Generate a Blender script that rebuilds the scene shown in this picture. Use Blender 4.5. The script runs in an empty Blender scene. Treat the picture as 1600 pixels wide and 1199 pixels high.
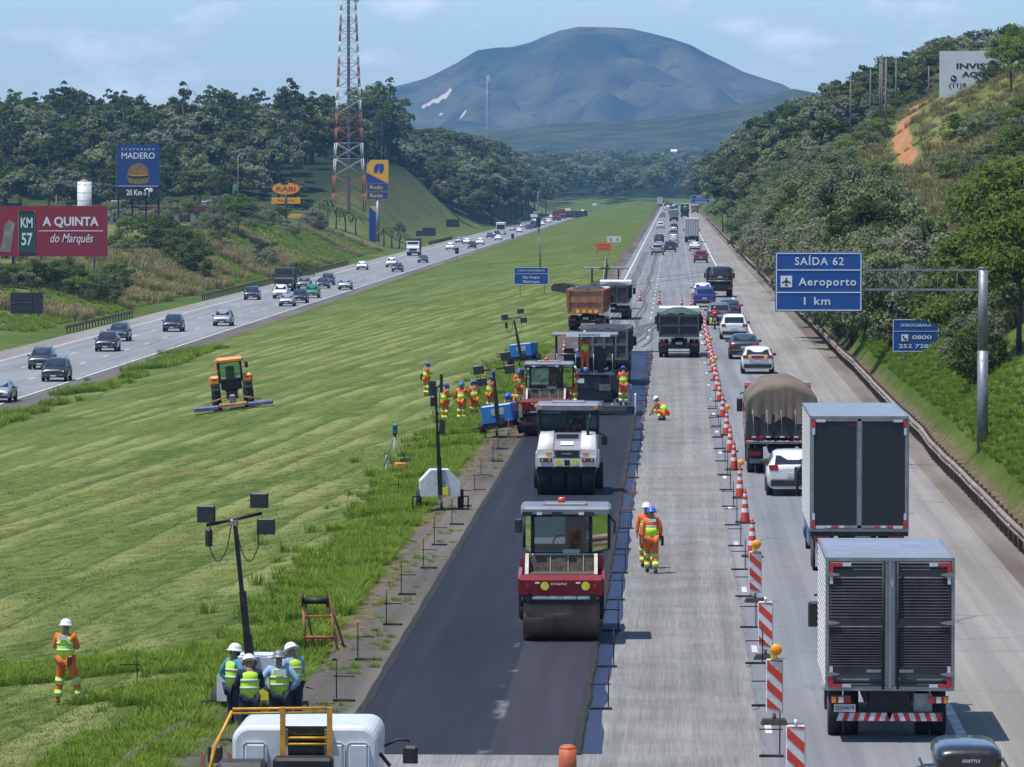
import bpy, bmesh, math, random
import numpy as np
from mathutils import Vector, Matrix
R = math.radians
SC = bpy.context.scene
COL = SC.collection
random.seed(7)
rng = np.random.default_rng(11)

# ------------------------------------------------------------------ camera
CH = 10.3                                   # camera height above the near carriageway
FPX = 7670.0                                # focal length in photo pixels (1600 wide)
TH = math.atan(310.5 / FPX)
PS = math.atan(253.0 / FPX * math.cos(TH))
cam_d = bpy.data.cameras.new('camera')
cam_d.sensor_width = 36.0
cam_d.lens = FPX / 1600.0 * 36.0
cam_d.clip_start = 1.0
cam_d.clip_end = 40000.0
cam = bpy.data.objects.new('camera', cam_d)
COL.objects.link(cam)
cam.location = (0, 0, CH)
cam.rotation_euler = (math.pi / 2 - TH, 0, PS)
SC.camera = cam
_F = Vector((-math.sin(PS) * math.cos(TH), math.cos(PS) * math.cos(TH), -math.sin(TH)))
_R = Vector((math.cos(PS), math.sin(PS), 0))
_U = _R.cross(_F)
def ray(px, py):
    return _F + _R * ((px - 800.0) / FPX) + _U * ((599.5 - py) / FPX)
def GP(px, py, z=0.0):
    """photo pixel -> point on the level plane z"""
    d = ray(px, py); t = (z - CH) / d.z
    return Vector((d.x * t, d.y * t, z))
def PD(px, py, Y):
    """photo pixel -> point at the distance Y down the road"""
    d = ray(px, py); t = Y / d.y
    return Vector((d.x * t, Y, CH + d.z * t))

# ------------------------------------------------------------------ sky and sun
SUN_EL, SUN_AZ = R(71), math.atan2(-0.90, -0.45)       # azimuth measured from +Y towards +X
world = bpy.data.worlds.new('World'); SC.world = world
world.use_nodes = True
wn = world.node_tree.nodes; wl = world.node_tree.links
bg = wn['Background']
sky = wn.new('ShaderNodeTexSky'); sky.sky_type = 'NISHITA'; sky.sun_disc = False
sky.sun_elevation = SUN_EL; sky.sun_rotation = SUN_AZ
sky.air_density = 1.0; sky.dust_density = 0.25; sky.ozone_density = 3.0
tc = wn.new('ShaderNodeTexCoord')
mp = wn.new('ShaderNodeMapping'); mp.inputs['Scale'].default_value = (1.0, 1.0, 2.6)
wl.new(tc.outputs['Generated'], mp.inputs['Vector'])
nz = wn.new('ShaderNodeTexNoise'); nz.inputs['Scale'].default_value = 34.0; nz.inputs['Detail'].default_value = 7.0
nz.inputs['Roughness'].default_value = 0.55
wl.new(mp.outputs['Vector'], nz.inputs['Vector'])
cr = wn.new('ShaderNodeValToRGB'); cr.color_ramp.elements[0].position = 0.54; cr.color_ramp.elements[1].position = 0.71
cr.color_ramp.elements[1].color = (0.75, 0.75, 0.75, 1)
wl.new(nz.outputs['Fac'], cr.inputs['Fac'])
tn = wn.new('ShaderNodeMix'); tn.data_type = 'RGBA'; tn.blend_type = 'MULTIPLY'; tn.inputs[0].default_value = 1.0
tn.inputs[7].default_value = (0.81, 0.95, 1.09, 1)
wl.new(sky.outputs['Color'], tn.inputs[6])
mx = wn.new('ShaderNodeMix'); mx.data_type = 'RGBA'
mx.inputs[7].default_value = (8.2, 8.6, 9.6, 1)
wl.new(cr.outputs['Color'], mx.inputs[0]); wl.new(tn.outputs[2], mx.inputs[6])
wl.new(mx.outputs[2], bg.inputs['Color'])
bg.inputs['Strength'].default_value = 0.125
sd = bpy.data.lights.new('sun', 'SUN'); sd.energy = 4.9; sd.angle = R(0.55); sd.color = (1.0, 0.955, 0.89)
sun = bpy.data.objects.new('sun', sd); COL.objects.link(sun)
_sv = Vector((math.sin(SUN_AZ) * math.cos(SUN_EL), math.cos(SUN_AZ) * math.cos(SUN_EL), math.sin(SUN_EL)))
sun.rotation_euler = _sv.to_track_quat('Z', 'Y').to_euler()
SC.view_settings.view_transform = 'Standard'
SC.view_settings.look = 'None'
SC.view_settings.exposure = 0.22
SC.view_settings.gamma = 1.0
SC.render.engine = 'CYCLES'
SC.cycles.use_denoising = True
SC.cycles.max_bounces = 6
SC.cycles.transparent_max_bounces = 8
SC.cycles.volume_bounces = 1

# ------------------------------------------------------------------ materials
MATS = {}
def mat(name, col, rough=0.6, metal=0.0, var=0.12, scale=3.0, bump=0.0, coat=0.0, col2=None, detail=4.0, spec=0.5):
    """procedural paint / plastic / metal: noise mixes col with a darker or second colour"""
    if name in MATS: return MATS[name]
    m = bpy.data.materials.new(name); m.use_nodes = True
    n, l = m.node_tree.nodes, m.node_tree.links
    b = n['Principled BSDF']
    b.inputs['Roughness'].default_value = rough; b.inputs['Metallic'].default_value = metal
    b.inputs['Specular IOR Level'].default_value = spec
    if coat: b.inputs['Coat Weight'].default_value = coat; b.inputs['Coat Roughness'].default_value = 0.08
    c2 = col2 if col2 else tuple(c * (1 - var * 2) for c in col)
    tcn = n.new('ShaderNodeTexCoord'); ns = n.new('ShaderNodeTexNoise')
    ns.inputs['Scale'].default_value = scale; ns.inputs['Detail'].default_value = detail
    l.new(tcn.outputs['Object'], ns.inputs['Vector'])
    rp = n.new('ShaderNodeValToRGB'); rp.color_ramp.elements[0].position = 0.35; rp.color_ramp.elements[1].position = 0.68
    rp.color_ramp.elements[0].color = (*c2, 1); rp.color_ramp.elements[1].color = (*col, 1)
    l.new(ns.outputs['Fac'], rp.inputs['Fac'])
    # grime: blotches and specks that dull the paint and its gloss
    n2 = n.new('ShaderNodeTexNoise'); n2.inputs['Scale'].default_value = 7.0; n2.inputs['Detail'].default_value = 9.0; n2.inputs['Roughness'].default_value = 0.75
    l.new(tcn.outputs['Object'], n2.inputs['Vector'])
    mr = n.new('ShaderNodeMapRange'); mr.inputs['From Min'].default_value = 0.50; mr.inputs['From Max'].default_value = 0.74; mr.inputs['To Max'].default_value = min(0.65, 0.15 + var * 2.2)
    l.new(n2.outputs['Fac'], mr.inputs['Value'])
    gm = n.new('ShaderNodeMix'); gm.data_type = 'RGBA'; gm.inputs[7].default_value = (0.11, 0.095, 0.08, 1)
    l.new(mr.outputs['Result'], gm.inputs[0]); l.new(rp.outputs['Color'], gm.inputs[6]); l.new(gm.outputs[2], b.inputs['Base Color'])
    ma = n.new('ShaderNodeMath'); ma.operation = 'MULTIPLY_ADD'; ma.inputs[1].default_value = 0.45; ma.inputs[2].default_value = rough; ma.use_clamp = True
    l.new(mr.outputs['Result'], ma.inputs[0]); l.new(ma.outputs[0], b.inputs['Roughness'])
    if bump:
        bp = n.new('ShaderNodeBump'); bp.inputs['Strength'].default_value = bump; bp.inputs['Distance'].default_value = 0.02
        l.new(ns.outputs['Fac'], bp.inputs['Height']); l.new(bp.outputs['Normal'], b.inputs['Normal'])
    MATS[name] = m
    return m
def emit(name, col, s):
    if name in MATS: return MATS[name]
    m = mat(name, col, 0.3); b = m.node_tree.nodes['Principled BSDF']
    b.inputs['Emission Color'].default_value = (*col, 1); b.inputs['Emission Strength'].default_value = s
    return m
def leafmat(name, c1, c2, c3, rand_amt=0.35, trans=0.3):
    m = bpy.data.materials.new(name); m.use_nodes = True
    n, l = m.node_tree.nodes, m.node_tree.links
    n.remove(n['Principled BSDF']); out = n['Material Output']
    g = n.new('ShaderNodeNewGeometry'); oi = n.new('ShaderNodeObjectInfo')
    rp = n.new('ShaderNodeValToRGB'); rp.color_ramp.elements[0].color = (*c1, 1); rp.color_ramp.elements[1].color = (*c3, 1)
    e = rp.color_ramp.elements.new(0.5); e.color = (*c2, 1)
    ad = n.new('ShaderNodeMath'); ad.operation = 'MULTIPLY_ADD'; ad.inputs[1].default_value = rand_amt
    mm = n.new('ShaderNodeMath'); mm.operation = 'MULTIPLY_ADD'; mm.inputs[1].default_value = 1 - rand_amt; mm.inputs[2].default_value = 0
    l.new(oi.outputs['Random'], mm.inputs[0]); l.new(g.outputs['Random Per Island'], ad.inputs[0]); l.new(mm.outputs[0], ad.inputs[2])
    l.new(ad.outputs[0], rp.inputs['Fac'])
    d = n.new('ShaderNodeBsdfDiffuse'); t = n.new('ShaderNodeBsdfTranslucent'); ms = n.new('ShaderNodeMixShader')
    ms.inputs[0].default_value = trans
    l.new(rp.outputs['Color'], d.inputs['Color']); l.new(rp.outputs['Color'], t.inputs['Color'])
    l.new(d.outputs[0], ms.inputs[1]); l.new(t.outputs[0], ms.inputs[2]); l.new(ms.outputs[0], out.inputs['Surface'])
    MATS[name] = m
    return m
def glassmat(name, tint, rough=0.03, alpha=0.35):
    """tinted vehicle glass: mostly see-through with a sharp gloss"""
    if name in MATS: return MATS[name]
    m = bpy.data.materials.new(name); m.use_nodes = True
    n, l = m.node_tree.nodes, m.node_tree.links
    n.remove(n['Principled BSDF']); out = n['Material Output']
    tr = n.new('ShaderNodeBsdfTransparent'); tr.inputs['Color'].default_value = (*tint, 1)
    gl = n.new('ShaderNodeBsdfGlossy'); gl.inputs['Roughness'].default_value = rough; gl.inputs['Color'].default_value = (0.9, 0.95, 1, 1)
    fr = n.new('ShaderNodeFresnel'); fr.inputs['IOR'].default_value = 1.5
    ad = n.new('ShaderNodeMath'); ad.operation = 'ADD'; ad.inputs[1].default_value = 0.05
    ms = n.new('ShaderNodeMixShader')
    l.new(fr.outputs[0], ad.inputs[0]); l.new(ad.outputs[0], ms.inputs[0])
    l.new(tr.outputs[0], ms.inputs[1]); l.new(gl.outputs[0], ms.inputs[2]); l.new(ms.outputs[0], out.inputs['Surface'])
    MATS[name] = m
    return m

# ------------------------------------------------------------------ mesh helpers
class MB:
    def __init__(s): s.v = []; s.f = []; s.sm = []
    def add(s, vs, fs, smooth=False):
        b = len(s.v); s.v += [tuple(p) for p in vs]
        s.f += [tuple(b + i for i in f) for f in fs]; s.sm += [smooth] * len(fs); return s
    def box(s, c, d, rz=0.0, rx=0.0, ry=0.0, taper=1.0, tapery=None):
        x, y, z = d[0] / 2, d[1] / 2, d[2] / 2
        ty = taper if tapery is None else tapery
        p = [(-x, -y, -z), (x, -y, -z), (x, y, -z), (-x, y, -z), (-x * taper, -y * ty, z), (x * taper, -y * ty, z), (x * taper, y * ty, z), (-x * taper, y * ty, z)]
        M = Matrix.Rotation(rz, 3, 'Z') @ Matrix.Rotation(ry, 3, 'Y') @ Matrix.Rotation(rx, 3, 'X')
        c = Vector(c)
        return s.add([c + M @ Vector(q) for q in p], [(0, 3, 2, 1), (4, 5, 6, 7), (0, 1, 5, 4), (1, 2, 6, 5), (2, 3, 7, 6), (3, 0, 4, 7)])
    def bbox(s, c, d, b=0.03, **k):
        """box with chamfered vertical and top edges"""
        x, y, z = d[0] / 2, d[1] / 2, d[2] / 2
        pr = [(-x, -z), (x, -z), (x, z - b), (x - b, z), (-x + b, z), (-x, z - b)]
        M = Matrix.Rotation(k.get('rz', 0), 3, 'Z') @ Matrix.Rotation(k.get('rx', 0), 3, 'X')
        c = Vector(c); vs = []
        for yy, ins in ((-y, b), (-y + b, 0), (y - b, 0), (y, b)):
            for (px, pz) in pr:
                sx = (x - ins) / x; zz = min(pz, z - ins) if pz > 0 else pz
                vs.append(c + M @ Vector((px * sx, yy, zz)))
        fs = []
        for i in range(3):
            for j in range(6):
                a = i * 6 + j; bb = i * 6 + (j + 1) % 6
                fs.append((a, bb, bb + 6, a + 6))
        fs.append(tuple(reversed(range(6)))); fs.append(tuple(range(18, 24)))
        fs = [tuple(reversed(f)) for f in fs]
        return s.add(vs, [tuple(reversed(f)) for f in fs])
    def cyl(s, p0, p1, r0, r1=None, n=12, cap=True, smooth=True):
        r1 = r0 if r1 is None else r1
        p0, p1 = Vector(p0), Vector(p1); ax = (p1 - p0).normalized()
        u = ax.orthogonal().normalized(); w = ax.cross(u)
        vs = []
        for p, r in ((p0, r0), (p1, r1)):
            for i in range(n):
                a = 2 * math.pi * i / n
                vs.append(p + (u * math.cos(a) + w * math.sin(a)) * r)
        s.add(vs, [(i, (i + 1) % n, n + (i + 1) % n, n + i) for i in range(n)], smooth)
        if cap:
            b = len(s.v) - 2 * n
            s.f.append(tuple(b + i for i in reversed(range(n)))); s.f.append(tuple(b + n + i for i in range(n))); s.sm += [False, False]
        return s
    def tube(s, pts, r, n=6):
        pts = [Vector(p) for p in pts]; rings = []
        rr = r if isinstance(r, (list, tuple)) else [r] * len(pts)
        u = None
        for i, p in enumerate(pts):
            t = (pts[min(i + 1, len(pts) - 1)] - pts[max(i - 1, 0)]).normalized()
            if u is None: u = t.orthogonal().normalized()
            u = (u - t * u.dot(t)).normalized(); w = t.cross(u)
            rings.append([p + (u * math.cos(2 * math.pi * k / n) + w * math.sin(2 * math.pi * k / n)) * rr[i] for k in range(n)])
        return s.loft(rings)
    def loft(s, rings, cap=True, smooth=True, closed=True):
        n = len(rings[0]); vs = [p for r in rings for p in r]; fs = []
        for i in range(len(rings) - 1):
            for k in range(n if closed else n - 1):
                fs.append((i * n + k, i * n + (k + 1) % n, (i + 1) * n + (k + 1) % n, (i + 1) * n + k))
        s.add(vs, fs, smooth)
        if cap and closed:
            b = len(s.v) - len(vs)
            s.f.append(tuple(b + k for k in reversed(range(n)))); s.f.append(tuple(b + (len(rings) - 1) * n + k for k in range(n))); s.sm += [False, False]
        return s
    def prism(s, prof, x0, x1, axis='x'):
        """profile of (a,b) pairs extruded: axis x -> (y,z); axis y -> (x,z); axis z -> (x,y)"""
        f = {'x': lambda a, b, t: (t, a, b), 'y': lambda a, b, t: (a, t, b), 'z': lambda a, b, t: (a, b, t)}[axis]
        n = len(prof)
        vs = [f(a, b, x0) for a, b in prof] + [f(a, b, x1) for a, b in prof]
        fs = [(i, (i + 1) % n, n + (i + 1) % n, n + i) for i in range(n)] + [tuple(reversed(range(n))), tuple(range(n, 2 * n))]
        return s.add(vs, fs)
    def sphere(s, c, r, nu=10, nv=6, sc=(1, 1, 1), half=False):
        c = Vector(c); rings = []
        v0 = 0.0 if half else -math.pi / 2
        for j in range(nv + 1):
            a = v0 + (math.pi / 2 - v0) * j / nv
            rr = max(math.cos(a), 0.02)
            rings.append([c + Vector((r * rr * math.cos(2 * math.pi * k / nu) * sc[0], r * rr * math.sin(2 * math.pi * k / nu) * sc[1], r * math.sin(a) * sc[2])) for k in range(nu)])
        return s.loft(rings)
    def mesh(s, name, m=None):
        me = bpy.data.meshes.new(name)
        me.from_pydata([tuple(p) for p in s.v], [], s.f)
        me.polygons.foreach_set('use_smooth', s.sm)
        if m: me.materials.append(m)
        bm = bmesh.new(); bm.from_mesh(me); bmesh.ops.recalc_face_normals(bm, faces=bm.faces); bm.to_mesh(me); bm.free()
        me.update(); return me
    def build(s, name, m=None, parent=None):
        return link(name, s.mesh(name, m), parent)
def link(name, me, parent=None):
    o = bpy.data.objects.new(name, me); COL.objects.link(o)
    if parent is not None: o.parent = parent
    return o
def empty(name, loc=(0, 0, 0), rz=0.0, label=None, cat=None, group=None):
    o = bpy.data.objects.new(name, None); COL.objects.link(o)
    o.empty_display_size = 0.2
    o.location = loc; o.rotation_euler = (0, 0, rz)
    return tag(o, label, cat, group)
def tag(o, label=None, cat=None, group=None, kind=None):
    if label: o['label'] = label
    if cat: o['category'] = cat
    if group: o['group'] = group
    if kind: o['kind'] = kind
    return o
KIDS = {}
def kids(o):
    if o.name not in KIDS: KIDS[o.name] = [c for c in bpy.data.objects if c.parent == o]
    return KIDS[o.name]
def copy_tree(o, parent=None):
    c = o.copy(); COL.objects.link(c)
    if parent is not None: c.parent = parent
    for k in kids(o): copy_tree(k, c)
    return c
def recolor(o, old, new):
    """give one copy its own paint without touching the shared mesh"""
    st = [o]
    while st:
        q = st.pop(); st += [c for c in q.children]
        if q.type == 'MESH':
            for sl in q.material_slots:
                if sl.material == old: sl.link = 'OBJECT'; sl.material = new
LETTERS = []
def lettering(txt, size, loc, m, parent, width=None, name='lettering', bold=0.0, shear=0.0, spacing=1.0, depth=0.004, rz=0.0):
    """text standing upright, facing -Y (back along the road to the viewer); turned into a mesh at the end"""
    cu = bpy.data.curves.new('lettering', 'FONT')
    cu.body = txt; cu.size = size; cu.align_x = 'CENTER'; cu.align_y = 'CENTER'
    cu.offset = bold * size; cu.shear = shear; cu.space_character = spacing; cu.extrude = depth; cu.resolution_u = 3
    ob = bpy.data.objects.new('text_curve', cu); COL.objects.link(ob)
    ob.location = loc; ob.rotation_euler = (math.pi / 2, 0, rz)
    if parent is not None: ob.parent = parent
    LETTERS.append((ob, m, width, name)); return ob
def finish_lettering():
    dg = bpy.context.evaluated_depsgraph_get(); dg.update()
    for ob, m, width, name in LETTERS:
        me = bpy.data.meshes.new_from_object(ob.evaluated_get(dg)); me.name = name
        me.materials.clear(); me.materials.append(m)
        o = link(name, me, ob.parent); o.location = ob.location; o.rotation_euler = ob.rotation_euler
        xs = [v.co.x for v in me.vertices]
        if width and xs and max(xs) > min(xs): o.scale = (width / (max(xs) - min(xs)), 1, 1)
        cu = ob.data; bpy.data.objects.remove(ob); bpy.data.curves.remove(cu)
# ------------------------------------------------------------------ ground
def sst(a, b, x):
    t = np.clip((np.asarray(x, float) - a) / (b - a), 0, 1); return t * t * (3 - 2 * t)
def vnoise(x, y, s, seed=0):
    """smooth value noise, -1..1"""
    x = np.asarray(x, float) / s; y = np.asarray(y, float) / s
    xi = np.floor(x); yi = np.floor(y); fx = x - xi; fy = y - yi
    def h(a, b):
        n = np.sin(a * 127.1 + b * 311.7 + seed * 74.7) * 43758.5453
        return (n - np.floor(n)) * 2 - 1
    fx = fx * fx * (3 - 2 * fx); fy = fy * fy * (3 - 2 * fy)
    return (h(xi, yi) * (1 - fx) + h(xi + 1, yi) * fx) * (1 - fy) + (h(xi, yi + 1) * (1 - fx) + h(xi + 1, yi + 1) * fx) * fy
ZL = -4.1                                     # level of the far carriageway
def Hgt(X, Y):
    X = np.asarray(X, float); Y = np.asarray(Y, float)
    z = np.zeros(np.broadcast(X, Y).shape)
    # median falling to the far carriageway
    t = np.clip((-X - 7.2) / 34.8, 0, 1)
    med = ZL * (0.85 * t + 0.15 * t * t) + 0.10 * vnoise(X, Y, 9, 1) * sst(0.02, 0.1, t) * (1 - sst(0.9, 1, t))
    med = med + sst(900, 2300, Y) * 3.2 * np.exp(-((X + 20) / 11.0) ** 2)
    z = np.where((X < -7.2) & (X > -42), med, z)
    # bank at the near edge: low ditch lip
    z = np.where((X < -7.2) & (X > -9.5) & (Y < 110), z - 0.25 * sst(-7.2, -8.0, X) * (1 - sst(-8.6, -9.4, X)), z)
    z = np.where((X <= -42) & (X >= -58.4), ZL, z)
    # far side of the far carriageway
    u = -X - 58.4
    h1 = np.interp(Y, [0, 480, 620, 760, 930, 1010, 1130, 1220, 1500, 1700, 1950, 2400, 2700], [1.0, 1.2, 2.4, 6.0, 6.5, 4.5, 5.0, 19, 20, 6, 17, 16, 8])
    w1 = np.interp(Y, [0, 700, 1130, 1230, 3000], [16, 14, 14, 24, 26])
    lb = ZL + 0.2 * np.clip(u / 4, 0, 1) + h1 * sst(0, 1, (u - 3) / w1)
    lb = lb + 4 * sst(1080, 1560, Y) * sst(78, 125, -X) * (1 - 0.75 * sst(1750, 2300, Y))
    lb = lb + 1.0 * vnoise(X, Y, 30, 2) * sst(8, 25, u)
    z = np.where(X < -58.4, lb, z)
    # right-hand cutting
    v = X - 10.5
    slope = np.interp(Y, [0, 150, 400, 650, 1000, 3000], [0.55, 0.8, 0.84, 1.0, 0.95, 0.8])
    hm = np.interp(Y, [0, 200, 420, 650, 800, 1000, 1500, 2100, 2700], [5, 9, 18, 38, 37, 28, 26, 16, 8])
    rb = np.clip(slope * v, 0, None)
    rb = hm * (1 - np.exp(-rb / hm * 1.25)) * 1.02
    rb = rb + (9 * sst(1000, 1350, Y) * (1 - 0.85 * sst(1700, 2400, Y)) + 2 * sst(780, 1000, Y)) * sst(26, 78, v)
    rb = rb + 0.5 * vnoise(X, Y, 7, 3) * sst(2, 9, v) + 1.2 * vnoise(X, Y, 24, 4) * sst(6, 20, v)
    rb = rb - 0.28 * np.exp(-((v - 0.4) / 0.35) ** 2)
    z = np.where(X > 10.5, rb, z)
    # country beyond the end of the straight
    far = sst(2750, 3400, Y) * 12 + sst(3600, 5600, Y) * 18 + 4 * vnoise(X, Y, 300, 5) * sst(2900, 3600, Y)
    z = z * (1 - sst(2500, 3000, Y)) + far
    return z
def GZ(x, y): return float(Hgt(x, y))
xs = np.unique(np.concatenate([np.array([-3500, -2400, -1700, -1200, -900, -700, -560]), np.arange(-460, -130, 14.0), np.arange(-130, -64, 3.0), np.arange(-64, -42, 1.4),
     [-58.4, -42.0, -7.2, 10.5], np.arange(-42, -12, 0.9), np.arange(-12, -6.5, 0.4), np.array([-3, 0, 4, 8, 9.6]), np.arange(10.0, 16, 0.4), np.arange(16, 60, 0.9), np.arange(60, 140, 4.0), np.arange(140, 480, 16.0),
     np.array([560, 700, 900, 1200, 1700, 2400, 3500])]))
ys = [40.0]
while ys[-1] < 11500: ys.append(ys[-1] * 1.0125 + 0.15)
ys = np.array(ys)
GX, GY = np.meshgrid(xs, ys)
GZZ = Hgt(GX, GY)
onroad = ((GX > -7.0) & (GX < 10.0) | (GX > -58.0) & (GX < -42.2)) & (GY < 2950)
GZZ = np.where(onroad, GZZ - 0.12, GZZ)
def grid_mesh(name, X, Y, Z, attrs, m, smooth=True):
    nr, nc = X.shape
    me = bpy.data.meshes.new(name)
    co = np.stack([X, Y, Z], -1).reshape(-1, 3)
    idx = np.arange(nr * nc).reshape(nr, nc)
    q = np.stack([idx[:-1, :-1], idx[:-1, 1:], idx[1:, 1:], idx[1:, :-1]], -1).reshape(-1, 4)
    me.vertices.add(len(co)); me.vertices.foreach_set('co', co.ravel())
    me.loops.add(q.size); me.loops.foreach_set('vertex_index', q.ravel().astype(np.int32))
    me.polygons.add(len(q)); me.polygons.foreach_set('loop_start', (np.arange(len(q)) * 4).astype(np.int32))
    me.polygons.foreach_set('use_smooth', np.full(len(q), smooth))
    for k, a in attrs.items():
        at = me.attributes.new(k, 'FLOAT', 'POINT'); at.data.foreach_set('value', np.asarray(a, np.float32).ravel())
    me.update(); me.validate(); me.materials.append(m)
    return me
class NT:
    """tiny node-tree helper"""
    def __init__(s, name):
        s.m = bpy.data.materials.new(name); s.m.use_nodes = True
        s.n, s.l = s.m.node_tree.nodes, s.m.node_tree.links; s.b = s.n['Principled BSDF']
        s.pos = s.n.new('ShaderNodeNewGeometry').outputs['Position']
    def inp(s, sock, v):
        if hasattr(v, 'links'): s.l.new(v, sock)
        elif isinstance(v, tuple) and len(v) == 3 and sock.type == 'RGBA': sock.default_value = (*v, 1)
        else: sock.default_value = v
    def noise(s, scale=(1, 1, 1), freq=1.0, detail=3.0, rough=0.55, dist=0.0, off=(0, 0, 0)):
        mp = s.n.new('ShaderNodeMapping'); mp.inputs['Scale'].default_value = scale; mp.inputs['Location'].default_value = off
        s.l.new(s.pos, mp.inputs['Vector'])
        t = s.n.new('ShaderNodeTexNoise'); t.inputs['Scale'].default_value = freq; t.inputs['Detail'].default_value = detail
        t.inputs['Roughness'].default_value = rough; t.inputs['Distortion'].default_value = dist
        s.l.new(mp.outputs[0], t.inputs['Vector']); return t.outputs['Fac']
    def ramp(s, x, a, b):
        r = s.n.new('ShaderNodeMapRange'); r.interpolation_type = 'SMOOTHSTEP'
        s.inp(r.inputs['Value'], x); r.inputs['From Min'].default_value = a; r.inputs['From Max'].default_value = b
        return r.outputs['Result']
    def mix(s, f, a, b):
        m = s.n.new('ShaderNodeMix'); m.data_type = 'RGBA'
        s.inp(m.inputs[0], f); s.inp(m.inputs[6], a); s.inp(m.inputs[7], b); return m.outputs[2]
    def mul(s, f, a, b):
        m = s.n.new('ShaderNodeMix'); m.data_type = 'RGBA'; m.blend_type = 'MULTIPLY'
        s.inp(m.inputs[0], f); s.inp(m.inputs[6], a); s.inp(m.inputs[7], b); return m.outputs[2]
    def math(s, op, a, b=0.0, c=0.0):
        m = s.n.new('ShaderNodeMath'); m.operation = op
        s.inp(m.inputs[0], a); s.inp(m.inputs[1], b); s.inp(m.inputs[2], c); return m.outputs[0]
    def attr(s, k):
        a = s.n.new('ShaderNodeAttribute'); a.attribute_name = k; return a.outputs['Fac']
    def xyz(s):
        x = s.n.new('ShaderNodeSeparateXYZ'); s.l.new(s.pos, x.inputs[0]); return x.outputs
    def bump(s, h, strength=0.4, dist=0.03):
        b = s.n.new('ShaderNodeBump'); b.inputs['Strength'].default_value = strength; b.inputs['Distance'].default_value = dist
        s.l.new(h, b.inputs['Height']); s.l.new(b.outputs[0], s.b.inputs['Normal'])
    def done(s, col, rough=0.9, spec=0.25):
        s.inp(s.b.inputs['Base Color'], col); s.inp(s.b.inputs['Roughness'], rough); s.b.inputs['Specular IOR Level'].default_value = spec
        return s.m
# grass and soil
N = NT('grass_and_soil')
ox, oy, oz = N.xyz()
fine = N.noise(freq=14, detail=4, rough=0.7)
clump = N.noise(freq=1.6, detail=4)
patch = N.noise((1, 0.5, 1), 0.12, 3)
base = N.mix(N.ramp(clump, 0.3, 0.7), (0.048, 0.084, 0.011), (0.088, 0.136, 0.020))
base = N.mix(N.ramp(patch, 0.35, 0.75), base, (0.125, 0.160, 0.036))
# mowing swaths: streaks of pale cut grass and darker standing grass, running along the slope
def swnoise(su, sv, off, detail=5.0, rough=.6):
    mp = N.n.new('ShaderNodeMapping'); mp.vector_type = 'TEXTURE'
    mp.inputs['Rotation'].default_value = (0, 0, -0.20); mp.inputs['Scale'].default_value = (1 / su, 1 / sv, 1.0); mp.inputs['Location'].default_value = off
    wv = N.n.new('ShaderNodeVectorMath'); wv.operation = 'ADD'
    wn_ = N.n.new('ShaderNodeTexNoise'); wn_.inputs['Scale'].default_value = .035; wn_.inputs['Detail'].default_value = 2
    N.l.new(N.pos, wn_.inputs['Vector'])
    sc_ = N.n.new('ShaderNodeVectorMath'); sc_.operation = 'SCALE'; sc_.inputs['Scale'].default_value = 5.0
    N.l.new(wn_.outputs['Color'], sc_.inputs[0]); N.l.new(N.pos, wv.inputs[0]); N.l.new(sc_.outputs[0], wv.inputs[1]); N.l.new(wv.outputs[0], mp.inputs['Vector'])
    t = N.n.new('ShaderNodeTexNoise'); t.inputs['Scale'].default_value = 1.0; t.inputs['Detail'].default_value = detail; t.inputs['Roughness'].default_value = rough
    N.l.new(mp.outputs[0], t.inputs['Vector']); return t.outputs['Fac']
sb, sc3 = swnoise(2.4, .9, (9, 4, 0), 4), swnoise(.22, .05, (5, 2, 0), 4)
warp = N.math('ADD', N.math('MULTIPLY', N.noise((1, .25, 1), .03, 1), 4.0), N.math('MULTIPLY', N.noise((1, .25, 1), .6, 2), .55))
ss = N.math('ADD', N.math('MULTIPLY_ADD', oy, -.083, N.math('MULTIPLY', ox, .99)), warp)
fr_ = N.math('FRACT', N.math('DIVIDE', ss, 2.1))
pale = N.math('MULTIPLY', N.ramp(fr_, .95, .30), N.ramp(fr_, .0, .10))
fr2 = N.math('FRACT', N.math('DIVIDE', N.math('ADD', ss, N.math('MULTIPLY', N.noise(freq=.11, detail=2), 2.2)), 5.3))
pale2 = N.math('MULTIPLY', N.ramp(fr2, .9, .35), N.ramp(fr2, .0, .12))
brk = N.ramp(N.noise((1, .30, 1), .22, 5), .40, .62)
mw = N.attr('mow')
base = N.mix(N.math('MULTIPLY', N.math('MULTIPLY', pale2, .5), mw), base, (0.150, 0.190, 0.044))
base = N.mix(N.math('MULTIPLY', N.math('MULTIPLY', N.math('MULTIPLY', pale, brk), .85), mw), base, (0.260, 0.275, 0.105))
base = N.mix(N.math('MULTIPLY', N.math('MULTIPLY', N.ramp(fr_, .12, .0), .65), mw), base, (0.040, 0.072, 0.014))
base = N.mix(N.math('MULTIPLY', N.math('MULTIPLY', N.ramp(sb, .50, .68), .45), mw), base, (0.215, 0.225, 0.09))
base = N.mix(N.math('MULTIPLY', N.math('MULTIPLY', N.ramp(sb, .50, .32), .75), mw), base, (0.045, 0.080, 0.015))
base = N.mix(N.math('MULTIPLY', N.math('MULTIPLY', N.ramp(sc3, .60, .72), .6), mw), base, (0.255, 0.185, 0.10))
dryc = N.mix(N.ramp(N.noise(freq=0.5, detail=5), 0.35, 0.65), (0.13, 0.145, 0.045), (0.26, 0.21, 0.10))
base = N.mix(N.math('MULTIPLY', N.attr('dry'), N.ramp(N.noise(freq=0.22, detail=5), 0.3, 0.62)), base, dryc)
soilc = N.mix(N.ramp(N.noise(freq=2.2, detail=5), 0.3, 0.7), (0.10, 0.065, 0.04), (0.20, 0.155, 0.115))
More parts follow.
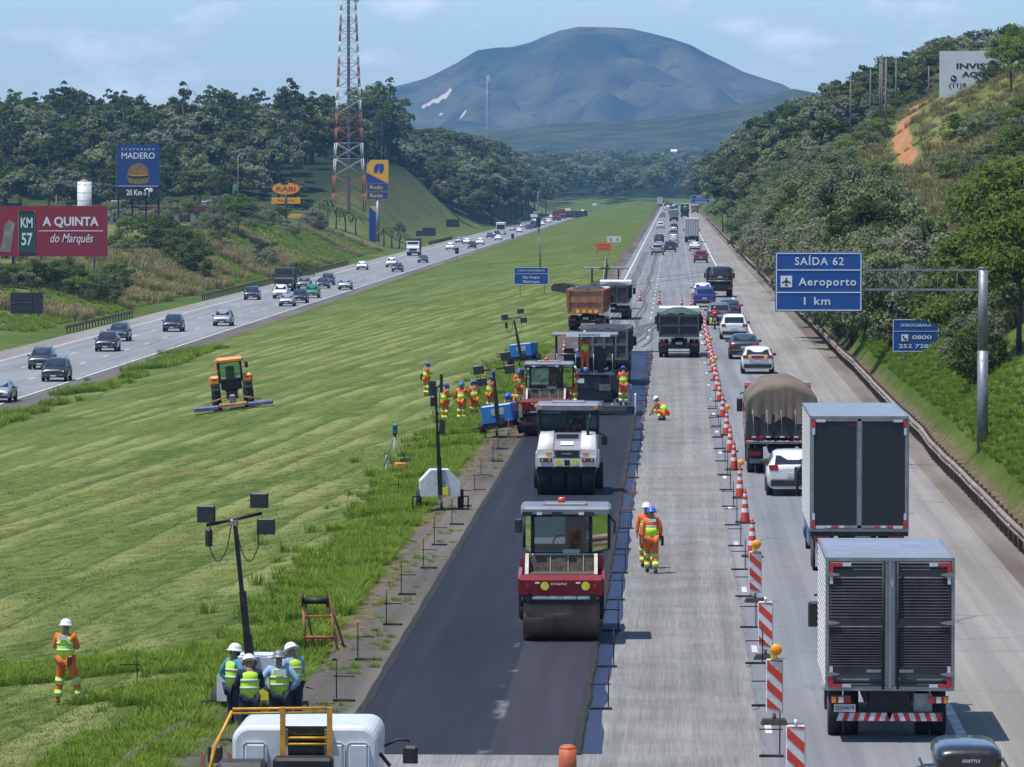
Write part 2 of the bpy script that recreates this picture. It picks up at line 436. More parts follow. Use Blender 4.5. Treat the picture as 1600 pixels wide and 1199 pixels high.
base = N.mix(N.ramp(N.math('ADD', N.attr('soil'), N.math('MULTIPLY', N.math('SUBTRACT', N.noise(freq=1.1, detail=5), 0.5), 0.9)), 0.35, 0.6), base, soilc)
redc = N.mix(N.ramp(N.noise(freq=1.0, detail=4), 0.35, 0.65), (0.36, 0.15, 0.06), (0.46, 0.24, 0.12))
base = N.mix(N.ramp(N.math('ADD', N.attr('red'), N.math('MULTIPLY', N.math('SUBTRACT', N.noise(freq=0.5, detail=4), 0.5), 0.6)), 0.4, 0.55), base, redc)
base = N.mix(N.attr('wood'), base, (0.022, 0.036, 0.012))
base = N.mul(0.8, base, N.mix(N.ramp(fine, 0.3, 0.7), (0.35, 0.4, 0.3), (1.15, 1.12, 1.1)))
N.bump(N.math('ADD', N.math('MULTIPLY', clump, 2.2), fine), 0.45, 0.05)
M_GRASS = N.done(base, 0.95, 0.1)
mow = (sst(-7.3, -9.0, GX) * sst(-41.5, -39.5, GX)) * (1 - 0.80 * sst(230, 900, GY))
soil = 0.62 * np.exp(-((GX + 7.4) / 0.55) ** 2) + 0.60 * np.exp(-((GX - 10.6) / 0.6) ** 2) + 0.55 * np.exp(-((GX + 41.9) / 0.6) ** 2) + 0.5 * np.exp(-((GX + 58.8) / 0.8) ** 2)
soil = soil + np.where((GX < -7) & (GX > -11), 0.5 * np.exp(-((GY - 112) / 2.2) ** 2) * np.exp(-((GX + 9.5) / 4) ** 2), 0)
soil = soil + 0.75 * np.exp(-((GX + 13.2) / 2.6) ** 2 - ((GY - 110.5) / 2.4) ** 2) + 0.5 * np.exp(-((GX + 39.5) / 2.2) ** 2 - ((GY - 300) / 40) ** 2)
dry = sst(14, 18, GX) * 1.0 + sst(-62, -66, GX) * (GY < 1120) * 0.85 + sst(-60, -66, GX) * (GY > 1120) * 0.5
RED = []
red = np.zeros(GX.shape)
_rp = [(1443, 163, 742), (1432, 172, 728), (1421, 182, 712), (1412, 193, 698), (1408, 208, 676), (1410, 222, 660), (1414, 236, 646), (1419, 248, 632)]
for _k in np.linspace(0, len(_rp) - 1.001, 44):
    _i = int(_k); px, py = (np.array(_rp[_i][:2]) * (1 - (_k - _i)) + np.array(_rp[_i + 1][:2]) * (_k - _i)).tolist()
    Yk = 330.0; p = PD(px, py, Yk)
    while Yk < 860 and p.z > GZ(p.x, p.y): Yk += 3.0; p = PD(px, py, Yk)
    RED.append((p.x, p.y))
    red = np.maximum(red, 1.0 * np.exp(-((GX - p.x) / 1.05) ** 2 - ((GY - p.y) / 9) ** 2))
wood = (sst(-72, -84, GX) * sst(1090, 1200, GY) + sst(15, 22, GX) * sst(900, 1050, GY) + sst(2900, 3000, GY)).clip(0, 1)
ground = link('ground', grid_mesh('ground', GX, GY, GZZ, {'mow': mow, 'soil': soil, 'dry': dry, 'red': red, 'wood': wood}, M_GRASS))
tag(ground, kind='structure')

# ------------------------------------------------------------------ roads
def roadmat(name, c1, c2, streak=0.5, rough=0.85, spec=0.25, grain=1.0, groove=0.0, wet=0.0, joints=0.0, rolled=False):
    N = NT(name)
    big = N.noise((1, 0.12, 1), 0.35, 4)
    st = N.noise((2.3, 0.012, 1), 1.0, 4, 0.6)
    gr = N.noise(freq=42, detail=2, rough=0.8)
    c = N.mix(N.ramp(big, 0.3, 0.7), c1, c2)
    c = N.mul(streak, c, N.mix(N.ramp(st, 0.3, 0.7), (0.55, 0.55, 0.57), (1.12, 1.12, 1.1)))
    c = N.mul(grain * 0.5, c, N.mix(N.ramp(gr, 0.3, 0.7), (0.55, 0.55, 0.55), (1.15, 1.15, 1.15)))
    if groove:
        x = N.xyz()[0]; g2 = N.noise((26, 0.35, 1), 1.0, 3)
        c = N.mul(groove, c, N.mix(N.ramp(g2, 0.3, 0.7), (0.5, 0.5, 0.5), (1.2, 1.2, 1.2)))
        cs = N.noise((0.4, 0.5, 1), 1.0, 5)
        c = N.mul(groove, c, N.mix(N.ramp(cs, 0.35, 0.65), (0.62, 0.62, 0.63), (1.12, 1.12, 1.1)))
    sp = N.noise((1, .35, 1), .9, 6, .7)
    c = N.mul(.75 if not rolled else .3, c, N.mix(N.ramp(sp, .60, .74), (1, 1, 1), (0.60, 0.59, 0.58)))
    vo = N.n.new('ShaderNodeTexVoronoi'); vo.feature = 'DISTANCE_TO_EDGE'; vo.inputs['Scale'].default_value = .16
    N.l.new(N.pos, vo.inputs['Vector'])
    if not rolled and not groove: c = N.mul(.6, c, N.mix(N.math('MULTIPLY', N.ramp(vo.outputs['Distance'], .010, .003), N.ramp(N.noise(freq=.12, detail=2), .48, .6)), (1, 1, 1), (0.35, 0.35, 0.35)))
    if rolled:
        x, y, _ = N.xyz()
        m_ = N.math('MULTIPLY', N.math('MULTIPLY', N.ramp(x, -3.42, -3.30), N.ramp(y, 112.5, 111.8)), .55)
        c = N.mix(m_, c, (0.050, 0.048, 0.056))
        e_ = N.math('MULTIPLY', N.math('MULTIPLY', N.ramp(x, -3.62, -3.38), N.ramp(x, -3.20, -3.34)), N.ramp(N.noise((1, .3, 1), 1.6, 5), .52, .70))
        c = N.mix(N.math('MULTIPLY', N.math('MULTIPLY', e_, N.ramp(y, 114, 108)), .7), c, (0.22, 0.21, 0.21))
        c = N.mul(.5, c, N.mix(N.ramp(N.noise((1.2, .03, 1), 1.0, 3), .35, .65), (.7, .7, .72), (1.25, 1.25, 1.25)))
    if joints:
        y = N.xyz()[1]
        jl = N.math('LESS_THAN', N.math('FRACT', N.math('ADD', N.math('MULTIPLY', y, 1 / 14.3), N.math('MULTIPLY', N.noise(freq=0.3, detail=1), 0.02))), 0.006)
        c = N.mul(joints, c, N.mix(jl, (1, 1, 1), (0.45, 0.45, 0.45)))
    if wet:
        w = N.noise((1, 0.3, 1), 0.8, 4)
        rg = N.math('MULTIPLY_ADD', w, 0.5, rough - 0.25)
    else: rg = rough
    N.bump(gr, 0.35, 0.006)
    return N.done(c, rg, spec)
M_OLD = roadmat('worn_asphalt', (0.178, 0.184, 0.196), (0.222, 0.227, 0.237), 0.55, joints=0.6)
M_SHO = roadmat('pale_shoulder_paving', (0.215, 0.200, 0.178), (0.275, 0.262, 0.24), 0.45, joints=0.5)
M_NEW = roadmat('fresh_asphalt', (0.019, 0.022, 0.033), (0.026, 0.029, 0.041), 0.25, 0.8, 0.12, 1.3, rolled=True)
M_TACK = roadmat('wet_tack_coat', (0.016, 0.030, 0.074), (0.034, 0.052, 0.105), 0.35, 0.75, 0.18, 1.4, wet=0)
M_MILL = roadmat('milled_asphalt', (0.205, 0.200, 0.192), (0.262, 0.258, 0.248), 0.45, 0.95, 0.15, 1.0, groove=0.38)
M_LEFT = roadmat('far_carriageway_asphalt', (0.200, 0.208, 0.220), (0.250, 0.256, 0.265), 0.5)
M_DRT = roadmat('dusty_verge', (0.085, 0.076, 0.068), (0.165, 0.148, 0.130), 0.35, 0.95, 0.1, 1.9)
M_DRT2 = roadmat('pale_dusty_verge', (0.150, 0.125, 0.102), (0.245, 0.212, 0.178), 0.35, 0.95, 0.1, 1.9)
M_DRK = roadmat('dark_inner_shoulder', (0.105, 0.095, 0.088), (0.145, 0.132, 0.122), 0.35, 0.9, 0.2)
M_EDGE = mat('loose_asphalt_edge', (.010, .010, .012), .95, var=.4, scale=16, bump=1.0, detail=8, col2=(.003, .003, .003))
M_WHT = mat('road_paint_white', (0.62, 0.62, 0.61), 0.7, var=0.18, scale=1.5, detail=8)
M_MARK = mat('tyre_rubber_stain', (0.055, 0.055, 0.058), 0.8, var=0.15, col2=(0.10, 0.10, 0.102), scale=0.7)
M_CONC = mat('weathered_concrete', (0.33, 0.30, 0.265), 0.9, var=0.2, scale=1.2, bump=0.3, detail=8)
def ysamp(a, b, n=1.06, mx=60.0):
    y = [a]
    while y[-1] < b: y.append(min(b, y[-1] + min(mx, max(2.5, y[-1] * (n - 1)))))
    return y
def strip(name, x0, x1, y0, y1, z, m, jl=0.0, jr=0.0, thick=0.0, kind='structure', jf=0.55):
    """road sheet; jl / jr roughen its edges, thick gives it real side faces"""
    Y = ysamp(y0, y1, 1.06) if not (jl or jr) else list(np.arange(y0, y1, 0.8)) + [y1]
    mb = MB(); n = len(Y)
    L = [(x0 + (jl * float(vnoise(y, 3.3, jf, 5) + 0.7 * vnoise(y, 9.1, jf * 5, 6)) if jl else 0), y, z) for y in Y]
    Rr = [(x1 + (jr * float(vnoise(y, 7.3, jf, 8) + 0.7 * vnoise(y, 2.1, jf * 5, 9)) if jr else 0), y, z) for y in Y]
    mb.add(L + Rr, [(i, n + i, n + i + 1, i + 1) for i in range(n - 1)])
    if thick:
        Ld = [(p[0] - 0.04, p[1], z - thick) for p in L]; Rd = [(p[0] + 0.04, p[1], z - thick) for p in Rr]
        mb.add(L + Ld, [(i, i + 1, n + i + 1, n + i) for i in range(n - 1)])
        mb.add(Rr + Rd, [(i, n + i, n + i + 1, i + 1) for i in range(n - 1)])
        for k in (0, n - 1): mb.add([L[k], Rr[k], Rd[k], Ld[k]], [(0, 1, 2, 3)])
    me = mb.mesh(name, m)
    o = link(name, me); tag(o, kind=kind); return o
YE = 2900
strip('road', -6.1, 5.62, 304, YE, 0.0, M_OLD)
strip('road', 1.66, 5.62, 55, 304, 0.0, M_OLD, jl=0.05, thick=0.07)
strip('milled_lane', -1.9, 1.70, 88.42, 304, -0.055, M_MILL)
strip('milled_lane', -6.6, 1.66, 55, 88.42, -0.002, M_MILL)
strip('tack_coat', -6.05, -1.30, 89.05, 305, -0.048, M_TACK, jr=0.11, jf=2.1)
strip('new_asphalt', -6.1, -1.78, 88.4, 219.5, 0.004, M_NEW, jl=0.02, jr=0.03, thick=0.06)
for xa, xb in ((-6.19, -6.02), (-1.83, -1.68)):
    strip('asphalt_edge', xa, xb, 88.5, 219.5, 0.016, M_EDGE, jl=0.022, jr=0.028, thick=0.07, jf=.35)
strip('road_shoulder', 5.62, 8.95, 55, YE, -0.004, M_SHO)
strip('verge', 8.95, 10.55, 55, YE, -0.02, M_DRT2)
strip('verge', -7.45, -6.1, 55, YE, -0.008, M_DRT, jl=0.25, jf=1.6)
strip('far_road', -55.3, -44.5, 200, YE, ZL, M_LEFT)
strip('far_road_shoulder', -44.5, -42.0, 200, YE, ZL - 0.01, M_DRK)
strip('far_road_shoulder', -58.3, -55.3, 200, YE, ZL - 0.01, M_SHO)
def lines(name, x, w, y0, y1, z, dash=None, gap=None):
    mb = MB()
    if dash is None:
        Y = ysamp(y0, y1)
        for a, b in zip(Y[:-1], Y[1:]): mb.add([(x - w / 2, a, z), (x + w / 2, a, z), (x + w / 2, b, z), (x - w / 2, b, z)], [(0, 1, 2, 3)])
    else:
        y = y0
        while y < y1:
            mb.add([(x - w / 2, y, z), (x + w / 2, y, z), (x + w / 2, y + dash, z), (x - w / 2, y + dash, z)], [(0, 1, 2, 3)]); y += dash + gap
    o = mb.build(name, M_WHT); tag(o, kind='structure'); return o
lines('edge_line', -5.33, 0.20, 312, YE, 0.006)
lines('edge_line', 5.40, 0.20, 55, YE, 0.006)
lines('lane_line', -1.75, 0.15, 330, 1500, 0.006, 4, 12)
lines('lane_line', 1.85, 0.15, 318, 1500, 0.006, 4, 12)
lines('lane_line', 1.80, 0.13, 60, 300, 0.006, 1.6, 14.4)
lines('edge_line', -44.25, 0.24, 200, YE, ZL + 0.006)
lines('edge_line', -55.05, 0.20, 200, YE, ZL + 0.006)
d0 = GP(12, 593, ZL).y
for xx, off in ((-47.8, 0.0), (-51.4, 7.0)):
    lines('lane_line', xx, 0.17, d0 - 160 + off, 1500, ZL + 0.006, 4, 12)
# wavy rubber marks left by the plant on the closed lane
def ribbon(pts, w, z=0.009):
    mb = MB(); pts = [Vector(p) for p in pts]; L, Rr = [], []
    for i, p in enumerate(pts):
        t = (pts[min(i + 1, len(pts) - 1)] - pts[max(i - 1, 0)]).normalized(); s = Vector((t.y, -t.x, 0)) * w / 2
        L.append((p.x - s.x, p.y - s.y, z)); Rr.append((p.x + s.x, p.y + s.y, z))
    n = len(pts); mb.add(L + Rr, [(i, n + i, n + i + 1, i + 1) for i in range(n - 1)])
    o = mb.build('tyre_mark', M_MARK); tag(o, kind='structure')
zz = 0.009
for k, (xc, ph) in enumerate(((-4.55, 0.0), (-4.25, 0.9), (-3.95, 1.7), (-2.75, 0.4), (-2.5, 1.2))):
    zz += 0.0015
    ribbon([(xc + (0.22 * math.sin(y / 13.0 + ph) * (1 - (y - 345) / 420)), y, 0) for y in range(345, 760, 4)], 0.16 + 0.05 * (k % 2), zz)
for k in range(7):
    zz += 0.0015
    x0 = -5.2 + 0.55 * k
    ribbon([(x0 + 3.6 * (i / 30.0) ** 1.5 + 0.25 * math.sin(i * 0.5 + k), 312 + 3.2 * i * (0.5 + 0.12 * k), 0) for i in range(22)], 0.2, zz)
for k, (a, b, c_, d_) in enumerate(((-5.0, 520, 4.6, 585), (-4.6, 500, 3.6, 552), (-4, 306, -2, 345), (-5.4, 318, -1.9, 330))):
    zz += 0.0015
    ribbon([(a + (c_ - a) * t, b + (d_ - b) * t + 3 * math.sin(t * 3), 0) for t in np.linspace(0, 1, 24)], 0.14, zz)
# dusty concrete apron and drain beside the works
mb = MB(); Y = list(np.arange(62, 106, 1.0))
Lp = [(-9.3 + 1.6 * sst(88, 104, y) + 0.2 * float(vnoise(y, 0, 2)), y, 0.0 - 0.12) for y in Y]
Rp = [(-7.2, y, 0.004) for y in Y]
mb.add(Lp + Rp, [(i, len(Y) + i, len(Y) + i + 1, i + 1) for i in range(len(Y) - 1)])
tag(mb.build('apron', M_DRT), kind='structure')
mb = MB()
Y = list(np.arange(150, 900, 3.0))
for prof in ([(10.62, 0.02), (10.75, -0.22), (11.05, -0.22), (11.28, 0.10)],):
    rings = [[Vector((a + 0.03 * float(vnoise(y, a, 4)), y, b + max(0, GZ(11.3, y) - 0.25) * (a > 11.2))) for a, b in prof] for y in Y]
    mb.loft(rings, closed=False, smooth=False)
tag(mb.build('drain_channel', M_CONC), kind='structure')
# ditch lip of dark concrete by the near grass
mb = MB(); Y = list(np.arange(62, 104, 1.0))
rings = [[Vector((-9.5 + 1.55 * sst(88, 104, y) + 0.1 * float(vnoise(y, 5, 3)), y, -0.14)), Vector((-9.85 + 1.6 * sst(88, 104, y), y, 0.02)), Vector((-10.2 + 1.6 * sst(88, 104, y), y, -0.2))] for y in Y]
mb.loft(rings, closed=False, smooth=False)
tag(mb.build('drain_wall', mat('stained_concrete', (0.14, 0.115, 0.10), 0.95, var=0.25, scale=2)), kind='structure')

# ------------------------------------------------------------------ distant hills and mountain
def hillmat(name, c1, c2, c3, rock=False, s=0.01):
    N = NT(name)
    c = N.mix(N.ramp(N.noise(freq=s, detail=6, rough=0.65), 0.35, 0.65), c1, c2)
    c = N.mix(N.ramp(N.noise(freq=s * 4, detail=6, rough=0.7), 0.5, 0.72), c, c3)
    if rock: c = N.mix(N.ramp(N.math('ADD', N.attr('rock'), N.math('MULTIPLY', N.math('SUBTRACT', N.noise(freq=0.03, detail=5), 0.5), 0.7)), 0.4, 0.6), c, (0.46, 0.40, 0.34))
    N.bump(N.noise(freq=s * 6, detail=6, rough=0.7), 0.9, 6.0)
    return N.done(c, 0.95, 0.05)
def heightfield(name, Yr, depth, outline, m, gul=0.12, rockpts=(), nx=220, ny=60, back=0.6, seed=1, base=0.0):
    o = np.array([(PD(a, b, Yr).x, PD(a, b, Yr).z) for a, b in outline])
    x = np.linspace(o[0, 0], o[-1, 0], nx); t = np.linspace(0, 1 + back, ny)
    X, T = np.meshgrid(x, t)
    prof = np.interp(X, o[:, 0], o[:, 1])
    wob = 0.35 * depth * 0.3 * vnoise(X, T * depth, depth * 0.22, seed)
    Y = Yr - depth * (1 - T)
    up = np.clip(T, 0, 1); g = np.where(T <= 1, up ** 1.15 * (1.0), 1 - ((T - 1) / back) ** 1.5)
    n1 = vnoise(X + 0.25 * Y, Y * 0.25, depth * 0.09, seed + 1); n2 = vnoise(X, Y * 0.4, depth * 0.035, seed + 2)
    rid = (np.abs(n1) * 1.2 - 0.5 + 0.4 * n2) * gul
    Z = base + (prof - base) * (g + rid * np.sin(np.pi * np.clip(T, 0, 1)))
    rock = np.zeros(X.shape)
    for (a, b, w, h) in rockpts:
        # point of the face under that pixel
        best = None
        for ti in range(ny):
            if t[ti] > 1: break
            p = PD(a, b, Yr - depth * (1 - t[ti])); zi = np.interp(p.x, x, Z[ti])
            if zi >= p.z: best = (p.x, t[ti]); break
        if best: rock = np.maximum(rock, np.exp(-((X - best[0]) / w) ** 2 - ((T - best[1]) / h) ** 2))
    ob = link(name, grid_mesh(name, X, Y, Z, {'rock': rock}, m)); tag(ob, kind='structure'); return ob
heightfield('mountain', 8200, 1500, [(520, 170), (575, 150), (607, 137), (640, 129), (665, 122), (690, 110), (715, 97), (745, 78), (775, 74), (800, 73), (828, 66), (850, 56), (875, 47), (905, 41), (950, 42), (985, 44), (1020, 52), (1050, 60), (1080, 70), (1105, 84), (1135, 98), (1160, 111), (1190, 121), (1225, 132), (1270, 160), (1330, 190)],
    hillmat('mountain_scrub', (0.022, 0.040, 0.022), (0.105, 0.11, 0.06), (0.010, 0.020, 0.010), True, 0.006), 0.34,
    [(702, 146, 4.5, 0.016), (697, 150, 5.5, 0.016), (691, 154, 6, 0.016), (684, 158, 6, 0.016), (677, 162, 5.5, 0.014), (670, 166, 5, 0.013), (662, 171, 4, 0.010), (726, 176, 3, 0.016), (722, 183, 4, 0.012), (689, 182, 4, 0.010)], 320, 120)
heightfield('hills', 5400, 900, [(480, 225), (600, 214), (640, 208), (700, 207), (800, 202), (860, 193), (930, 190), (1000, 188), (1050, 182), (1100, 172), (1150, 165), (1200, 150), (1240, 138), (1300, 150), (1400, 170)],
    hillmat('hill_pasture', (0.030, 0.048, 0.020), (0.085, 0.095, 0.042), (0.018, 0.032, 0.014), False, 0.02), 0.10, (), 200, 50, seed=9, base=20)

# ------------------------------------------------------------------ haze
hz = MB(); hz.box((-200, 5700, 165), (8200, 12400, 350))
haze = hz.build('haze'); tag(haze, kind='stuff')
hm_ = bpy.data.materials.new('haze_air'); hm_.use_nodes = True
hn, hl = hm_.node_tree.nodes, hm_.node_tree.links
hn.remove(hn['Principled BSDF'])
pv = hn.new('ShaderNodeVolumePrincipled'); pv.inputs['Color'].default_value = (0.26, 0.53, 1.0, 1)
pv.inputs['Density'].default_value = 7.0e-5; pv.inputs['Anisotropy'].default_value = 0.2
hl.new(pv.outputs[0], hn['Material Output'].inputs['Volume'])
haze.data.materials.append(hm_)
# ------------------------------------------------------------------ vegetation
_vn = vnoise
def _sn(x, y, s, seed=0):
    x /= s; y /= s; xi = math.floor(x); yi = math.floor(y); fx = x - xi; fy = y - yi
    def h(a, b):
        n = math.sin(a * 127.1 + b * 311.7 + seed * 74.7) * 43758.5453; return (n - math.floor(n)) * 2 - 1
    fx = fx * fx * (3 - 2 * fx); fy = fy * fy * (3 - 2 * fy)
    return (h(xi, yi) * (1 - fx) + h(xi + 1, yi) * fx) * (1 - fy) + (h(xi, yi + 1) * (1 - fx) + h(xi + 1, yi + 1) * fx) * fy
LM_DARK = leafmat('foliage_dark', (0.034, 0.054, 0.014), (0.074, 0.104, 0.027), (0.132, 0.165, 0.045), 0.45)
LM_OLIVE = leafmat('foliage_olive', (0.074, 0.099, 0.045), (0.153, 0.187, 0.084), (0.259, 0.284, 0.148), 0.5)
LM_LIME = leafmat('foliage_lime', (0.075, 0.115, 0.024), (0.125, 0.180, 0.038), (0.19, 0.245, 0.06), 0.5, 0.4)
LM_GREY = leafmat('foliage_grey', (0.099, 0.114, 0.074), (0.185, 0.198, 0.124), (0.284, 0.284, 0.185), 0.5)
LM_MIX = leafmat('foliage_warm', (0.060, 0.072, 0.020), (0.115, 0.125, 0.036), (0.175, 0.170, 0.060), 0.45)
M_BARK = mat('bark', (0.10, 0.08, 0.062), 0.95, var=0.25, scale=4)
M_BARKP = mat('pale_bark', (0.20, 0.18, 0.155), 0.9, var=0.2, scale=3)
def crown_mesh(name, seed, r, zc, rz, ncl, nlf, lf, m, low=0.25, clr=0.30, gap=0.0):
    """leaf-clump crown: quads on the shells of many small clumps spread through an uneven ellipsoid"""
    g = np.random.default_rng(seed)
    V = []
    for c in range(ncl):
        d = g.normal(size=3); d /= np.linalg.norm(d); d[2] = d[2] if d[2] > -low else -d[2] * 0.5
        rad = g.uniform(0.45, 1.0) ** 0.6
        lump = 1 + 0.28 * math.sin(3 * math.atan2(d[1], d[0]) + seed) * g.uniform(0.5, 1)
        c0 = np.array([d[0] * r * rad * lump, d[1] * r * rad * lump, zc + d[2] * rz * rad * g.uniform(0.85, 1.15)])
        cr_ = clr * r * g.uniform(0.6, 1.25)
        n = int(nlf * g.uniform(0.6, 1.3))
        q = g.normal(size=(n, 3)); q /= np.linalg.norm(q, axis=1)[:, None]
        q[:, 2] = np.where(q[:, 2] < -0.35, -q[:, 2], q[:, 2])
        p = c0 + q * cr_ * g.uniform(0.55, 1.08, (n, 1)) * np.array([1, 1, 0.72])
        nrm = q + g.normal(size=(n, 3)) * 0.45 + np.array([0, 0, 0.25]); nrm /= np.linalg.norm(nrm, axis=1)[:, None]
        a = np.cross(nrm, g.normal(size=(n, 3))); a /= np.linalg.norm(a, axis=1)[:, None]; b = np.cross(nrm, a)
        s = lf * g.uniform(0.6, 1.3, (n, 1)); a = a * s * 0.5; b = b * s * 0.36
        V.append(np.stack([p - a, p - b * 0.9, p + a, p + b], 1))
    V = np.concatenate(V).reshape(-1, 3); nq = len(V) // 4
    me = bpy.data.meshes.new(name); me.vertices.add(len(V)); me.vertices.foreach_set('co', V.ravel())
    me.loops.add(len(V)); me.loops.foreach_set('vertex_index', np.arange(len(V), dtype=np.int32))
    me.polygons.add(nq); me.polygons.foreach_set('loop_start', (np.arange(nq) * 4).astype(np.int32))
    me.update(); me.materials.append(m); return me
def trunk_mesh(name, seed, h, r, spread, nb, m):
    g = random.Random(seed); mb = MB()
    bend = [(g.uniform(-.04, .04) * h * t, g.uniform(-.04, .04) * h * t, h * t) for t in (0, .3, .6, 1)]
    bend[0] = (0, 0, -0.5)
    mb.tube(bend, [r, r * .8, r * .6, r * .3], 7)
    for i in range(nb):
        t = g.uniform(.4, .9); a = i * 2.4 + g.uniform(-.5, .5); b0 = Vector((0, 0, h * t))
        e = b0 + Vector((math.cos(a) * spread, math.sin(a) * spread, h * g.uniform(.12, .35)))
        mb.tube([b0, b0.lerp(e, .5) + Vector((0, 0, .06 * h)), e], [r * .45, r * .3, r * .12], 5)
    return mb.mesh(name, m)
TREES = {}
def variant(kind, i):
    if (kind, i) in TREES: return TREES[(kind, i)]
    s = hash((kind, i)) % 1 + i * 17 + len(kind)
    if kind == 'broad':   # ~12 m hillside tree
        v = (crown_mesh('crown', s, 4.2, 7.4, 4.2, 44, 70, 0.66, [LM_DARK, LM_OLIVE, LM_DARK, LM_MIX, LM_GREY, LM_OLIVE][i % 6]), trunk_mesh('trunk', s, 8, .25, 2.4, 5, M_BARK))
    elif kind == 'tall':  # slender gum with an open, tiered top
        v = (crown_mesh('crown', s, 3.0, 14.0, 4.2, 22, 60, 0.55, LM_DARK, clr=.34, low=.7), trunk_mesh('trunk', s, 16, .26, 2.2, 7, M_BARKP))
    elif kind == 'road':  # 7 m tree on the cutting, finer leaves
        v = (crown_mesh('crown', s, 3.1, 3.0, 2.7, 60, 150, 0.25, [LM_OLIVE, LM_GREY, LM_DARK, LM_OLIVE, LM_GREY, LM_OLIVE][i % 6], low=.95), trunk_mesh('trunk', s, 5, .16, 2.0, 6, M_BARK))
    elif kind == 'shrub':
        v = (crown_mesh('foliage', s, 1.35, 1.15, 1.2, 26, 110, 0.15, [LM_OLIVE, LM_GREY, LM_LIME, LM_DARK][i % 4], low=.6, clr=.36), trunk_mesh('stem', s, 1.4, .05, .7, 5, M_BARK))
    elif kind == 'lime':
        v = (crown_mesh('crown', s, 3.4, 4.2, 2.6, 56, 150, 0.26, LM_LIME, low=.4), trunk_mesh('trunk', s, 5, .18, 2.2, 6, M_BARK))
    TREES[(kind, i)] = v; return v
def proj(x, y, z):
    d = Vector((x, y, z - CH)); w_ = d.dot(_F); return 800 + FPX * d.dot(_R) / w_, 599.5 - FPX * d.dot(_U) / w_
ZONES = {
 'left forest': [(60, 'behind the left half of the red billboard'), (125, 'behind the lettering of the red billboard'), (180, 'between the silo and the tall blue billboard'), (255, 'right behind the tall blue billboard'), (330, 'behind the low red building'), (400, 'behind the flagpole'), (480, 'behind the oval pylon sign'), (540, 'left of the lattice tower'), (999, 'right of the lattice tower')],
 'second wood': [(690, 'behind the grassy cut bank'), (720, 'behind the slatted sign back'), (750, 'below the thin distant mast'), (790, 'behind the white coach'), (999, 'behind the camera mast')],
 'right wood': [(1110, 'near the distant gantry sign'), (1150, 'beside the far shoulder'), (1210, 'left of the SAÍDA sign'), (1290, 'behind the word SAÍDA'), (1360, 'left of the power poles'), (1420, 'behind the power poles'), (1465, 'left of the white billboard'), (1999, 'behind the white billboard')],
 'cutting': [(1200, 'near the white works sign'), (1280, 'behind the word SAÍDA'), (1350, 'behind the number 62'), (1400, 'behind the truss arm'), (1460, 'behind the SOROCABANA sign'), (1530, 'left of the gantry post'), (1999, 'right of the gantry post')]}
def size_word(sc, a, b): return 'small ' if sc < a else 'large ' if sc > b else 'middling '
def zone(label, group, x, y, sc):
    for k, zs_ in ZONES.items():
        if k in group or (k == 'cutting' and group.endswith('the cutting')):
            px = proj(x, y, GZ(x, y))[0]
            for lim, tx in zs_:
                if px < lim: break
            a, b = {'left forest': (.82, 1.0), 'second wood': (.95, 1.2), 'right wood': (.78, 1.0), 'cutting': (.85, 1.1)}[k]
            w_ = size_word(sc, a, b)
            short = {'left forest': 'tree of the station forest', 'second wood': 'tree of the second wood', 'right wood': 'tree of the right wood', 'cutting': label.split(' growing')[0].split(' on the')[0] + ' on the cutting'}[k]
            if 'gum' in label: short = 'slender gum of the station forest'
            return w_ + short + ' ' + tx, group + ' ' + tx + ' ' + w_.strip()
    return label, group
def plant(kind, i, x, y, sc, name, label, group, cat, z=None, sq=1.0):
    label, group = zone(label, group, x, y, sc)
    c, t = variant(kind, i)
    r = empty(name, (x, y, (GZ(x, y) if z is None else z) - 0.1), random.uniform(0, 6.28), label, cat, group)
    r.scale = (sc, sc, sc * random.uniform(.82, 1.22))
    link(c.name.split('.')[0], c, r); link(t.name.split('.')[0], t, r)
    return r
def scatter_pts(x0, x1, y0, y1, sp, seed, ok):
    g = random.Random(seed); out = []
    y = y0
    while y < y1:
        x = x0
        while x < x1:
            px, py = x + g.uniform(-.45, .45) * sp, y + g.uniform(-.45, .45) * sp
            if ok(px, py): out.append((px, py))
            x += sp
        y += sp
    return out
def inframe(x, y, m=12): return -0.1395 * y - m < x < 0.0735 * y + m
stuff_pts = {}
def to_stuff(kind, i, x, y, sc, z=None): stuff_pts.setdefault((kind, i), []).append((x, y, None, sc))
# --- forest on the hill beyond the service station
P = scatter_pts(-235, -84, 1105, 1640, 8.4, 1, lambda x, y: inframe(x, y) and (y > 1150 or x < -98))
P.sort(key=lambda p: p[1] - 0.0 * p[0])
n_ind = 0
for k, (x, y) in enumerate(P):
    tall = random.random() < (.20 if y < 1400 else .45)
    sc = random.uniform(.6, 1.28) * (.85 if tall else 1)
    if (k % 5 < 2 and n_ind < 120):
        n_ind += 1
        plant('tall' if tall else 'broad', k % (3 if tall else 6), x, y, sc, 'tall_tree' if tall else 'forest_tree',
              'slender tall gum tree with open crown in the forest behind the service station' if tall else 'dark broad tree in the dense forest on the hill behind the service station',
              'tall trees of the left forest' if tall else 'trees of the left forest', 'tree')
    else: to_stuff('tall' if tall else 'broad', k % (3 if tall else 6), x, y, sc)
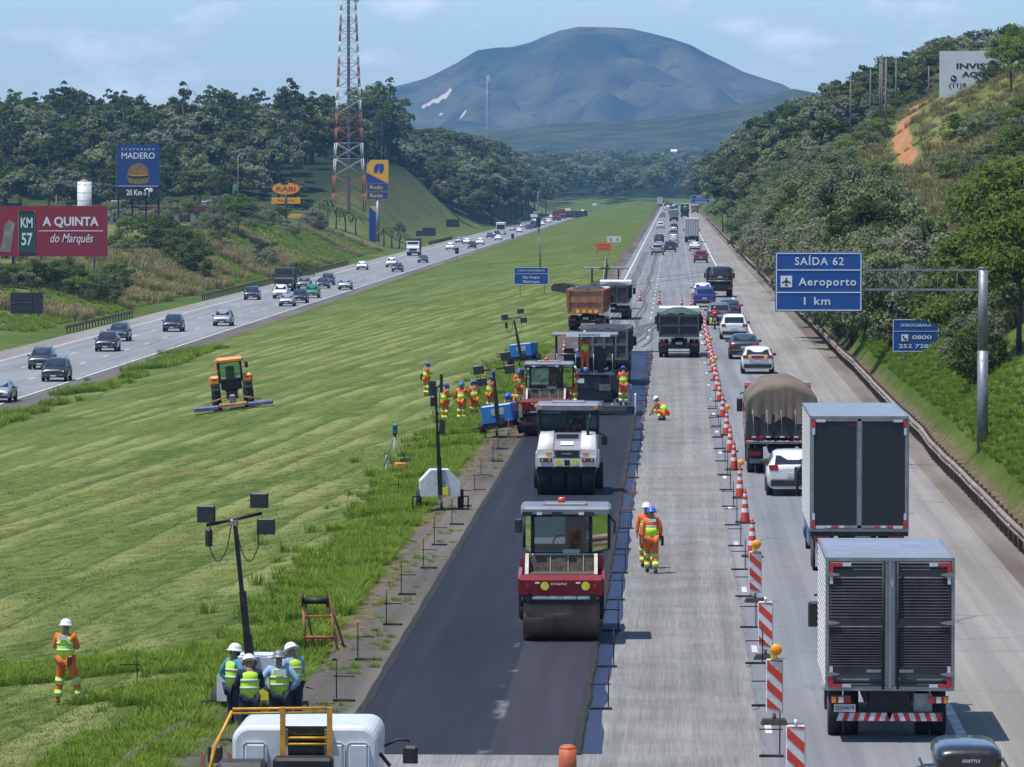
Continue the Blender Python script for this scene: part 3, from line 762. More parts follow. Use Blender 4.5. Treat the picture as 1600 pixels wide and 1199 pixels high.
# tall clump at the end of that hill, above the cut bank
for k, (px, py, Y) in enumerate([(560, 150, 1560), (575, 137, 1580), (590, 135, 1560), (603, 142, 1545), (606, 165, 1520), (585, 165, 1500), (566, 175, 1500), (548, 165, 1540), (610, 190, 1500), (596, 200, 1470)]):
    p = PD(px, py, Y); g = GZ(p.x, p.y)
    plant('broad' if k % 3 else 'tall', k % 3, p.x, p.y, max(.8, (p.z - g) / (11.6 if k % 3 else 18)), 'tall_tree', 'big tall tree at the end of the forest beside the lattice tower', 'tall trees by the lattice tower', 'tree')
# --- second wood, beyond the grassy cut bank
P = scatter_pts(-125, -61, 1560, 2380, 8.5, 2, lambda x, y: inframe(x, y) and (x < -66 or y > 1640) and not (y < 1700 and x < -95))
for k, (x, y) in enumerate(P):
    sc = random.uniform(.8, 1.35) * (1.25 if y > 1700 else .8)
    if k % 7 == 0: plant('broad', k % 6, x, y, sc, 'forest_tree', 'broad tree in the second wood past the grassy cut bank', 'trees of the second wood', 'tree')
    else: to_stuff('broad', k % 6, x, y, sc)
# --- woods across the end of the straight
P = scatter_pts(-420, 280, 2560, 3700, 14, 3, lambda x, y: inframe(x, y, 20) and (y > 2930 or x < -64 or x > 14 or (y > 2640 and -40 < x < -10)))
for k, (x, y) in enumerate(P): to_stuff('broad', k % 6, x, y, random.uniform(1.0, 1.7))
P = scatter_pts(-560, 420, 3720, 4700, 30, 4, lambda x, y: inframe(x, y, 20) and _sn(x, y, 160, 3) > -.15)
for k, (x, y) in enumerate(P): to_stuff('broad', k % 6, x, y, random.uniform(1.1, 1.9))
# --- dark wood on the right-hand hill
P = scatter_pts(13, 150, 760, 2700, 8.6, 5, lambda x, y: inframe(x, y) and (x > 13 + 4 * math.sin(y / 60)) and (y > 950 or x < 24 or x > 60))
P.sort(key=lambda p: p[1])
n_ind = 0
for k, (x, y) in enumerate(P):
    sc = random.uniform(.75, 1.2) * (1.15 if y > 1200 else .85 if y > 950 else .62)
    if k % 4 == 0 and n_ind < 110:
        n_ind += 1
        plant('broad', k % 6, x, y, sc, 'forest_tree', 'dark broad tree in the dense wood on the hill right of the carriageway', 'trees of the right wood', 'tree')
    else: to_stuff('broad', k % 6, x, y, sc)
def redfree(x, y):
    px, py = proj(x, y, GZ(x, y))
    if 1388 < px < 1456 and 165 < py < 330 and y < 790: return False
    if 1360 < px < 1485 and y < 252: return False
    if 1455 < px < 1600 and 520 < y < 645 and py < 215: return False
    return not (y < 760 and any(abs(x - a) < 2.6 and -55 < y - b < 14 for a, b in RED))
# --- trees and shrubs on the cutting
n_ind = 0
P = scatter_pts(13.2, 52, 262, 800, 5.2, 6, lambda x, y: inframe(x, y, 4) and x < 12.5 + y * 0.010 + 2 * _sn(x, y, 30, 4) and redfree(x, y))
for k, (x, y) in enumerate(P):
    sc = random.uniform(.7, 1.15)
    if n_ind < 70: n_ind += 1; plant('road', k % 6, x, y, sc, 'roadside_tree', 'olive green bushy tree on the cutting above the guard rail', 'bushy trees on the cutting', 'tree')
    else: to_stuff('road', k % 6, x, y, sc)
n_ind = 0
P = scatter_pts(12.6, 60, 205, 860, 3.6, 8, lambda x, y: inframe(x, y, 3) and x > 13.4 - (y < 300) * 0.6 and _sn(x, y, 11, 7) > -.25 + .62 * (x > 13 + .011 * y) and redfree(x, y))
for k, (x, y) in enumerate(P):
    sc = random.uniform(.6, 1.45)
    if n_ind < 140: n_ind += 1; plant('shrub', k % 8, x, y, sc, 'shrub', ['olive', 'grey green', 'light green', 'dark green'][k % 4] + ' shrub growing on the slope of the cutting', ['olive', 'grey green', 'light green', 'dark green'][k % 4] + ' shrubs on the cutting', 'shrub')
    else: to_stuff('shrub', k % 8, x, y, sc)
for k, (px, py, Y, s, kd) in enumerate([(1580, 150, 560, .85, 'lime'), (1604, 130, 570, .9, 'lime'), (1556, 160, 600, .42, 'road'), (1536, 172, 600, .36, 'road'), (1530, 560, 214, .42, 'road'), (1562, 520, 226, .85, 'road'), (1592, 600, 206, .8, 'lime'), (1585, 440, 250, .9, 'lime'), (1524, 640, 205, .40, 'road')]):
    p = PD(px, py, Y); g = GZ(p.x, p.y)
    plant(kd, k % 3, p.x, p.y, s, 'roadside_tree', ['bright lime green tree overlapping the white billboard on the hill', 'olive bush tree growing around the grey gantry post', 'lime green leafy tree on the slope behind the gantry post'][0 if k < 2 and kd == 'lime' else (2 if kd == 'lime' else 1)] if k not in (2, 3) else 'grey green bush covering the corner of the white billboard',
          ['lime trees by the billboard', 'bushes by the billboard', 'bushes by the gantry post', 'lime trees by the gantry post'][0 if k < 2 else 1 if k < 4 else 2 if kd == 'road' else 3], 'tree')
# --- bushes along the far carriageway
def lbush(px, py, Y, s, kd, i, lab, grp, name='shrub', cat='shrub'):
    p = PD(px, py, Y); return plant(kd, i, p.x, p.y, s, name, lab, grp, cat)
for k, (px, Y, s) in enumerate([(285, 690, 1.15), (262, 700, .95), (305, 680, .95), (240, 705, .9)]):
    lbush(px, 380, Y, s, 'road', 2, 'dark round tree right of the red billboard', 'dark trees by the red billboard', 'roadside_tree', 'tree')
for k in range(46):
    px = -10 + k * 4.6 + random.uniform(-4, 4); Y = random.uniform(560, 596) if px < 180 else random.uniform(600, 700)
    lbush(px, 400, Y, random.uniform(.9, 1.5), 'shrub', [3, 2, 7, 0][k % 4], ['dark green', 'light green', 'dark green', 'olive'][k % 4] + ' shrub below the red billboard beside the far carriageway', ['dark green', 'light green', 'dark green', 'olive'][k % 4] + ' shrubs by the far carriageway', 'shrub', 'shrub')
for k in range(40):
    px = 190 + k * 7 + random.uniform(-8, 8); Y = random.uniform(720, 1010)
    lbush(px, 400, Y, random.uniform(.9, 1.8), 'shrub', [0, 1, 2, 3][k % 4], ['olive', 'grey green', 'light green', 'dark green'][k % 4] + ' shrub on the bank in front of the service station', ['olive', 'grey green', 'light green', 'dark green'][k % 4] + ' shrubs before the service station', 'shrub', 'shrub')
for k, (px, Y, s, kd) in enumerate([(372, 820, .95, 'lime'), (400, 900, .8, 'road'), (20, 640, 1.0, 'road'), (350, 900, 1.0, 'road'), (330, 1000, 1.1, 'road'), (490, 1010, 1.0, 'road'), (625, 1190, .5, 'road')]):
    lbush(px, 380, Y, s, kd, 1, 'small %s tree on the bank of the far carriageway' % ('lime green' if kd == 'lime' else 'grey green'), 'small trees by the far carriageway', 'roadside_tree', 'tree')
# palms by the filling station
M_FROND = leafmat('palm_frond', (0.033, 0.058, 0.020), (0.074, 0.116, 0.033), (0.132, 0.181, 0.058), .6)
def palm(x, y, h):
    r = empty('palm_tree', (x, y, GZ(x, y) - .1), random.uniform(0, 6), 'dark leaved palm tree at the foot of the lattice tower', 'palm tree', 'palms by the filling station')
    MB().tube([(0, 0, 0), (.1, 0, h * .5), (.05, .1, h)], [.2, .15, .13], 7).build('trunk', M_BARKP, r)
    mb = MB()
    for i in range(16):
        a = i * 2.4; e = random.uniform(.1, 1.0); L = 2.4
        for j in range(10):
            t0, t1 = j / 10, (j + 1) / 10
            def P(t): return Vector((math.cos(a) * L * t * math.cos(e * .6), math.sin(a) * L * t * math.cos(e * .6), h + L * (t * math.sin(e) - 1.0 * t * t)))
            p0, p1 = P(t0), P(t1); s = Vector((-math.sin(a), math.cos(a), -.4)) * .34 * (1 - .6 * t0); s2 = Vector((math.sin(a), -math.cos(a), -.4)) * .34 * (1 - .6 * t0)
            mb.add([p0, p1, p1 + s, p0 + s], [(0, 1, 2, 3)]); mb.add([p0, p1, p1 + s2, p0 + s2], [(0, 1, 2, 3)])
    mb.build('crown', M_FROND, r)
for px, Y, h in [(500, 1060, 5.5), (512, 1075, 6.2), (525, 1070, 4.6), (540, 1075, 4.2), (556, 1080, 4.0), (600, 1085, 4.2), (612, 1090, 4.6), (624, 1095, 3.8), (482, 1050, 3.6)]:
    p = PD(px, 350, Y); palm(p.x, p.y, h)

# --- instanced stuff: the rest of the woods as one object
def stuff_instances(name, table):
    keys = list(table); pts = []; idx = []; scl = []; rot = []
    for i, k in enumerate(keys):
        for (x, y, z, s) in table[k]: pts.append((x, y, z)); idx.append(i); scl.append(s); rot.append(random.uniform(0, 6.28))
    P_ = np.array([(a, b) for a, b, c in pts]); Z_ = Hgt(P_[:, 0], P_[:, 1]) - .05
    me = bpy.data.meshes.new(name); me.from_pydata([(a, b, c) for (a, b), c in zip(P_.tolist(), Z_.tolist())], [], [])
    for nm, dat, ty in (('vi', idx, 'INT'), ('sc', scl, 'FLOAT'), ('rz', rot, 'FLOAT')):
        a = me.attributes.new(nm, ty, 'POINT'); a.data.foreach_set('value', dat)
    o = link(name, me); tag(o, kind='stuff')
    ng = bpy.data.node_groups.new(name, 'GeometryNodeTree')
    ng.interface.new_socket('Geometry', in_out='INPUT', socket_type='NodeSocketGeometry'); ng.interface.new_socket('Geometry', in_out='OUTPUT', socket_type='NodeSocketGeometry')
    n, l = ng.nodes, ng.links
    gi = n.new('NodeGroupInput'); go = n.new('NodeGroupOutput'); jn = n.new('GeometryNodeJoinGeometry')
    def na(nm, ty):
        a = n.new('GeometryNodeInputNamedAttribute'); a.data_type = ty; a.inputs['Name'].default_value = nm; return a.outputs['Attribute']
    vi, sc, rz = na('vi', 'INT'), na('sc', 'FLOAT'), na('rz', 'FLOAT')
    cx = n.new('ShaderNodeCombineXYZ'); l.new(rz, cx.inputs[2])
    for i, k in enumerate(keys):
        src = None
        cm = TREES[k][0] if k in TREES else TUFTS[k]
        for q in bpy.data.objects:
            if q.data == cm: src = q; break
        if src is None: continue
        oi = n.new('GeometryNodeObjectInfo'); oi.inputs['Object'].default_value = src; oi.transform_space = 'ORIGINAL'; oi.inputs['As Instance'].default_value = True
        eq = n.new('FunctionNodeCompare'); eq.data_type = 'INT'; eq.operation = 'EQUAL'; l.new(vi, eq.inputs[2]); eq.inputs[3].default_value = i
        ip = n.new('GeometryNodeInstanceOnPoints'); l.new(gi.outputs[0], ip.inputs['Points']); l.new(eq.outputs[0], ip.inputs['Selection'])
        l.new(oi.outputs['Geometry'], ip.inputs['Instance']); l.new(cx.outputs[0], ip.inputs['Rotation']); l.new(sc, ip.inputs['Scale'])
        l.new(ip.outputs[0], jn.inputs[0])
    l.new(jn.outputs[0], go.inputs[0])
    md = o.modifiers.new('scatter', 'NODES'); md.node_group = ng
    return o
shr = {k: v for k, v in stuff_pts.items() if k[0] in ('shrub', 'road')}
stuff_instances('woodland', {k: v for k, v in stuff_pts.items() if k not in shr})
stuff_instances('undergrowth', shr)

# --- grass: blade tufts
TUFTS = {}
GM_LUSH = leafmat('grass_blades_lush', (0.095, 0.150, 0.022), (0.170, 0.260, 0.036), (0.265, 0.345, 0.070), .6, .4)
GM_MOWN = leafmat('grass_blades_mown', (0.075, 0.110, 0.026), (0.125, 0.155, 0.048), (0.24, 0.24, 0.11), .7, .25)
GM_DRY = leafmat('grass_blades_dry', (0.124, 0.140, 0.049), (0.247, 0.223, 0.099), (0.388, 0.314, 0.165), .6, .25)
def tuft(key, seed, nb, h, w, spread, m):
    g = np.random.default_rng(seed); V = []; F = []
    for i in range(nb):
        a = g.uniform(0, 6.28); r = spread * math.sqrt(g.uniform(0, 1)); lean = g.uniform(.15, .9); hh = h * g.uniform(.5, 1.15)
        b = np.array([math.cos(a) * r, math.sin(a) * r, -.02]); d = np.array([math.cos(a), math.sin(a), 0]); s = np.array([-math.sin(a), math.cos(a), 0]) * w * g.uniform(.6, 1.3)
        m1 = b + d * lean * hh * .35 + np.array([0, 0, hh * .6]); t = b + d * lean * hh * .95 + np.array([0, 0, hh * (1 - lean * .3)])
        k = len(V); V += [b - s, b + s, m1 + s * .8, m1 - s * .8, t]; F += [(k, k + 1, k + 2, k + 3), (k + 3, k + 2, k + 4)]
    me = bpy.data.meshes.new('grass_clump'); me.from_pydata([tuple(v) for v in V], [], F); me.materials.append(m); TUFTS[key] = me
for i in range(3):
    tuft(('lush', i), i + 1, 46, .42, .012, .22, GM_LUSH)
    tuft(('mown', i), i + 11, 30, .075, .008, .30, GM_MOWN)
    tuft(('dry', i), i + 21, 60, .95, .022, .50, GM_DRY)
tab = {}
g = random.Random(5)
def tadd(k, x, y, s): tab.setdefault((k, g.randrange(3)), []).append((x, y, None, s))
for _ in range(26000):                                   # short mown grass on the median
    y = 84 + 130 * g.random() ** 1.4; x = g.uniform(-0.139 * y - 1, -7.6)
    if x > -42: tadd('mown', x, y, g.uniform(.7, 1.5))
for _ in range(9000):                                    # tall lush grass by the ditch and verge
    y = 84 + 230 * g.random() ** 1.7; x = -7.9 - abs(g.gauss(0, 1.1))
    if _sn(x, y, 2.2, 9) > -.35: tadd('lush', x, y, g.uniform(.5, 1.25))
for _ in range(900):                                     # weeds creeping over the dusty verge
    y = 90 + 190 * g.random() ** 1.4; x = g.uniform(-7.7, -6.35)
    if _sn(x, y, 1.7, 4) > .12: tadd('lush', x, y, g.uniform(.2, .5))
for _ in range(5200):                                    # uncut corner in front of the ditch
    y = g.uniform(84, 112); x = g.uniform(-15.5, -9.2)
    if _sn(x, y, 3.5, 12) > -.1 - .5 * (x > -11.5) and not (-13.6 < x < -11.6 and y < 101): tadd('lush', x, y, g.uniform(.35, .95))
for _ in range(3500):                                    # strip along the far carriageway
    y = g.uniform(240, 420); x = -40.5 + g.gauss(0, .9)
    if _sn(x, y, 6, 3) > -.1: tadd('lush', x, y, g.uniform(.8, 1.9))
for _ in range(7000):                                    # bright grass at the foot of the cutting
    y = 150 + 350 * g.random() ** 1.3; x = 11.3 + abs(g.gauss(0, 1.6))
    tadd('lush', x, y, g.uniform(.35, .9))
for _ in range(6500):                                    # dry rank grass up the cutting and on the far bank
    y = g.uniform(220, 900); x = g.uniform(14, min(60, .0735 * y + 3)) if .0735 * y + 3 > 14.5 else 14.2
    if not any(abs(x - a) < 1.3 and abs(y - b) < 9 for a, b in RED): tadd('dry' if _sn(x, y, 14, 5) > -.2 else 'lush', x, y, g.uniform(.7, 1.4))
for _ in range(7000):
    y = g.uniform(470, 1040); x = -62 - abs(g.gauss(0, 9))
    tadd('dry' if _sn(x, y, 18, 6) > -.1 else 'lush', x, y, g.uniform(.8, 1.7))
for (k, me), xy in zip(TUFTS.items(), [(-9, 95), (-12, 120), (18, 300), (-9.4, 97), (-13, 125), (19, 310), (-9.7, 99), (-14, 130), (20, 320)]):
    o = link('grass_clump', me); o.location = (*xy, GZ(*xy)); tag(o, kind='stuff')
stuff_instances('grass', tab)
# ------------------------------------------------------------------ vehicles on the road
PAINT = mat('car_paint', (0.5, 0.5, 0.5), 0.3, 0.0, var=0.03, coat=0.8)
def paint(name, c, metal=0.0):
    return mat('paint_' + name, c, 0.32, metal, var=0.05, scale=2.0, coat=0.8)
PC = {'white': paint('white', (0.72, 0.72, 0.71)), 'black': paint('black', (0.010, 0.010, 0.012)), 'dark grey': paint('dark_grey', (0.040, 0.045, 0.054), .3),
      'silver': paint('silver', (0.40, 0.42, 0.44), .5), 'grey': paint('grey', (0.15, 0.165, 0.185), .3), 'blue': paint('blue', (0.010, 0.055, 0.30), .2), 'green': paint('green', (0.02, 0.20, 0.06), .2),
      'red': paint('red', (0.23, 0.012, 0.018)), 'navy': paint('navy', (0.018, 0.026, 0.055), .3)}
M_CGLASS = mat('dark_window_glass', (0.012, 0.017, 0.022), 0.06, var=0.1, spec=0.9)
M_TYRE = mat('tyre_rubber', (0.018, 0.018, 0.019), 0.85, var=0.2, scale=6)
M_RIM = mat('wheel_rim_metal', (0.36, 0.37, 0.38), 0.35, 0.8)
M_BLKP = mat('black_plastic', (0.016, 0.016, 0.018), 0.55, var=0.15)
M_TAIL = mat('red_lamp_lens', (0.42, 0.012, 0.012), 0.2, var=0.15)
M_HEAD = mat('headlamp_lens', (0.75, 0.78, 0.80), 0.08, var=0.1, spec=0.9)
M_PLATE = mat('number_plate', (0.55, 0.56, 0.58), 0.5, var=0.05)
M_LET_K = mat('black_lettering', (0.012, 0.012, 0.014), 0.6, var=0.05)
M_LET_W = mat('white_lettering', (0.80, 0.80, 0.80), 0.5, var=0.03)
M_STEEL = mat('grey_steel', (0.20, 0.21, 0.22), 0.5, 0.6, var=0.15)
M_DKST = mat('dark_chassis_steel', (0.022, 0.022, 0.024), 0.6, 0.3, var=0.2, scale=5)
M_AMB = mat('amber_lens', (0.85, 0.30, 0.02), 0.25, var=0.1)
CARS = {
 'suv': dict(L=4.38, W=1.84, st=[(0, .46, .90, .95, .74, .76, .58), (.07, .32, 1.02, 1.08, .87, .89, .70), (.40, .28, 1.05, 1.58, .90, .91, .66), (1.1, .27, 1.04, 1.68, .91, .92, .68), (2.1, .27, 1.03, 1.67, .91, .92, .68), (2.62, .27, 1.02, 1.58, .91, .92, .66), (3.3, .28, 1.01, 1.08, .91, .91, .76), (4.1, .32, .93, .98, .89, .88, .70), (4.36, .42, .70, .75, .76, .78, .62)], rw=(.9, 3.45), r=.35),
 'hatch': dict(L=4.05, W=1.75, st=[(0, .42, .84, .89, .72, .74, .58), (.06, .28, .96, 1.02, .84, .86, .68), (.48, .25, .98, 1.40, .86, .87, .62), (1.1, .24, .97, 1.48, .87, .875, .64), (2.0, .24, .96, 1.47, .87, .875, .64), (2.45, .24, .95, 1.38, .87, .87, .62), (3.15, .25, .94, 1.0, .87, .86, .72), (3.8, .29, .84, .89, .85, .84, .66), (4.03, .40, .62, .67, .72, .74, .58)], rw=(.78, 3.22), r=.31),
 'sedan': dict(L=4.5, W=1.77, st=[(0, .42, .82, .87, .72, .74, .62), (.08, .28, .97, 1.02, .85, .86, .74), (.72, .24, 1.0, 1.06, .87, .88, .70), (1.35, .24, .98, 1.42, .87, .88, .62), (2.2, .24, .97, 1.46, .87, .88, .63), (2.7, .24, .96, 1.38, .87, .88, .61), (3.45, .25, .95, 1.0, .87, .87, .73), (4.2, .29, .85, .9, .85, .84, .67), (4.48, .40, .62, .67, .72, .74, .58)], rw=(.95, 3.6), r=.31, back=2),
 'pickup': dict(L=5.2, W=1.86, st=[(0, .48, 1.0, 1.04, .84, .86, .80), (.05, .40, 1.04, 1.08, .90, .91, .84), (1.62, .34, 1.06, 1.10, .91, .92, .84), (1.85, .33, 1.06, 1.68, .91, .92, .66), (2.7, .32, 1.05, 1.76, .91, .92, .68), (3.3, .32, 1.04, 1.68, .91, .92, .66), (4.0, .33, 1.04, 1.12, .91, .91, .76), (4.9, .36, .98, 1.03, .90, .89, .72), (5.18, .46, .75, .80, .80, .82, .66)], rw=(1.1, 4.25), r=.38, back=2),
}
def hull_rings(st):
    rings = []
    for (y, zb, zl, zt, wb, wl, wt) in st:
        h = [(wb * .90, zb), (wb, zb + .13), ((wl + wb) / 2 + .015, (zb + zl) / 2 + .08), (wl, zl - .03), (wt + .02, zt - .06 if zt - zl > .2 else zt - .025), (wt * .82, zt), (wt * .30, zt + .018)]
        rings.append([Vector((a, y, b)) for a, b in h] + [Vector((-a, y, b)) for a, b in reversed(h)])
    return rings
def inset_quad(q, k, off):
    c = sum(q, Vector()) / 4; n = (q[1] - q[0]).cross(q[3] - q[0]).normalized()
    return [c + (p - c) * k + n * off for p in q]
def panel(mb, q, k, off, outc):
    n = (q[1] - q[0]).cross(q[3] - q[0]).normalized(); c = sum(q, Vector()) / 4
    if n.dot(c - outc) < 0: q = [q[0], q[3], q[2], q[1]]
    a = inset_quad(q, k, off); b = inset_quad(q, k, -.02)
    mb.add(a + b, [(0, 1, 2, 3), (0, 4, 5, 1), (1, 5, 6, 2), (2, 6, 7, 3), (3, 7, 4, 0)])
def wheel(parent, x, y, r, w, name='wheel', rim=M_RIM, seg=16):
    o = MB().cyl((x - w / 2, y, r), (x + w / 2, y, r), r, n=seg).build(name, M_TYRE, parent)
    s = 1 if x > 0 else -1
    MB().cyl((x + s * (w / 2 - .03), y, r), (x + s * (w / 2 + .008), y, r), r * .62, r * .56, n=seg).build('rim', rim, o)
    return o
def car(kind, name, simple=False):
    C = CARS[kind]; st = C['st']; rings = hull_rings(st); bk = C.get('back', 1); oc = Vector((0, C['L'] / 2, .8))
    W = C['W'] / 2; L = C['L']
    hull = MB().loft(rings)
    rear = MB(); fs = MB(); side = []
    n14 = 14
    def rq(i, j): return [rings[i][j], rings[i][(j + 1) % 14], rings[i + 1][(j + 1) % 14], rings[i + 1][j]]
    def bigq(i): return [rings[i][4], rings[i][9], rings[i + 1][9], rings[i + 1][4]]
    q = bigq(bk); panel(rear, [q[0].lerp(q[3], .06), q[1].lerp(q[2], .06), q[2].lerp(q[1], .06), q[3].lerp(q[0], .06)], .90, .045, oc)
    ws = bk + 4 - (0 if bk == 1 else 1) if False else 5
    panel(fs, bigq(5), .90, .045, oc)
    for i in range(bk + 1, 5):
        for j in (3, 9):
            m = MB(); panel(m, rq(i, j), .88, .012, oc); side.append(m)
    if simple:
        parts = [(hull, PAINT), (rear, M_CGLASS), (fs, M_CGLASS)] + [(m, M_CGLASS) for m in side]
        wh = MB()
        for y in C['rw']:
            for s in (-1, 1): wh.cyl((s * (W - .2), y, C['r']), (s * (W + .01), y, C['r']), C['r'], n=10)
        parts.append((wh, M_TYRE))
        lt = MB(); lt.box((-W + .22, .06, .92), (.26, .1, .16)); lt.box((W - .22, .06, .92), (.26, .1, .16)); parts.append((lt, M_TAIL))
        hd = MB(); hd.box((-W + .26, L - .17, .70), (.34, .2, .13)); hd.box((W - .26, L - .17, .70), (.34, .2, .13)); parts.append((hd, M_HEAD))
        bp = MB(); bp.box((0, .06, .45), (W * 1.6, .16, .2)); bp.box((0, L - .08, .40), (W * 1.45, .16, .18)); parts.append((bp, M_BLKP))
        allm = MB(); mi = []; ms = []
        for m, mt in parts:
            allm.add(m.v, m.f); allm.sm[-len(m.f):] = m.sm
            if mt not in ms: ms.append(mt)
            mi += [ms.index(mt)] * len(m.f)
        me = allm.mesh(name); [me.materials.append(x) for x in ms]; me.polygons.foreach_set('material_index', mi)
        return link(name, me)
    r = empty(name)
    b = hull.build('body', PAINT, r)
    rear.build('rear_window', M_CGLASS, r); fs.build('windscreen', M_CGLASS, r)
    for m in side: m.build('side_window', M_CGLASS, r)
    for y in C['rw']:
        for s in (-1, 1):
            MB().cyl((s * (W - .08), y, C['r'] + .02), (s * (W + .004), y, C['r'] + .02), C['r'] + .07, n=18).build('wheel_arch', M_BLKP, r)
            wheel(r, s * (W - .09), y, C['r'], .22)
    hi = kind in ('suv', 'hatch')
    for s in (-1, 1):
        if hi: MB().prism([(-.13, -.10), (.17, -.08), (.19, .07), (-.10, .11)] if s > 0 else [(-.17, -.08), (.13, -.10), (.10, .11), (-.19, .07)], -.05, .22, 'y').build('taillight', M_TAIL, r).location = (s * (W - .24), .04, .95)
        else: MB().bbox((s * (W - .22), .07, .84), (.32, .20, .17), .03).build('taillight', M_TAIL, r)
        MB().bbox((s * (W - .30), L - .20, .74 if hi else .66), (.36, .26, .14), .04).build('headlight', M_HEAD, r)
        MB().bbox((s * (W + .09), st[6][0] - .35, st[6][2] + .06), (.20, .12, .14), .03).build('mirror', M_BLKP, r)
    MB().bbox((0, .05, .46), (W * 1.72, .20, .24), .04).build('rear_bumper', M_BLKP, r)
    MB().bbox((0, L - .07, .42), (W * 1.6, .20, .22), .04).build('front_bumper', M_BLKP, r)
    MB().box((0, L - .035, .62), (W * .95, .10, .12)).build('grille', M_BLKP, r)
    MB().box((0, -.015 if hi else -.01, .72), (.42, .03, .13)).build('number_plate', M_PLATE, r)
    MB().box((0, L + .03, .45), (.42, .02, .12)).build('number_plate', M_PLATE, r)
    if kind == 'suv':
        for s in (-1, 1): MB().tube([(s * .60, .55, 1.69), (s * .62, .7, 1.73), (s * .62, 2.2, 1.74), (s * .6, 2.4, 1.68)], .02, 5).build('roof_rail', M_BLKP, r)
    return r
PROTO = {}
def put_car(kind, col, px, py, label, group=None, face='away', zr=0.0, name='car', X=None, simple=None, lane=None):
    """px,py: photo pixel of the middle of the end of the car that faces the viewer, at the road"""
    p = GP(px, py, zr)
    if X is not None: p.x = X
    simple = (p.y > 950) if simple is None else simple
    k = (kind, simple)
    if k not in PROTO:
        PROTO[k] = car(kind, name, simple); o = PROTO[k]
    else: o = copy_tree(PROTO[k])
    L = CARS[kind]['L']
    if face == 'away': o.location = p; o.rotation_euler = (0, 0, 0)
    else: o.location = (p.x, p.y + L, p.z); o.rotation_euler = (0, 0, math.pi)
    PENDING.append((o, col)); o['label'] = label; o['category'] = {'suv': 'car', 'sedan': 'car', 'hatch': 'car', 'pickup': 'pickup truck'}[kind]
    if group: o['group'] = group
    return o
PENDING = []
# near carriageway, driving away
polo = put_car('hatch', 'white', 1240, 776, 'white hatchback beside the black doored box truck behind the tarpaulin lorry')
pol = put_car('hatch', 'white', 1184, 585, 'white patrol car with yellow and red chevron band across its tail')
put_car('sedan', 'dark grey', 1163, 562, 'dark slate sedan between the white crossover and the patrol car')
put_car('suv', 'white', 1147, 531, 'white crossover driving behind the red jacketed motorcyclist')
put_car('suv', 'grey', 1124, 509, 'grey crossover just ahead of the red jacketed motorcyclist')
put_car('sedan', 'navy', 1140, 499, 'navy sedan right of the grey crossover ahead of the motorcyclist')
put_car('suv', 'blue', 1101, 480, 'bright blue crossover beside the tow truck')
put_car('hatch', 'white', 1098, 468, 'white hatchback mostly hidden in front of the bright blue crossover')
put_car('suv', 'red', 1095, 411, 'dark red crossover ahead of the tow truck')
put_car('sedan', 'white', 1086, 393, 'white sedan following the white box lorry')
put_car('suv', 'silver', 1027, 399, 'silver crossover on the lane beside the white edge line')
put_car('suv', 'dark grey', 1047, 394, 'dark grey crossover last in the middle lane queue')
put_car('hatch', 'dark grey', 1030, 379, 'dark hatchback ahead of the silver crossover by the edge line')
put_car('sedan', 'silver', 1051, 387, 'silver sedan second from the end of the middle lane queue')
put_car('hatch', 'white', 1052, 379, 'white hatchback third from the end of the middle lane queue')
put_car('suv', 'grey', 1052, 372, 'grey crossover fourth from the end of the middle lane queue')
put_car('hatch', 'white', 1052, 366, 'white hatchback fifth from the end of the middle lane queue')
put_car('suv', 'dark grey', 1053, 361, 'dark crossover behind the tanker in the middle lane')
put_car('suv', 'white', 1032, 358, 'white crossover in the edge lane ahead of the dark hatchback')
put_car('suv', 'silver', 1035, 340, 'silver crossover in the edge lane level with the tanker')
g = random.Random(3)
far_cols = ['white', 'dark grey', 'silver', 'black']
for k, (px, py) in enumerate([(1041, 329), (1049, 328), (1048, 333), (1040, 324), (1053, 325), (1051, 322), (1057, 323), (1046, 322), (1044, 326), (1056, 327), (1060, 322), (1043, 320)]):
    c = far_cols[k % 4]; put_car(['suv', 'hatch', 'sedan'][k % 3], c, px, py, 'tiny distant %s car where the near carriageway vanishes' % c, 'distant %s cars at the end of the near carriageway' % c)
# far carriageway, driving towards the viewer
def L_(kind, col, px, py, label, group=None): return put_car(kind, col, px, py, label, group, 'here', ZL)
L_('sedan', 'silver', -6, 630, 'silver car just ahead of the black and dark grey crossovers side by side')
L_('suv', 'black', 83, 597, 'black crossover alongside a dark grey one on the far carriageway')
L_('suv', 'dark grey', 61, 578, 'dark grey crossover just behind and left of the black crossover')
L_('suv', 'black', 164, 550, 'black crossover with another dark one close on its outer side')
L_('suv', 'dark grey', 183, 534, 'dark crossover close to the long pale shoulder behind a black one')
L_('suv', 'navy', 268, 519, 'navy crossover alone in the middle lane of the far carriageway')
L_('suv', 'silver', 346, 510, 'silver estate crossover with roof rails driving alone by the median')
L_('suv', 'navy', 392, 469, 'navy crossover next to the far guard rail ahead of the black lorry')
L_('pickup', 'white', 437, 467, 'white pickup truck in front of the black lorry')
L_('sedan', 'silver', 447, 479, 'silver sedan leading the knot of cars beside the black lorry')
L_('suv', 'black', 467, 474, 'black crossover between the silver sedan and the green one')
L_('suv', 'green', 486, 466, 'bright green crossover on the far carriageway')
L_('suv', 'grey', 474, 452, 'grey crossover right behind the black lorry')
L_('sedan', 'black', 503, 451, 'black sedan in the middle lane behind the green crossover')
L_('suv', 'dark grey', 511, 446, 'dark grey crossover hidden behind the black sedan')
L_('sedan', 'silver', 538, 453, 'silver sedan by the median line behind the green crossover')
L_('sedan', 'white', 565, 422, 'white sedan beside the end of the guard rail, ahead of the tipper lorry')
L_('pickup', 'white', 611, 418, 'white pickup beside a black sedan ahead of the tipper lorry')
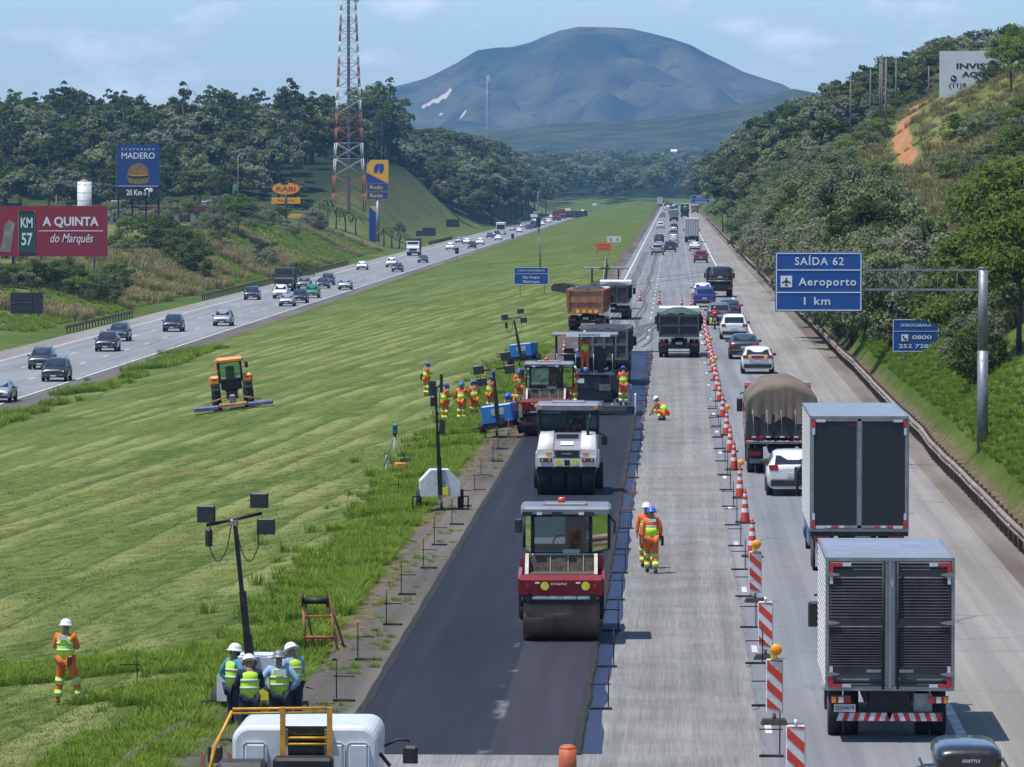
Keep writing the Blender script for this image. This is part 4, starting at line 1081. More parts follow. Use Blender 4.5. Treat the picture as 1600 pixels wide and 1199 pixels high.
L_('sedan', 'black', 620, 425, 'black sedan beside the white pickup ahead of the tipper lorry')
L_('sedan', 'dark grey', 660, 411, 'dark sedan just ahead of the pale fronted tipper lorry')
L_('suv', 'white', 703, 391, 'white car alone in the middle lane behind the tipper lorry')
for k, (px, py, c, kd) in enumerate([(717, 380, 'silver', 'sedan'), (729, 382, 'white', 'hatch'), (737, 389, 'black', 'suv'), (750, 383, 'white', 'suv'), (778, 376, 'white', 'sedan'), (776, 370, 'dark grey', 'suv'), (784, 366, 'grey', 'suv'), (801, 361, 'silver', 'sedan'), (811, 364, 'white', 'hatch'),
        (817, 356, 'silver', 'suv'), (826, 359, 'black', 'suv'), (834, 358, 'navy', 'suv'), (847, 353, 'white', 'hatch'), (850, 348, 'grey', 'sedan'), (857, 349, 'white', 'suv'), (861, 341, 'white', 'hatch'), (873, 345, 'navy', 'suv'), (878, 342, 'silver', 'sedan'), (888, 338, 'white', 'suv'), (894, 335, 'dark grey', 'suv'), (902, 334, 'silver', 'hatch'),
        (910, 332, 'white', 'sedan'), (920, 330, 'dark grey', 'hatch'), (808, 352, 'dark grey', 'suv'), (838, 350, 'black', 'sedan'), (765, 372, 'dark grey', 'sedan'), (930, 328, 'white', 'suv'), (940, 327, 'silver', 'suv')]):
    L_(kd, c, px, py, 'small %s car in the far part of the queue on the far carriageway' % c, 'distant %s cars on the far carriageway' % c)
for o, c in PENDING: recolor(o, PAINT, PC[c])
# patrol band
b_ = [c for c in pol.children if c.name.startswith('body')][0]
for i in range(6):
    MB().prism([(-.52 + i * .173, .86), (-.52 + i * .173 + .173, .86), (-.52 + i * .173 + .173, 1.03), (-.52 + i * .173, 1.03)], -.045, .02, 'y').build('warning_band', mat('warning_yellow', (.85, .72, .02), .5) if i in (0, 5) else M_TAIL, pol)

# ---------------------------------------------------------------- lorries
def plate(parent, x, y, z, txt, w=.42):
    p = MB().box((x, y, z), (w, .02, .14)).build('number_plate', M_PLATE, parent)
    if txt: lettering(txt, .10, (x, y - .013, z), M_LET_K, p, width=w * .86)
def axle_wheels(r, ys, W, rad=.5, dual=True):
    for y in ys:
        for s in (-1, 1):
            wheel(r, s * (W / 2 - .16), y, rad, .26, rim=M_STEEL)
            if dual: wheel(r, s * (W / 2 - .46), y, rad, .26, rim=M_STEEL)
def cab(r, y0, W, H, m, z0=.75, L=1.9):
    """lorry cab standing ahead of y0"""
    pr = [(y0, z0), (y0, H - .12), (y0 + .15, H), (y0 + L * .72, H), (y0 + L * .93, H * .62), (y0 + L, H * .55), (y0 + L, z0 - .2), (y0 + .3, z0 - .2)]
    c = MB().prism(pr, -W / 2, W / 2).build('cab', m, r)
    MB().box((0, y0 + L * .84, H * .80), (W * .9, .03, H * .30), rx=R(-14)).build('windscreen', M_CGLASS, r)
    for s in (-1, 1):
        MB().prism([(y0 + .45, H * .62), (y0 + .45, H * .90), (y0 + L * .70, H * .90), (y0 + L * .86, H * .62)], s * W / 2 - .004 * s, s * (W / 2 + .012)).build('side_window', M_CGLASS, r)
        mr = MB(); mr.tube([(s * W / 2, y0 + L * .72, H * .86), (s * (W / 2 + .16), y0 + L * .74, H * .84)], .025, 5)
        mr.bbox((s * (W / 2 + .17), y0 + L * .74, H * .70), (.22, .14, .50), .04); mr.build('mirror', M_BLKP, r)
        MB().box((s * W * .36, y0 + L + .015, z0 + .15), (.38, .05, .2)).build('headlight', M_HEAD, r)
    MB().box((0, y0 + L + .02, z0 + .42), (W * .6, .05, .45)).build('grille', M_BLKP, r)
    MB().bbox((0, y0 + L + .06, z0 - .15), (W * .98, .2, .36), .04).build('front_bumper', M_BLKP, r)
    wheel(r, W / 2 - .17, y0 + L * .45, .5, .28, rim=M_STEEL); wheel(r, -W / 2 + .17, y0 + L * .45, .5, .28, rim=M_STEEL)
    return c
def chassis(r, L, W=.85, z=.85):
    mb = MB()
    for s in (-1, 1): mb.box((s * W / 2, L / 2 + .2, z), (.09, L, .24))
    for y in np.arange(.4, L, 1.4): mb.box((0, y, z), (W, .1, .16))
    mb.build('chassis', M_DKST, r)
def corner_marks(r, W, z0, z1, y, wh, rd):
    for s in (-1, 1):
        for z, d in ((z0, 1), (z1, -1)):
            MB().box((s * (W / 2 - .045), y, z + d * .13), (.07, .012, .26)).build('reflector', rd, r)
            MB().box((s * (W / 2 - .16), y, z + d * .035), (.16, .012, .06)).build('reflector', rd, r)
            MB().box((s * (W / 2 - .33), y, z + d * .035), (.16, .012, .06)).build('reflector', wh, r)
            MB().box((s * (W / 2 - .045), y, z + d * .33), (.06, .012, .13)).build('reflector', wh, r)
M_REFW = mat('white_reflective_tape', (.62, .63, .64), .4, var=.1)
M_REFR = mat('red_reflective_tape', (.55, .02, .03), .4, var=.1)
M_BOXW = mat('white_box_body', (.58, .57, .55), .45, var=.08, scale=1.2, detail=8)
M_BOXD = mat('soot_grey_door', (.070, .073, .078), .42, .45, var=.18, scale=1.6, detail=9)
M_ALU = mat('aluminium_trim', (.30, .31, .32), .45, .6, var=.12)
M_ROOF = mat('bare_aluminium_roof', (.42, .44, .47), .35, .6, var=.12, scale=2.2, detail=8)
def ribbed(mb, x0, x1, y, z0, z1, n, d):
    """horizontal corrugation facing the viewer"""
    prof = []
    for i in range(n):
        a = z0 + (z1 - z0) * i / n; h = (z1 - z0) / n
        prof += [(y, a), (y - d, a + h * .35), (y - d, a + h * .6), (y, a + h * .95)]
    pts0 = [(x0, p, z) for p, z in prof]; pts1 = [(x1, p, z) for p, z in prof]; n2 = len(prof)
    mb.add(pts0 + pts1, [(i, n2 + i, n2 + i + 1, i + 1) for i in range(n2 - 1)])
def box_body(r, W, L, z0, z1, mside, mroof, ribs=True, seam=10):
    o = MB(); o.box((0, L / 2 + .02, (z0 + z1) / 2), (W, L, z1 - z0)); bd = o.build('cargo_box', mside, r)
    if ribs:
        for s in (-1, 1):
            rb = MB(); n = int((z1 - z0) / .11)
            for i in range(n): rb.prism([(.06, z0 + .06 + i * (z1 - z0 - .1) / n), (L - .05, z0 + .06 + i * (z1 - z0 - .1) / n), (L - .05, z0 + .11 + i * (z1 - z0 - .1) / n), (.06, z0 + .11 + i * (z1 - z0 - .1) / n)], s * (W / 2), s * (W / 2 + .012))
            rb.build('side_cladding', mside, r)
    for i in range(seam):
        a = L * i / seam
        MB().box((0, a + L / seam / 2 + .02, z1 + .006), (W - .06, L / seam - .025, .012)).build('roof_panel', mroof, r)
    e = MB()
    for s in (-1, 1): e.box((s * (W / 2 - .015), L / 2, z1 - .02), (.055, L + .03, .065))
    e.box((0, 0, z1 - .02), (W, .06, .065)); e.box((0, 0, z0 + .03), (W, .06, .08))
    for s in (-1, 1): e.box((s * (W / 2 - .02), -.002, (z0 + z1) / 2), (.06, .06, z1 - z0))
    e.build('box_frame', M_ALU, r)
    return bd
# 1. grey corrugated box lorry
def grey_box_truck():
    p = GP(1382, 1149); W = 2.36
    r = empty('box_truck', (p.x + .04, p.y - 1.3, 0), 0, 'box lorry with sooty grey corrugated rear doors and red white bumper bar', 'truck')
    z0, z1, L = .98, 3.42, 5.0
    box_body(r, W, L, z0, z1, M_BOXW, M_ROOF)
    for s in (-1, 1):
        mb = MB(); x0, x1 = sorted((s * .09, s * (W / 2 - .05)))
        mb.box(((x0 + x1) / 2, -.012, (z0 + z1) / 2), (x1 - x0, .02, z1 - z0 - .1))
        ribbed(mb, x0 + .03, x1 - .03, -.022, z0 + .42, (z0 + z1) / 2 - .03, 16, .022)
        ribbed(mb, x0 + .03, x1 - .03, -.022, (z0 + z1) / 2 + .10, z1 - .34, 14, .022)
        ribbed(mb, x0 + .03, x1 - .03, -.022, z1 - .24, z1 - .06, 3, .018)
        ribbed(mb, x0 + .03, x1 - .03, -.022, z0 + .06, z0 + .22, 2, .018)
        d = mb.build('door', M_BOXD, r)
        for z in (z0 + .30, (z0 + z1) / 2 + .03, z1 - .30):
            MB().prism([(s * (W / 2 + .01), z - .04), (s * (W / 2 - .12), z - .035), (s * (W / 2 - .25), z - .01), (s * (W / 2 - .25), z + .01), (s * (W / 2 - .12), z + .035), (s * (W / 2 + .01), z + .04)], -.07, -.046, 'y').build('hinge', M_ALU, d)
        MB().tube([(s * .11 + (.03 if s > 0 else -.02), -.075, z0 + .02), (s * .11 + (.03 if s > 0 else -.02), -.075, z1 - .03)], .022, 8).build('lock_bar', M_DKST, d)
        MB().box((s * .3, -.07, z0 + .36), (.26, .04, .05)).build('handle', M_ALU, d)
    MB().box((-.0, -.035, (z0 + z1) / 2), (.05, .03, z1 - z0 - .06)).build('centre_strip', M_ALU, r)
    corner_marks(r, W - .1, z0 + .05, z1 - .08, -.052, M_REFW, M_REFR)
    chassis(r, 6.4); axle_wheels(r, (1.5,), 2.25, .46)
    MB().box((0, .35, .80), (.8, .3, .3)).build('rear_crossmember', M_DKST, r)
    for s in (-1, 1):
        t = MB().box((s * .90, .05, .80), (.36, .12, .13)).build('taillight', M_TAIL, r)
        MB().box((s * .90, -.016, .80), (.09, .012, .11)).build('reversing_lens', M_REFW, t); MB().box((s * 1.03, -.016, .80), (.07, .012, .11)).build('indicator_lens', M_AMB, t)
    plate(r, -.83, .02, .645, 'QSV4I19', .40)
    b = MB().box((0, .12, .48), (1.98, .12, .17)).build('bumper', M_DKST, r)
    for i in range(20):
        x = -.98 + i * .098; k = .05 if x < 0 else -.05
        MB().prism([(x, .405), (x + .098, .405), (x + .098 + k, .555), (x + k, .555)], .045, .058, 'y').build('chevron', M_REFR if i % 2 else M_REFW, b)
    MB().box((.62, .2, .72), (.34, .05, .36)).build('step_frame', M_ALU, r)
    cab(r, L + .25, 2.1, 2.6, PC['white'], .6, 1.7)
    return r
grey_box_truck()
# 2. tall box lorry with black doors
def black_door_truck():
    p = PD(1343, 650, 130); W = 2.60
    r = empty('box_truck', (p.x, 130, 0), 0, 'tall white box lorry with two plain black rear doors in a silver frame', 'truck')
    z0, z1, L = 1.13, 4.17, 8.0
    box_body(r, W, L, z0, z1, M_BOXW, M_ROOF, True, 8)
    M_BD = mat('matt_black_door', (.010, .011, .013), .5, var=.0, scale=1.5)
    e = MB(); e.box((0, -.02, (z0 + z1) / 2 + .02), (.10, .05, z1 - z0 - .1)); e.box((0, -.02, z1 - .09), (W - .06, .05, .06)); e.box((0, -.02, z0 + .12), (W - .06, .05, .07))
    for s in (-1, 1): e.box((s * (W / 2 - .06), -.02, (z0 + z1) / 2), (.07, .05, z1 - z0 - .06))
    e.build('door_frame', M_ALU, r)
    for s in (-1, 1): MB().box((s * (W / 4 - .01), -.012, (z0 + z1) / 2 + .02), (W / 2 - .18, .035, z1 - z0 - .26)).build('door', M_BD, r)
    lettering('FACCHINI', .085, (-.14, -.034, z1 - .22), M_TAIL, r, width=.38)
    for s in (-1, 1):
        for z, d in ((z0 + .09, 1), (z1 - .09, -1)):
            MB().box((s * (W / 2 - .09), -.055, z + d * .10), (.09, .014, .2)).build('reflector', M_REFR, r)
            MB().box((s * (W / 2 - .28), -.055, z + d * .02), (.24, .014, .07)).build('reflector', M_REFW, r)
            MB().box((s * (W / 2 - .09), -.055, z + d * .30), (.07, .014, .18)).build('reflector', M_REFW, r)
    for i, x in enumerate((-.82, -.64, -.46, .46, .64, .82)): MB().box((x, -.055, z0 + .12), (.13, .014, .06)).build('reflector', M_REFR if i % 2 else M_REFW, r)
    MB().box((0, .05, z0 - .06), (W, .12, .14)).build('rear_sill', M_DKST, r)
    chassis(r, 9.4, z=.9); axle_wheels(r, (1.3, 2.6), 2.46, .52)
    for s in (-1, 1):
        t = MB().box((s * .98, .06, .93), (.42, .12, .15)).build('taillight', M_TAIL, r)
        MB().prism([(s * .80, .86), (s * .90, .86), (s * .85, .99)], -.012, -.002, 'y').build('triangle_reflector', M_REFR, t)
    plate(r, .1, .05, .93, 'DLC9G77', .40)
    fl = MB().box((0, .28, .50), (2.3, .025, .66)).build('mud_flap', M_REFW, r)
    lettering('OTO', .62, (0, .262, .52), M_LET_K, fl, width=1.5, bold=.02)
    tk = MB(); tk.cyl((-W / 2 + .25, 4.6, .75), (-W / 2 + .25, 6.0, .75), .3, n=14); tk.build('fuel_tank', PC['blue'], r)
    MB().box((-W / 2 + .06, 3.7, .8), (.05, 1.8, .5)).build('side_guard', M_ALU, r)
    cab(r, L + .3, 2.4, 2.9, PC['blue'], .8, 2.0)
    for s in (-1, 1): MB().tube([(s * 1.2, L + .8, 2.5), (s * 1.42, L + .7, 2.2), (s * 1.42, L + .7, 1.5)], .04, 6).build('mirror_arm', M_BLKP, r)
black_door_truck()
# 3. tarpaulin lorry
M_TARP = mat('tan_tarpaulin', (.18, .135, .09), .8, var=.2, scale=1.1, detail=7, col2=(.10, .085, .07))
M_TARPD = mat('black_tarpaulin', (.03, .032, .036), .7, var=.25, scale=1.3, detail=7)
M_DKGR = mat('dark_grey_bodywork', (.040, .041, .043), .6, .2, var=.25, scale=1.6, detail=8)
def tarp_dome(W, L, z0, rise, m, r, drop=.55, fold=.035, ny=26, nx=34):
    """sheet arched over the load, hanging in folds at the tail"""
    mb = MB(); rows = []
    for j in range(ny):
        t = j / (ny - 1); y = L * t; row = []
        hump = rise * (1 - .25 * t) * (1 - math.exp(-(t * 9) ** .8) * .25) + .10 * math.sin(t * 14)
        for i in range(nx):
            u = i / (nx - 1) * 2 - 1
            z = z0 + hump * (1 - abs(u) ** 2.4) + .02 * math.sin(u * 9 + j)
            row.append(Vector((u * (W / 2 + .03), y, z - (abs(u) > .97) * .25)))
        rows.append(row)
    tail = []
    for k in range(8):
        s = k / 7; row = []
        for i in range(nx):
            u = i / (nx - 1) * 2 - 1; b = rows[0][i]
            f = fold * s * (math.sin(u * 26 + 2 * math.sin(u * 5)) + .6 * math.sin(u * 51)) * (0.4 + .6 * s)
            zz = b.z * (1 - s) + (z0 - drop + .14 * math.sin(u * 8 + 1)) * s
            row.append(Vector((b.x * (1 + .01 * s), -.03 - .10 * s * (1 - abs(u)) - f, zz)))
        tail.insert(0, row)
    return mb.loft(tail + rows[1:], closed=False).build('tarpaulin', m, r)
def tarp_truck():
    p = GP(1222, 741); W = 2.56
    r = empty('tarpaulin_truck', (p.x, p.y, 0), 0, 'lorry with tan tarpaulin domed over its load and red side', 'truck')
    MB().bbox((0, 3.6, 1.95), (W, 7.2, 1.3), .05).build('cargo_body', M_DKGR, r)
    MB().box((-W / 2 - .012, 3.6, 1.85), (.02, 7.1, .9)).build('side_board', PC['red'], r)
    tarp_dome(W, 7.2, 2.62, .78, M_TARP, r, .70, .06)
    tg = MB().box((0, -.03, 1.72), (W - .12, .06, .82)).build('tailgate', M_DKGR, r)
    for x in (-.9, -.3, .3, .9): MB().box((x, -.075, 1.72), (.07, .04, .8)).build('rib', M_DKST, tg)
    for i in range(9): MB().box((-1.0 + i * .25, -.07, 1.33), (.16, .015, .06)).build('reflector', M_REFR if i % 2 else M_REFW, r)
    for i in range(5): MB().tube([(-1.05 + i * .5, -.09, 2.3), (-1.0 + i * .5, -.08, 1.35)], .008, 4).build('lashing_rope', M_REFW, r)
    MB().bbox((0, .04, 1.14), (W, .22, .12), .03).build('rear_sill', M_STEEL, r)
    chassis(r, 8.4); axle_wheels(r, (1.2, 2.5), 2.5, .52)
    for s in (-1, 1): MB().box((s * .98, .16, .72), (.42, .1, .15)).build('taillight', M_TAIL, r)
    MB().box((0, .10, .46), (2.3, .12, .16)).build('bumper', M_STEEL, r)
    for s in (-1, 1): MB().box((s * .95, .55, .62), (.56, .03, .55)).build('mud_flap', M_BLKP, r)
    cab(r, 7.6, 2.45, 2.95, PC['red'], .8, 2.0)
tarp_truck()
# 4. tipper lorries
def tipper(name, label, loc, rz, mbody, W=2.5, L=5.4, H=1.5, z0=1.25, rows=2, cols=4, load=None, cabm=None, chev=False, railm=None):
    r = empty(name, loc, rz, label, 'truck')
    fl = .13
    rg = [[Vector((s * a, y, z)) for s, a, z in ((-1, W / 2 - .12, z0), (1, W / 2 - .12, z0), (1, W / 2, z0 + .35), (1, W / 2 + .03, z0 + H), (-1, W / 2 + .03, z0 + H), (-1, W / 2, z0 + .35))] for y in (0, .06, L)]
    MB().loft(rg, smooth=False).build('tipper_body', mbody, r)
    tg = MB().box((0, -.05, z0 + H / 2), (W - .10, .09, H - .02)).build('tailgate', mbody, r)
    for i in range(cols + 1): MB().box((-(W / 2 - .10) + i * (W - .2) / cols, -.13, z0 + H / 2), (.12, .09, H - .06)).build('rib', railm or mbody, tg)
    for j in range(rows + 1): MB().box((0, -.12, z0 + .07 + j * (H - .14) / rows), (W - .1, .07, .13)).build('rail', railm or mbody, tg)
    for s in (-1, 1):
        for i in range(6): MB().box((s * (W / 2 + .04), .45 + i * (L - .9) / 5, z0 + H * .62), (.10, .13, H * .72)).build('side_rib', mbody, r)
        MB().box((s * (W / 2 + .03), L / 2, z0 + H - .03), (.13, L, .11)).build('top_rail', mbody, r)
    if chev:
        for i in range(8):
            x = -.88 + i * .22; MB().prism([(x, z0 + .06), (x + .22, z0 + .06), (x + .22, z0 + .28), (x, z0 + .28)], -.185, -.17, 'y').build('warning_band', M_TAILO if i % 2 == 0 else M_YEL, tg)
    if load: load(r, W, L, z0 + H)
    chassis(r, L + 2.3, z=.9)
    axle_wheels(r, (1.1, 2.4), 2.46, .52)
    for s in (-1, 1):
        MB().box((s * .92, .18, .78), (.40, .1, .15)).build('taillight', M_TAIL, r)
        MB().box((s * .95, .42, .62), (.58, .03, .60)).build('mud_flap', M_BLKP, r)
    MB().box((0, .25, .62), (2.1, .1, .18)).build('bumper', M_DKST, r)
    MB().cyl((-.3, .7, .95), (.3, .7, .95), .26, n=12).build('differential', M_DKST, r)
    plate(r, 0, .19, .86, None, .40)
    cab(r, L + .35, 2.42, 2.95, cabm or PC['white'], .8, 2.0)
    return r
M_TAILO = mat('orange_red_tape', (.75, .10, .03), .5, var=.1)
M_YEL = mat('warning_yellow', (.85, .72, .02), .5)
M_RUST = mat('rusty_brown_body', (.46, .20, .095), .85, var=.3, scale=2.2, detail=9, bump=.3, col2=(.22, .10, .06))
M_TGREY = mat('dusty_grey_tipper', (.095, .090, .086), .75, .2, var=.25, scale=2.0, detail=8)
M_NET = mat('green_load_net', (.045, .10, .075), .9, var=.35, scale=3, detail=9, bump=.5)
def mound(m, h):
    def f(r, W, L, z):
        rows = []
        for j in range(14):
            t = j / 13; rows.append([Vector((u * (W / 2 - .04), .05 + t * (L - .1), z - .06 + h * (1 - u * u) * math.sin(math.pi * (t * .9 + .08)) + .05 * math.sin(u * 11 + j * 1.7))) for u in np.linspace(-1, 1, 13)])
        MB().loft(rows, closed=False).build('load_cover', m, r)
    return f
p = GP(1061, 558); tipper('tipper_truck', 'dark tipper lorry with green netted load on the milled lane', (p.x, p.y, -.05), 0, M_DKGR, load=mound(M_NET, .42), rows=2, cols=2, H=1.35, railm=M_TGREY)
p = GP(944, 601); tipper('tipper_truck', 'grey ribbed tipper lorry feeding the paver, black sheet over load', (p.x, p.y, -.04), R(-1), M_TGREY, W=2.55, H=1.62, z0=1.3, load=mound(M_TARPD, .22), rows=2, cols=4, cabm=M_DKGR, railm=M_STEEL)
p = GP(917, 517); tipper('tipper_truck', 'rusty brown tipper lorry with red yellow chevron tail on the verge', (p.x - .1, p.y, 0), R(-2.5), M_RUST, W=2.6, H=1.7, z0=1.2, L=7.5, load=mound(M_TARPD, .3), rows=2, cols=1, chev=True, cabm=PC['white'])
p = GP(957, 500); tipper('tipper_truck', 'dark tipper lorry parked nose to tail ahead of the rusty brown one', (p.x, p.y, 0), R(-2), M_DKGR, W=2.45, H=1.35, L=4.8, load=mound(M_TARPD, .25), rows=1, cols=3, cabm=PC['white'], railm=M_TGREY)
# far-carriageway lorries, facing the viewer
def lorry_here(px, py, W, H, L, cabm, bodym, label, name='truck', bus=False):
    p = GP(px, py, ZL)
    r = empty(name, (p.x, p.y + L, ZL), math.pi, label, 'bus' if bus else 'truck')
    if bus:
        MB().bbox((0, L / 2, H / 2 + .2), (W, L, H - .4), .15).build('body', bodym, r)
        MB().box((0, L + .01, H * .62), (W * .88, .05, H * .36)).build('windscreen', M_CGLASS, r)
        for s in (-1, 1):
            MB().box((s * (W / 2 + .01), L / 2, H * .65), (.03, L * .9, H * .24)).build('side_window', M_CGLASS, r); MB().box((s * W * .36, L + .02, .7), (.4, .05, .2)).build('headlight', M_HEAD, r)
            for y in (1.8, L - 2): wheel(r, s * (W / 2 - .15), y, .5, .28)
        return r
    MB().bbox((0, (L - 2.4) / 2, (1.1 + H) / 2), (W, L - 2.4, H - 1.1), .06).build('cargo_body', bodym, r)
    chassis(r, L - .8); axle_wheels(r, (1.2, 2.5), W, .52); cab(r, L - 2.1, W - .05, min(H, 3.1) if H < 3.5 else 3.0, cabm, .8, 2.0)
    return r
lorry_here(443, 456, 2.5, 3.2, 8, PC['black'], M_DKGR, 'black lorry beside the knot of cars on the far carriageway')
lorry_here(645, 400, 2.6, 3.5, 9, PC['white'], M_TARPD, 'pale fronted tipper lorry with black sheeted body on the far carriageway')
lorry_here(782, 367, 2.55, 3.6, 11, PC['white'], PC['white'], 'white coach leading the dense queue on the far carriageway', 'coach', True)
lorry_here(834, 352, 2.55, 3.9, 10, PC['white'], PC['white'], 'white fronted lorry beside the lamp post on the far carriageway')
lorry_here(868, 345, 2.55, 3.9, 11, PC['red'], PC['red'], 'red lorry in the dense queue on the far carriageway')
lorry_here(878, 342, 2.55, 4.0, 11, PC['red'], PC['red'], 'second red lorry following close behind the first red lorry')
lorry_here(887, 340, 2.55, 4.0, 11, PC['white'], PC['white'], 'white lorry behind the two red lorries')
for px, py, c, lab in ((929, 329, 'white', 'white lorry far off at the crest of the median'), (952, 327, 'silver', 'grey lorry far off beside the crest'), (967, 326, 'red', 'red lorry beyond the crest of the median'), (976, 326, 'white', 'white box lorry right beside the red one beyond the crest')):
    lorry_here(px, py, 2.55, 3.9, 10, PC[c], PC[c], lab)
# near-carriageway lorries seen from behind, far off
def lorry_away(px, py, W, H, L, bodym, label, slats=0, cabm=None):
    p = GP(px, py); r = empty('truck', (p.x, p.y, 0), 0, label, 'truck')
    MB().bbox((0, L / 2, (1.15 + H) / 2), (W, L, H - 1.15), .05).build('cargo_body', bodym, r)
    for i in range(slats): MB().box((-W / 2 + .3 + i * (W - .6) / (slats - 1), -.03, (1.15 + H) / 2), (.07, .04, H - 1.3)).build('door_bar', M_STEEL, r)
    chassis(r, L); axle_wheels(r, (1.2, 2.4), W, .52)
    for s in (-1, 1): MB().box((s * .95, .02, .8), (.4, .1, .16)).build('taillight', M_TAIL, r)
    MB().box((0, .1, .6), (W * .9, .1, .3)).build('bumper', M_DKST, r)
    cab(r, L + .3, W - .1, 3.0, cabm or PC['white'], .8, 2.0); return r
lorry_away(1081, 379, 2.6, 4.35, 12, M_BOXW, 'white box trailer lorry with upright door bars', 6)
lorry_away(1053, 346, 2.5, 3.3, 9, M_ALU, 'silver tanker lorry in the middle lane', 0)
t = lorry_away(1070, 340, 2.6, 4.2, 11, M_DKGR, 'dark lorry with a bright green machine at its tail', 0)
MB().sphere((.2, -.25, 2.9), .9, 12, 7, (1, .5, 1)).build('green_load', PC['green'], t)
lorry_away(1086, 333, 2.6, 2.9, 8, M_RUST, 'brown tipper lorry standing on the pale shoulder', 0)
lorry_away(1031, 323, 2.6, 4.2, 10, M_BOXW, 'pale box lorry at the head of the straight beside the crest', 0)
# tow truck with a black car on its bed
p = GP(1125, 465)
r = empty('tow_truck', (p.x, p.y, 0), 0, 'black flatbed tow truck with tube mirrors carrying a car', 'truck')
MB().box((0, 2.6, 1.05), (2.4, 5.2, .16)).build('flatbed', M_DKGR, r)
MB().box((0, -.02, .85), (2.3, .1, .35)).build('rear_bar', M_DKST, r)
for s in (-1, 1):
    MB().box((s * .92, -.08, .82), (.4, .06, .18)).build('taillight', M_TAIL, r)
    MB().tube([(s * 1.15, 4.9, 1.1), (s * 1.25, 4.9, 2.5), (s * 1.0, 5.0, 2.75)], .06, 6).build('loop_mirror_frame', M_ALU, r)
MB().tube([(-1.15, .3, 1.3), (-1.15, .3, 1.5), (1.15, .3, 1.5), (1.15, .3, 1.3)], .04, 6).build('rail', M_ALU, r)
chassis(r, 7); axle_wheels(r, (1.2,), 2.35, .46); cab(r, 5.4, 2.3, 2.7, PC['black'], .75, 1.9)
o = copy_tree(PROTO[('suv', False)]); o.location = (p.x, p.y + .5, 1.14); o.rotation_euler = (0, 0, 0); o['label'] = 'black car loaded on the bed of the tow truck'
for q in o.children:
    for sl in q.material_slots:
        if sl.material in PC.values(): sl.link = 'OBJECT'; sl.material = PC['black']
# dark car with a roof box at the foot of the picture
p = PD(1497, 1168, 74)
o = copy_tree(PROTO[('suv', False)]); o.location = (p.x, 71.0, 0); o.rotation_euler = (0, 0, 0); o['label'] = 'black car with a glossy black roof box behind the grey box lorry'
for q in o.children:
    for sl in q.material_slots:
        if sl.material in PC.values(): sl.link = 'OBJECT'; sl.material = PC['black']
rb = MB().loft([[Vector((math.copysign(abs(math.cos(a)) ** .5, math.cos(a)) * w, y, 1.93 + math.copysign(abs(math.sin(a)) ** .6, math.sin(a)) * h)) for a in np.linspace(0, 2 * math.pi, 20, endpoint=False)] for y, w, h in ((.15, .40, .10), (.22, .47, .18), (.6, .50, .21), (1.8, .48, .21), (2.3, .36, .14), (2.4, .2, .05))]).build('roof_box', PC['black'], o)
lettering('GOETTLE', .06, (.02, .135, 1.94), M_LET_W, o, width=.26, shear=.2)
# motorcycle
p = GP(1117, 515)
r = empty('motorcycle', (p.x, p.y, 0), 0, 'motorcycle with yellow side bag in the queue lane', 'motorcycle')
for y in (.3, 1.6): MB().cyl((-.06, y, .3), (.06, y, .3), .3, n=14).build('wheel', M_TYRE, r)
MB().loft([[Vector((a * w, y, z + b * h)) for a, b in ((-1, -1), (1, -1), (1, 1), (-1, 1))] for y, w, h, z in ((.1, .08, .04, .80), (.5, .14, .08, .78), (.9, .16, .16, .78), (1.3, .15, .14, .85), (1.5, .06, .08, .9))]).build('frame', M_BLKP, r)
MB().tube([(-.36, 1.2, 1.05), (0, 1.35, 1.0), (.36, 1.2, 1.05)], .025, 6).build('handlebar', M_STEEL, r)
MB().box((0, .05, .72), (.2, .03, .16)).build('number_plate', M_PLATE, r); MB().box((0, .04, .86), (.16, .06, .06)).build('taillight', M_TAIL, r)
MB().bbox((-.27, .55, .62), (.2, .4, .34), .04).build('side_bag', M_YEL, r)
MOTO = r
# ------------------------------------------------------------------ people
M_SKIN = mat('skin', (.28, .165, .115), .6, var=.08)
M_ORG = mat('orange_workwear', (.80, .17, .03), .85, var=.12, scale=7, bump=.3)
M_LIME = mat('lime_hi_vis', (.52, .85, .06), .85, var=.08, scale=7, bump=.3)
M_BAND = mat('silver_reflective_band', (.52, .56, .52), .5, var=.08)
M_NAVY = mat('navy_trousers', (.018, .026, .055), .9, var=.2, scale=7, bump=.3)
M_SHIRT = mat('light_blue_shirt', (.28, .42, .62), .85, var=.08, scale=7)
M_TEAL = mat('teal_shirt', (.05, .25, .32), .85, var=.08, scale=7)
M_HELW = mat('white_helmet_plastic', (.74, .74, .74), .35, var=.04)
M_HELB = mat('blue_helmet_plastic', (.02, .11, .50), .35, var=.06)
M_HELG = mat('grey_helmet_plastic', (.17, .18, .20), .4, var=.06)
M_BOOT = mat('dark_boot_leather', (.03, .025, .022), .7, var=.15)
M_RJACK = mat('red_jacket', (.42, .015, .03), .8, var=.1)
STAND = dict(pelvis=(0, 0, .96), spine=(0, -.01, 1.14), chest=(0, 0, 1.34), neck=(0, 0, 1.50), head=(0, .015, 1.60), crown=(0, .01, 1.69),
    shl=(-.18, 0, 1.43), ell=(-.245, -.03, 1.16), wrl=(-.25, .05, .92), shr=(.18, 0, 1.43), elr=(.245, -.03, 1.16), wrr=(.25, .05, .92),
    hil=(-.095, 0, .92), knl=(-.115, .02, .51), anl=(-.125, -.02, .09), tol=(-.14, .15, .04), hir=(.095, 0, .92), knr=(.115, .02, .51), anr=(.125, -.02, .09), tor=(.14, .15, .04))
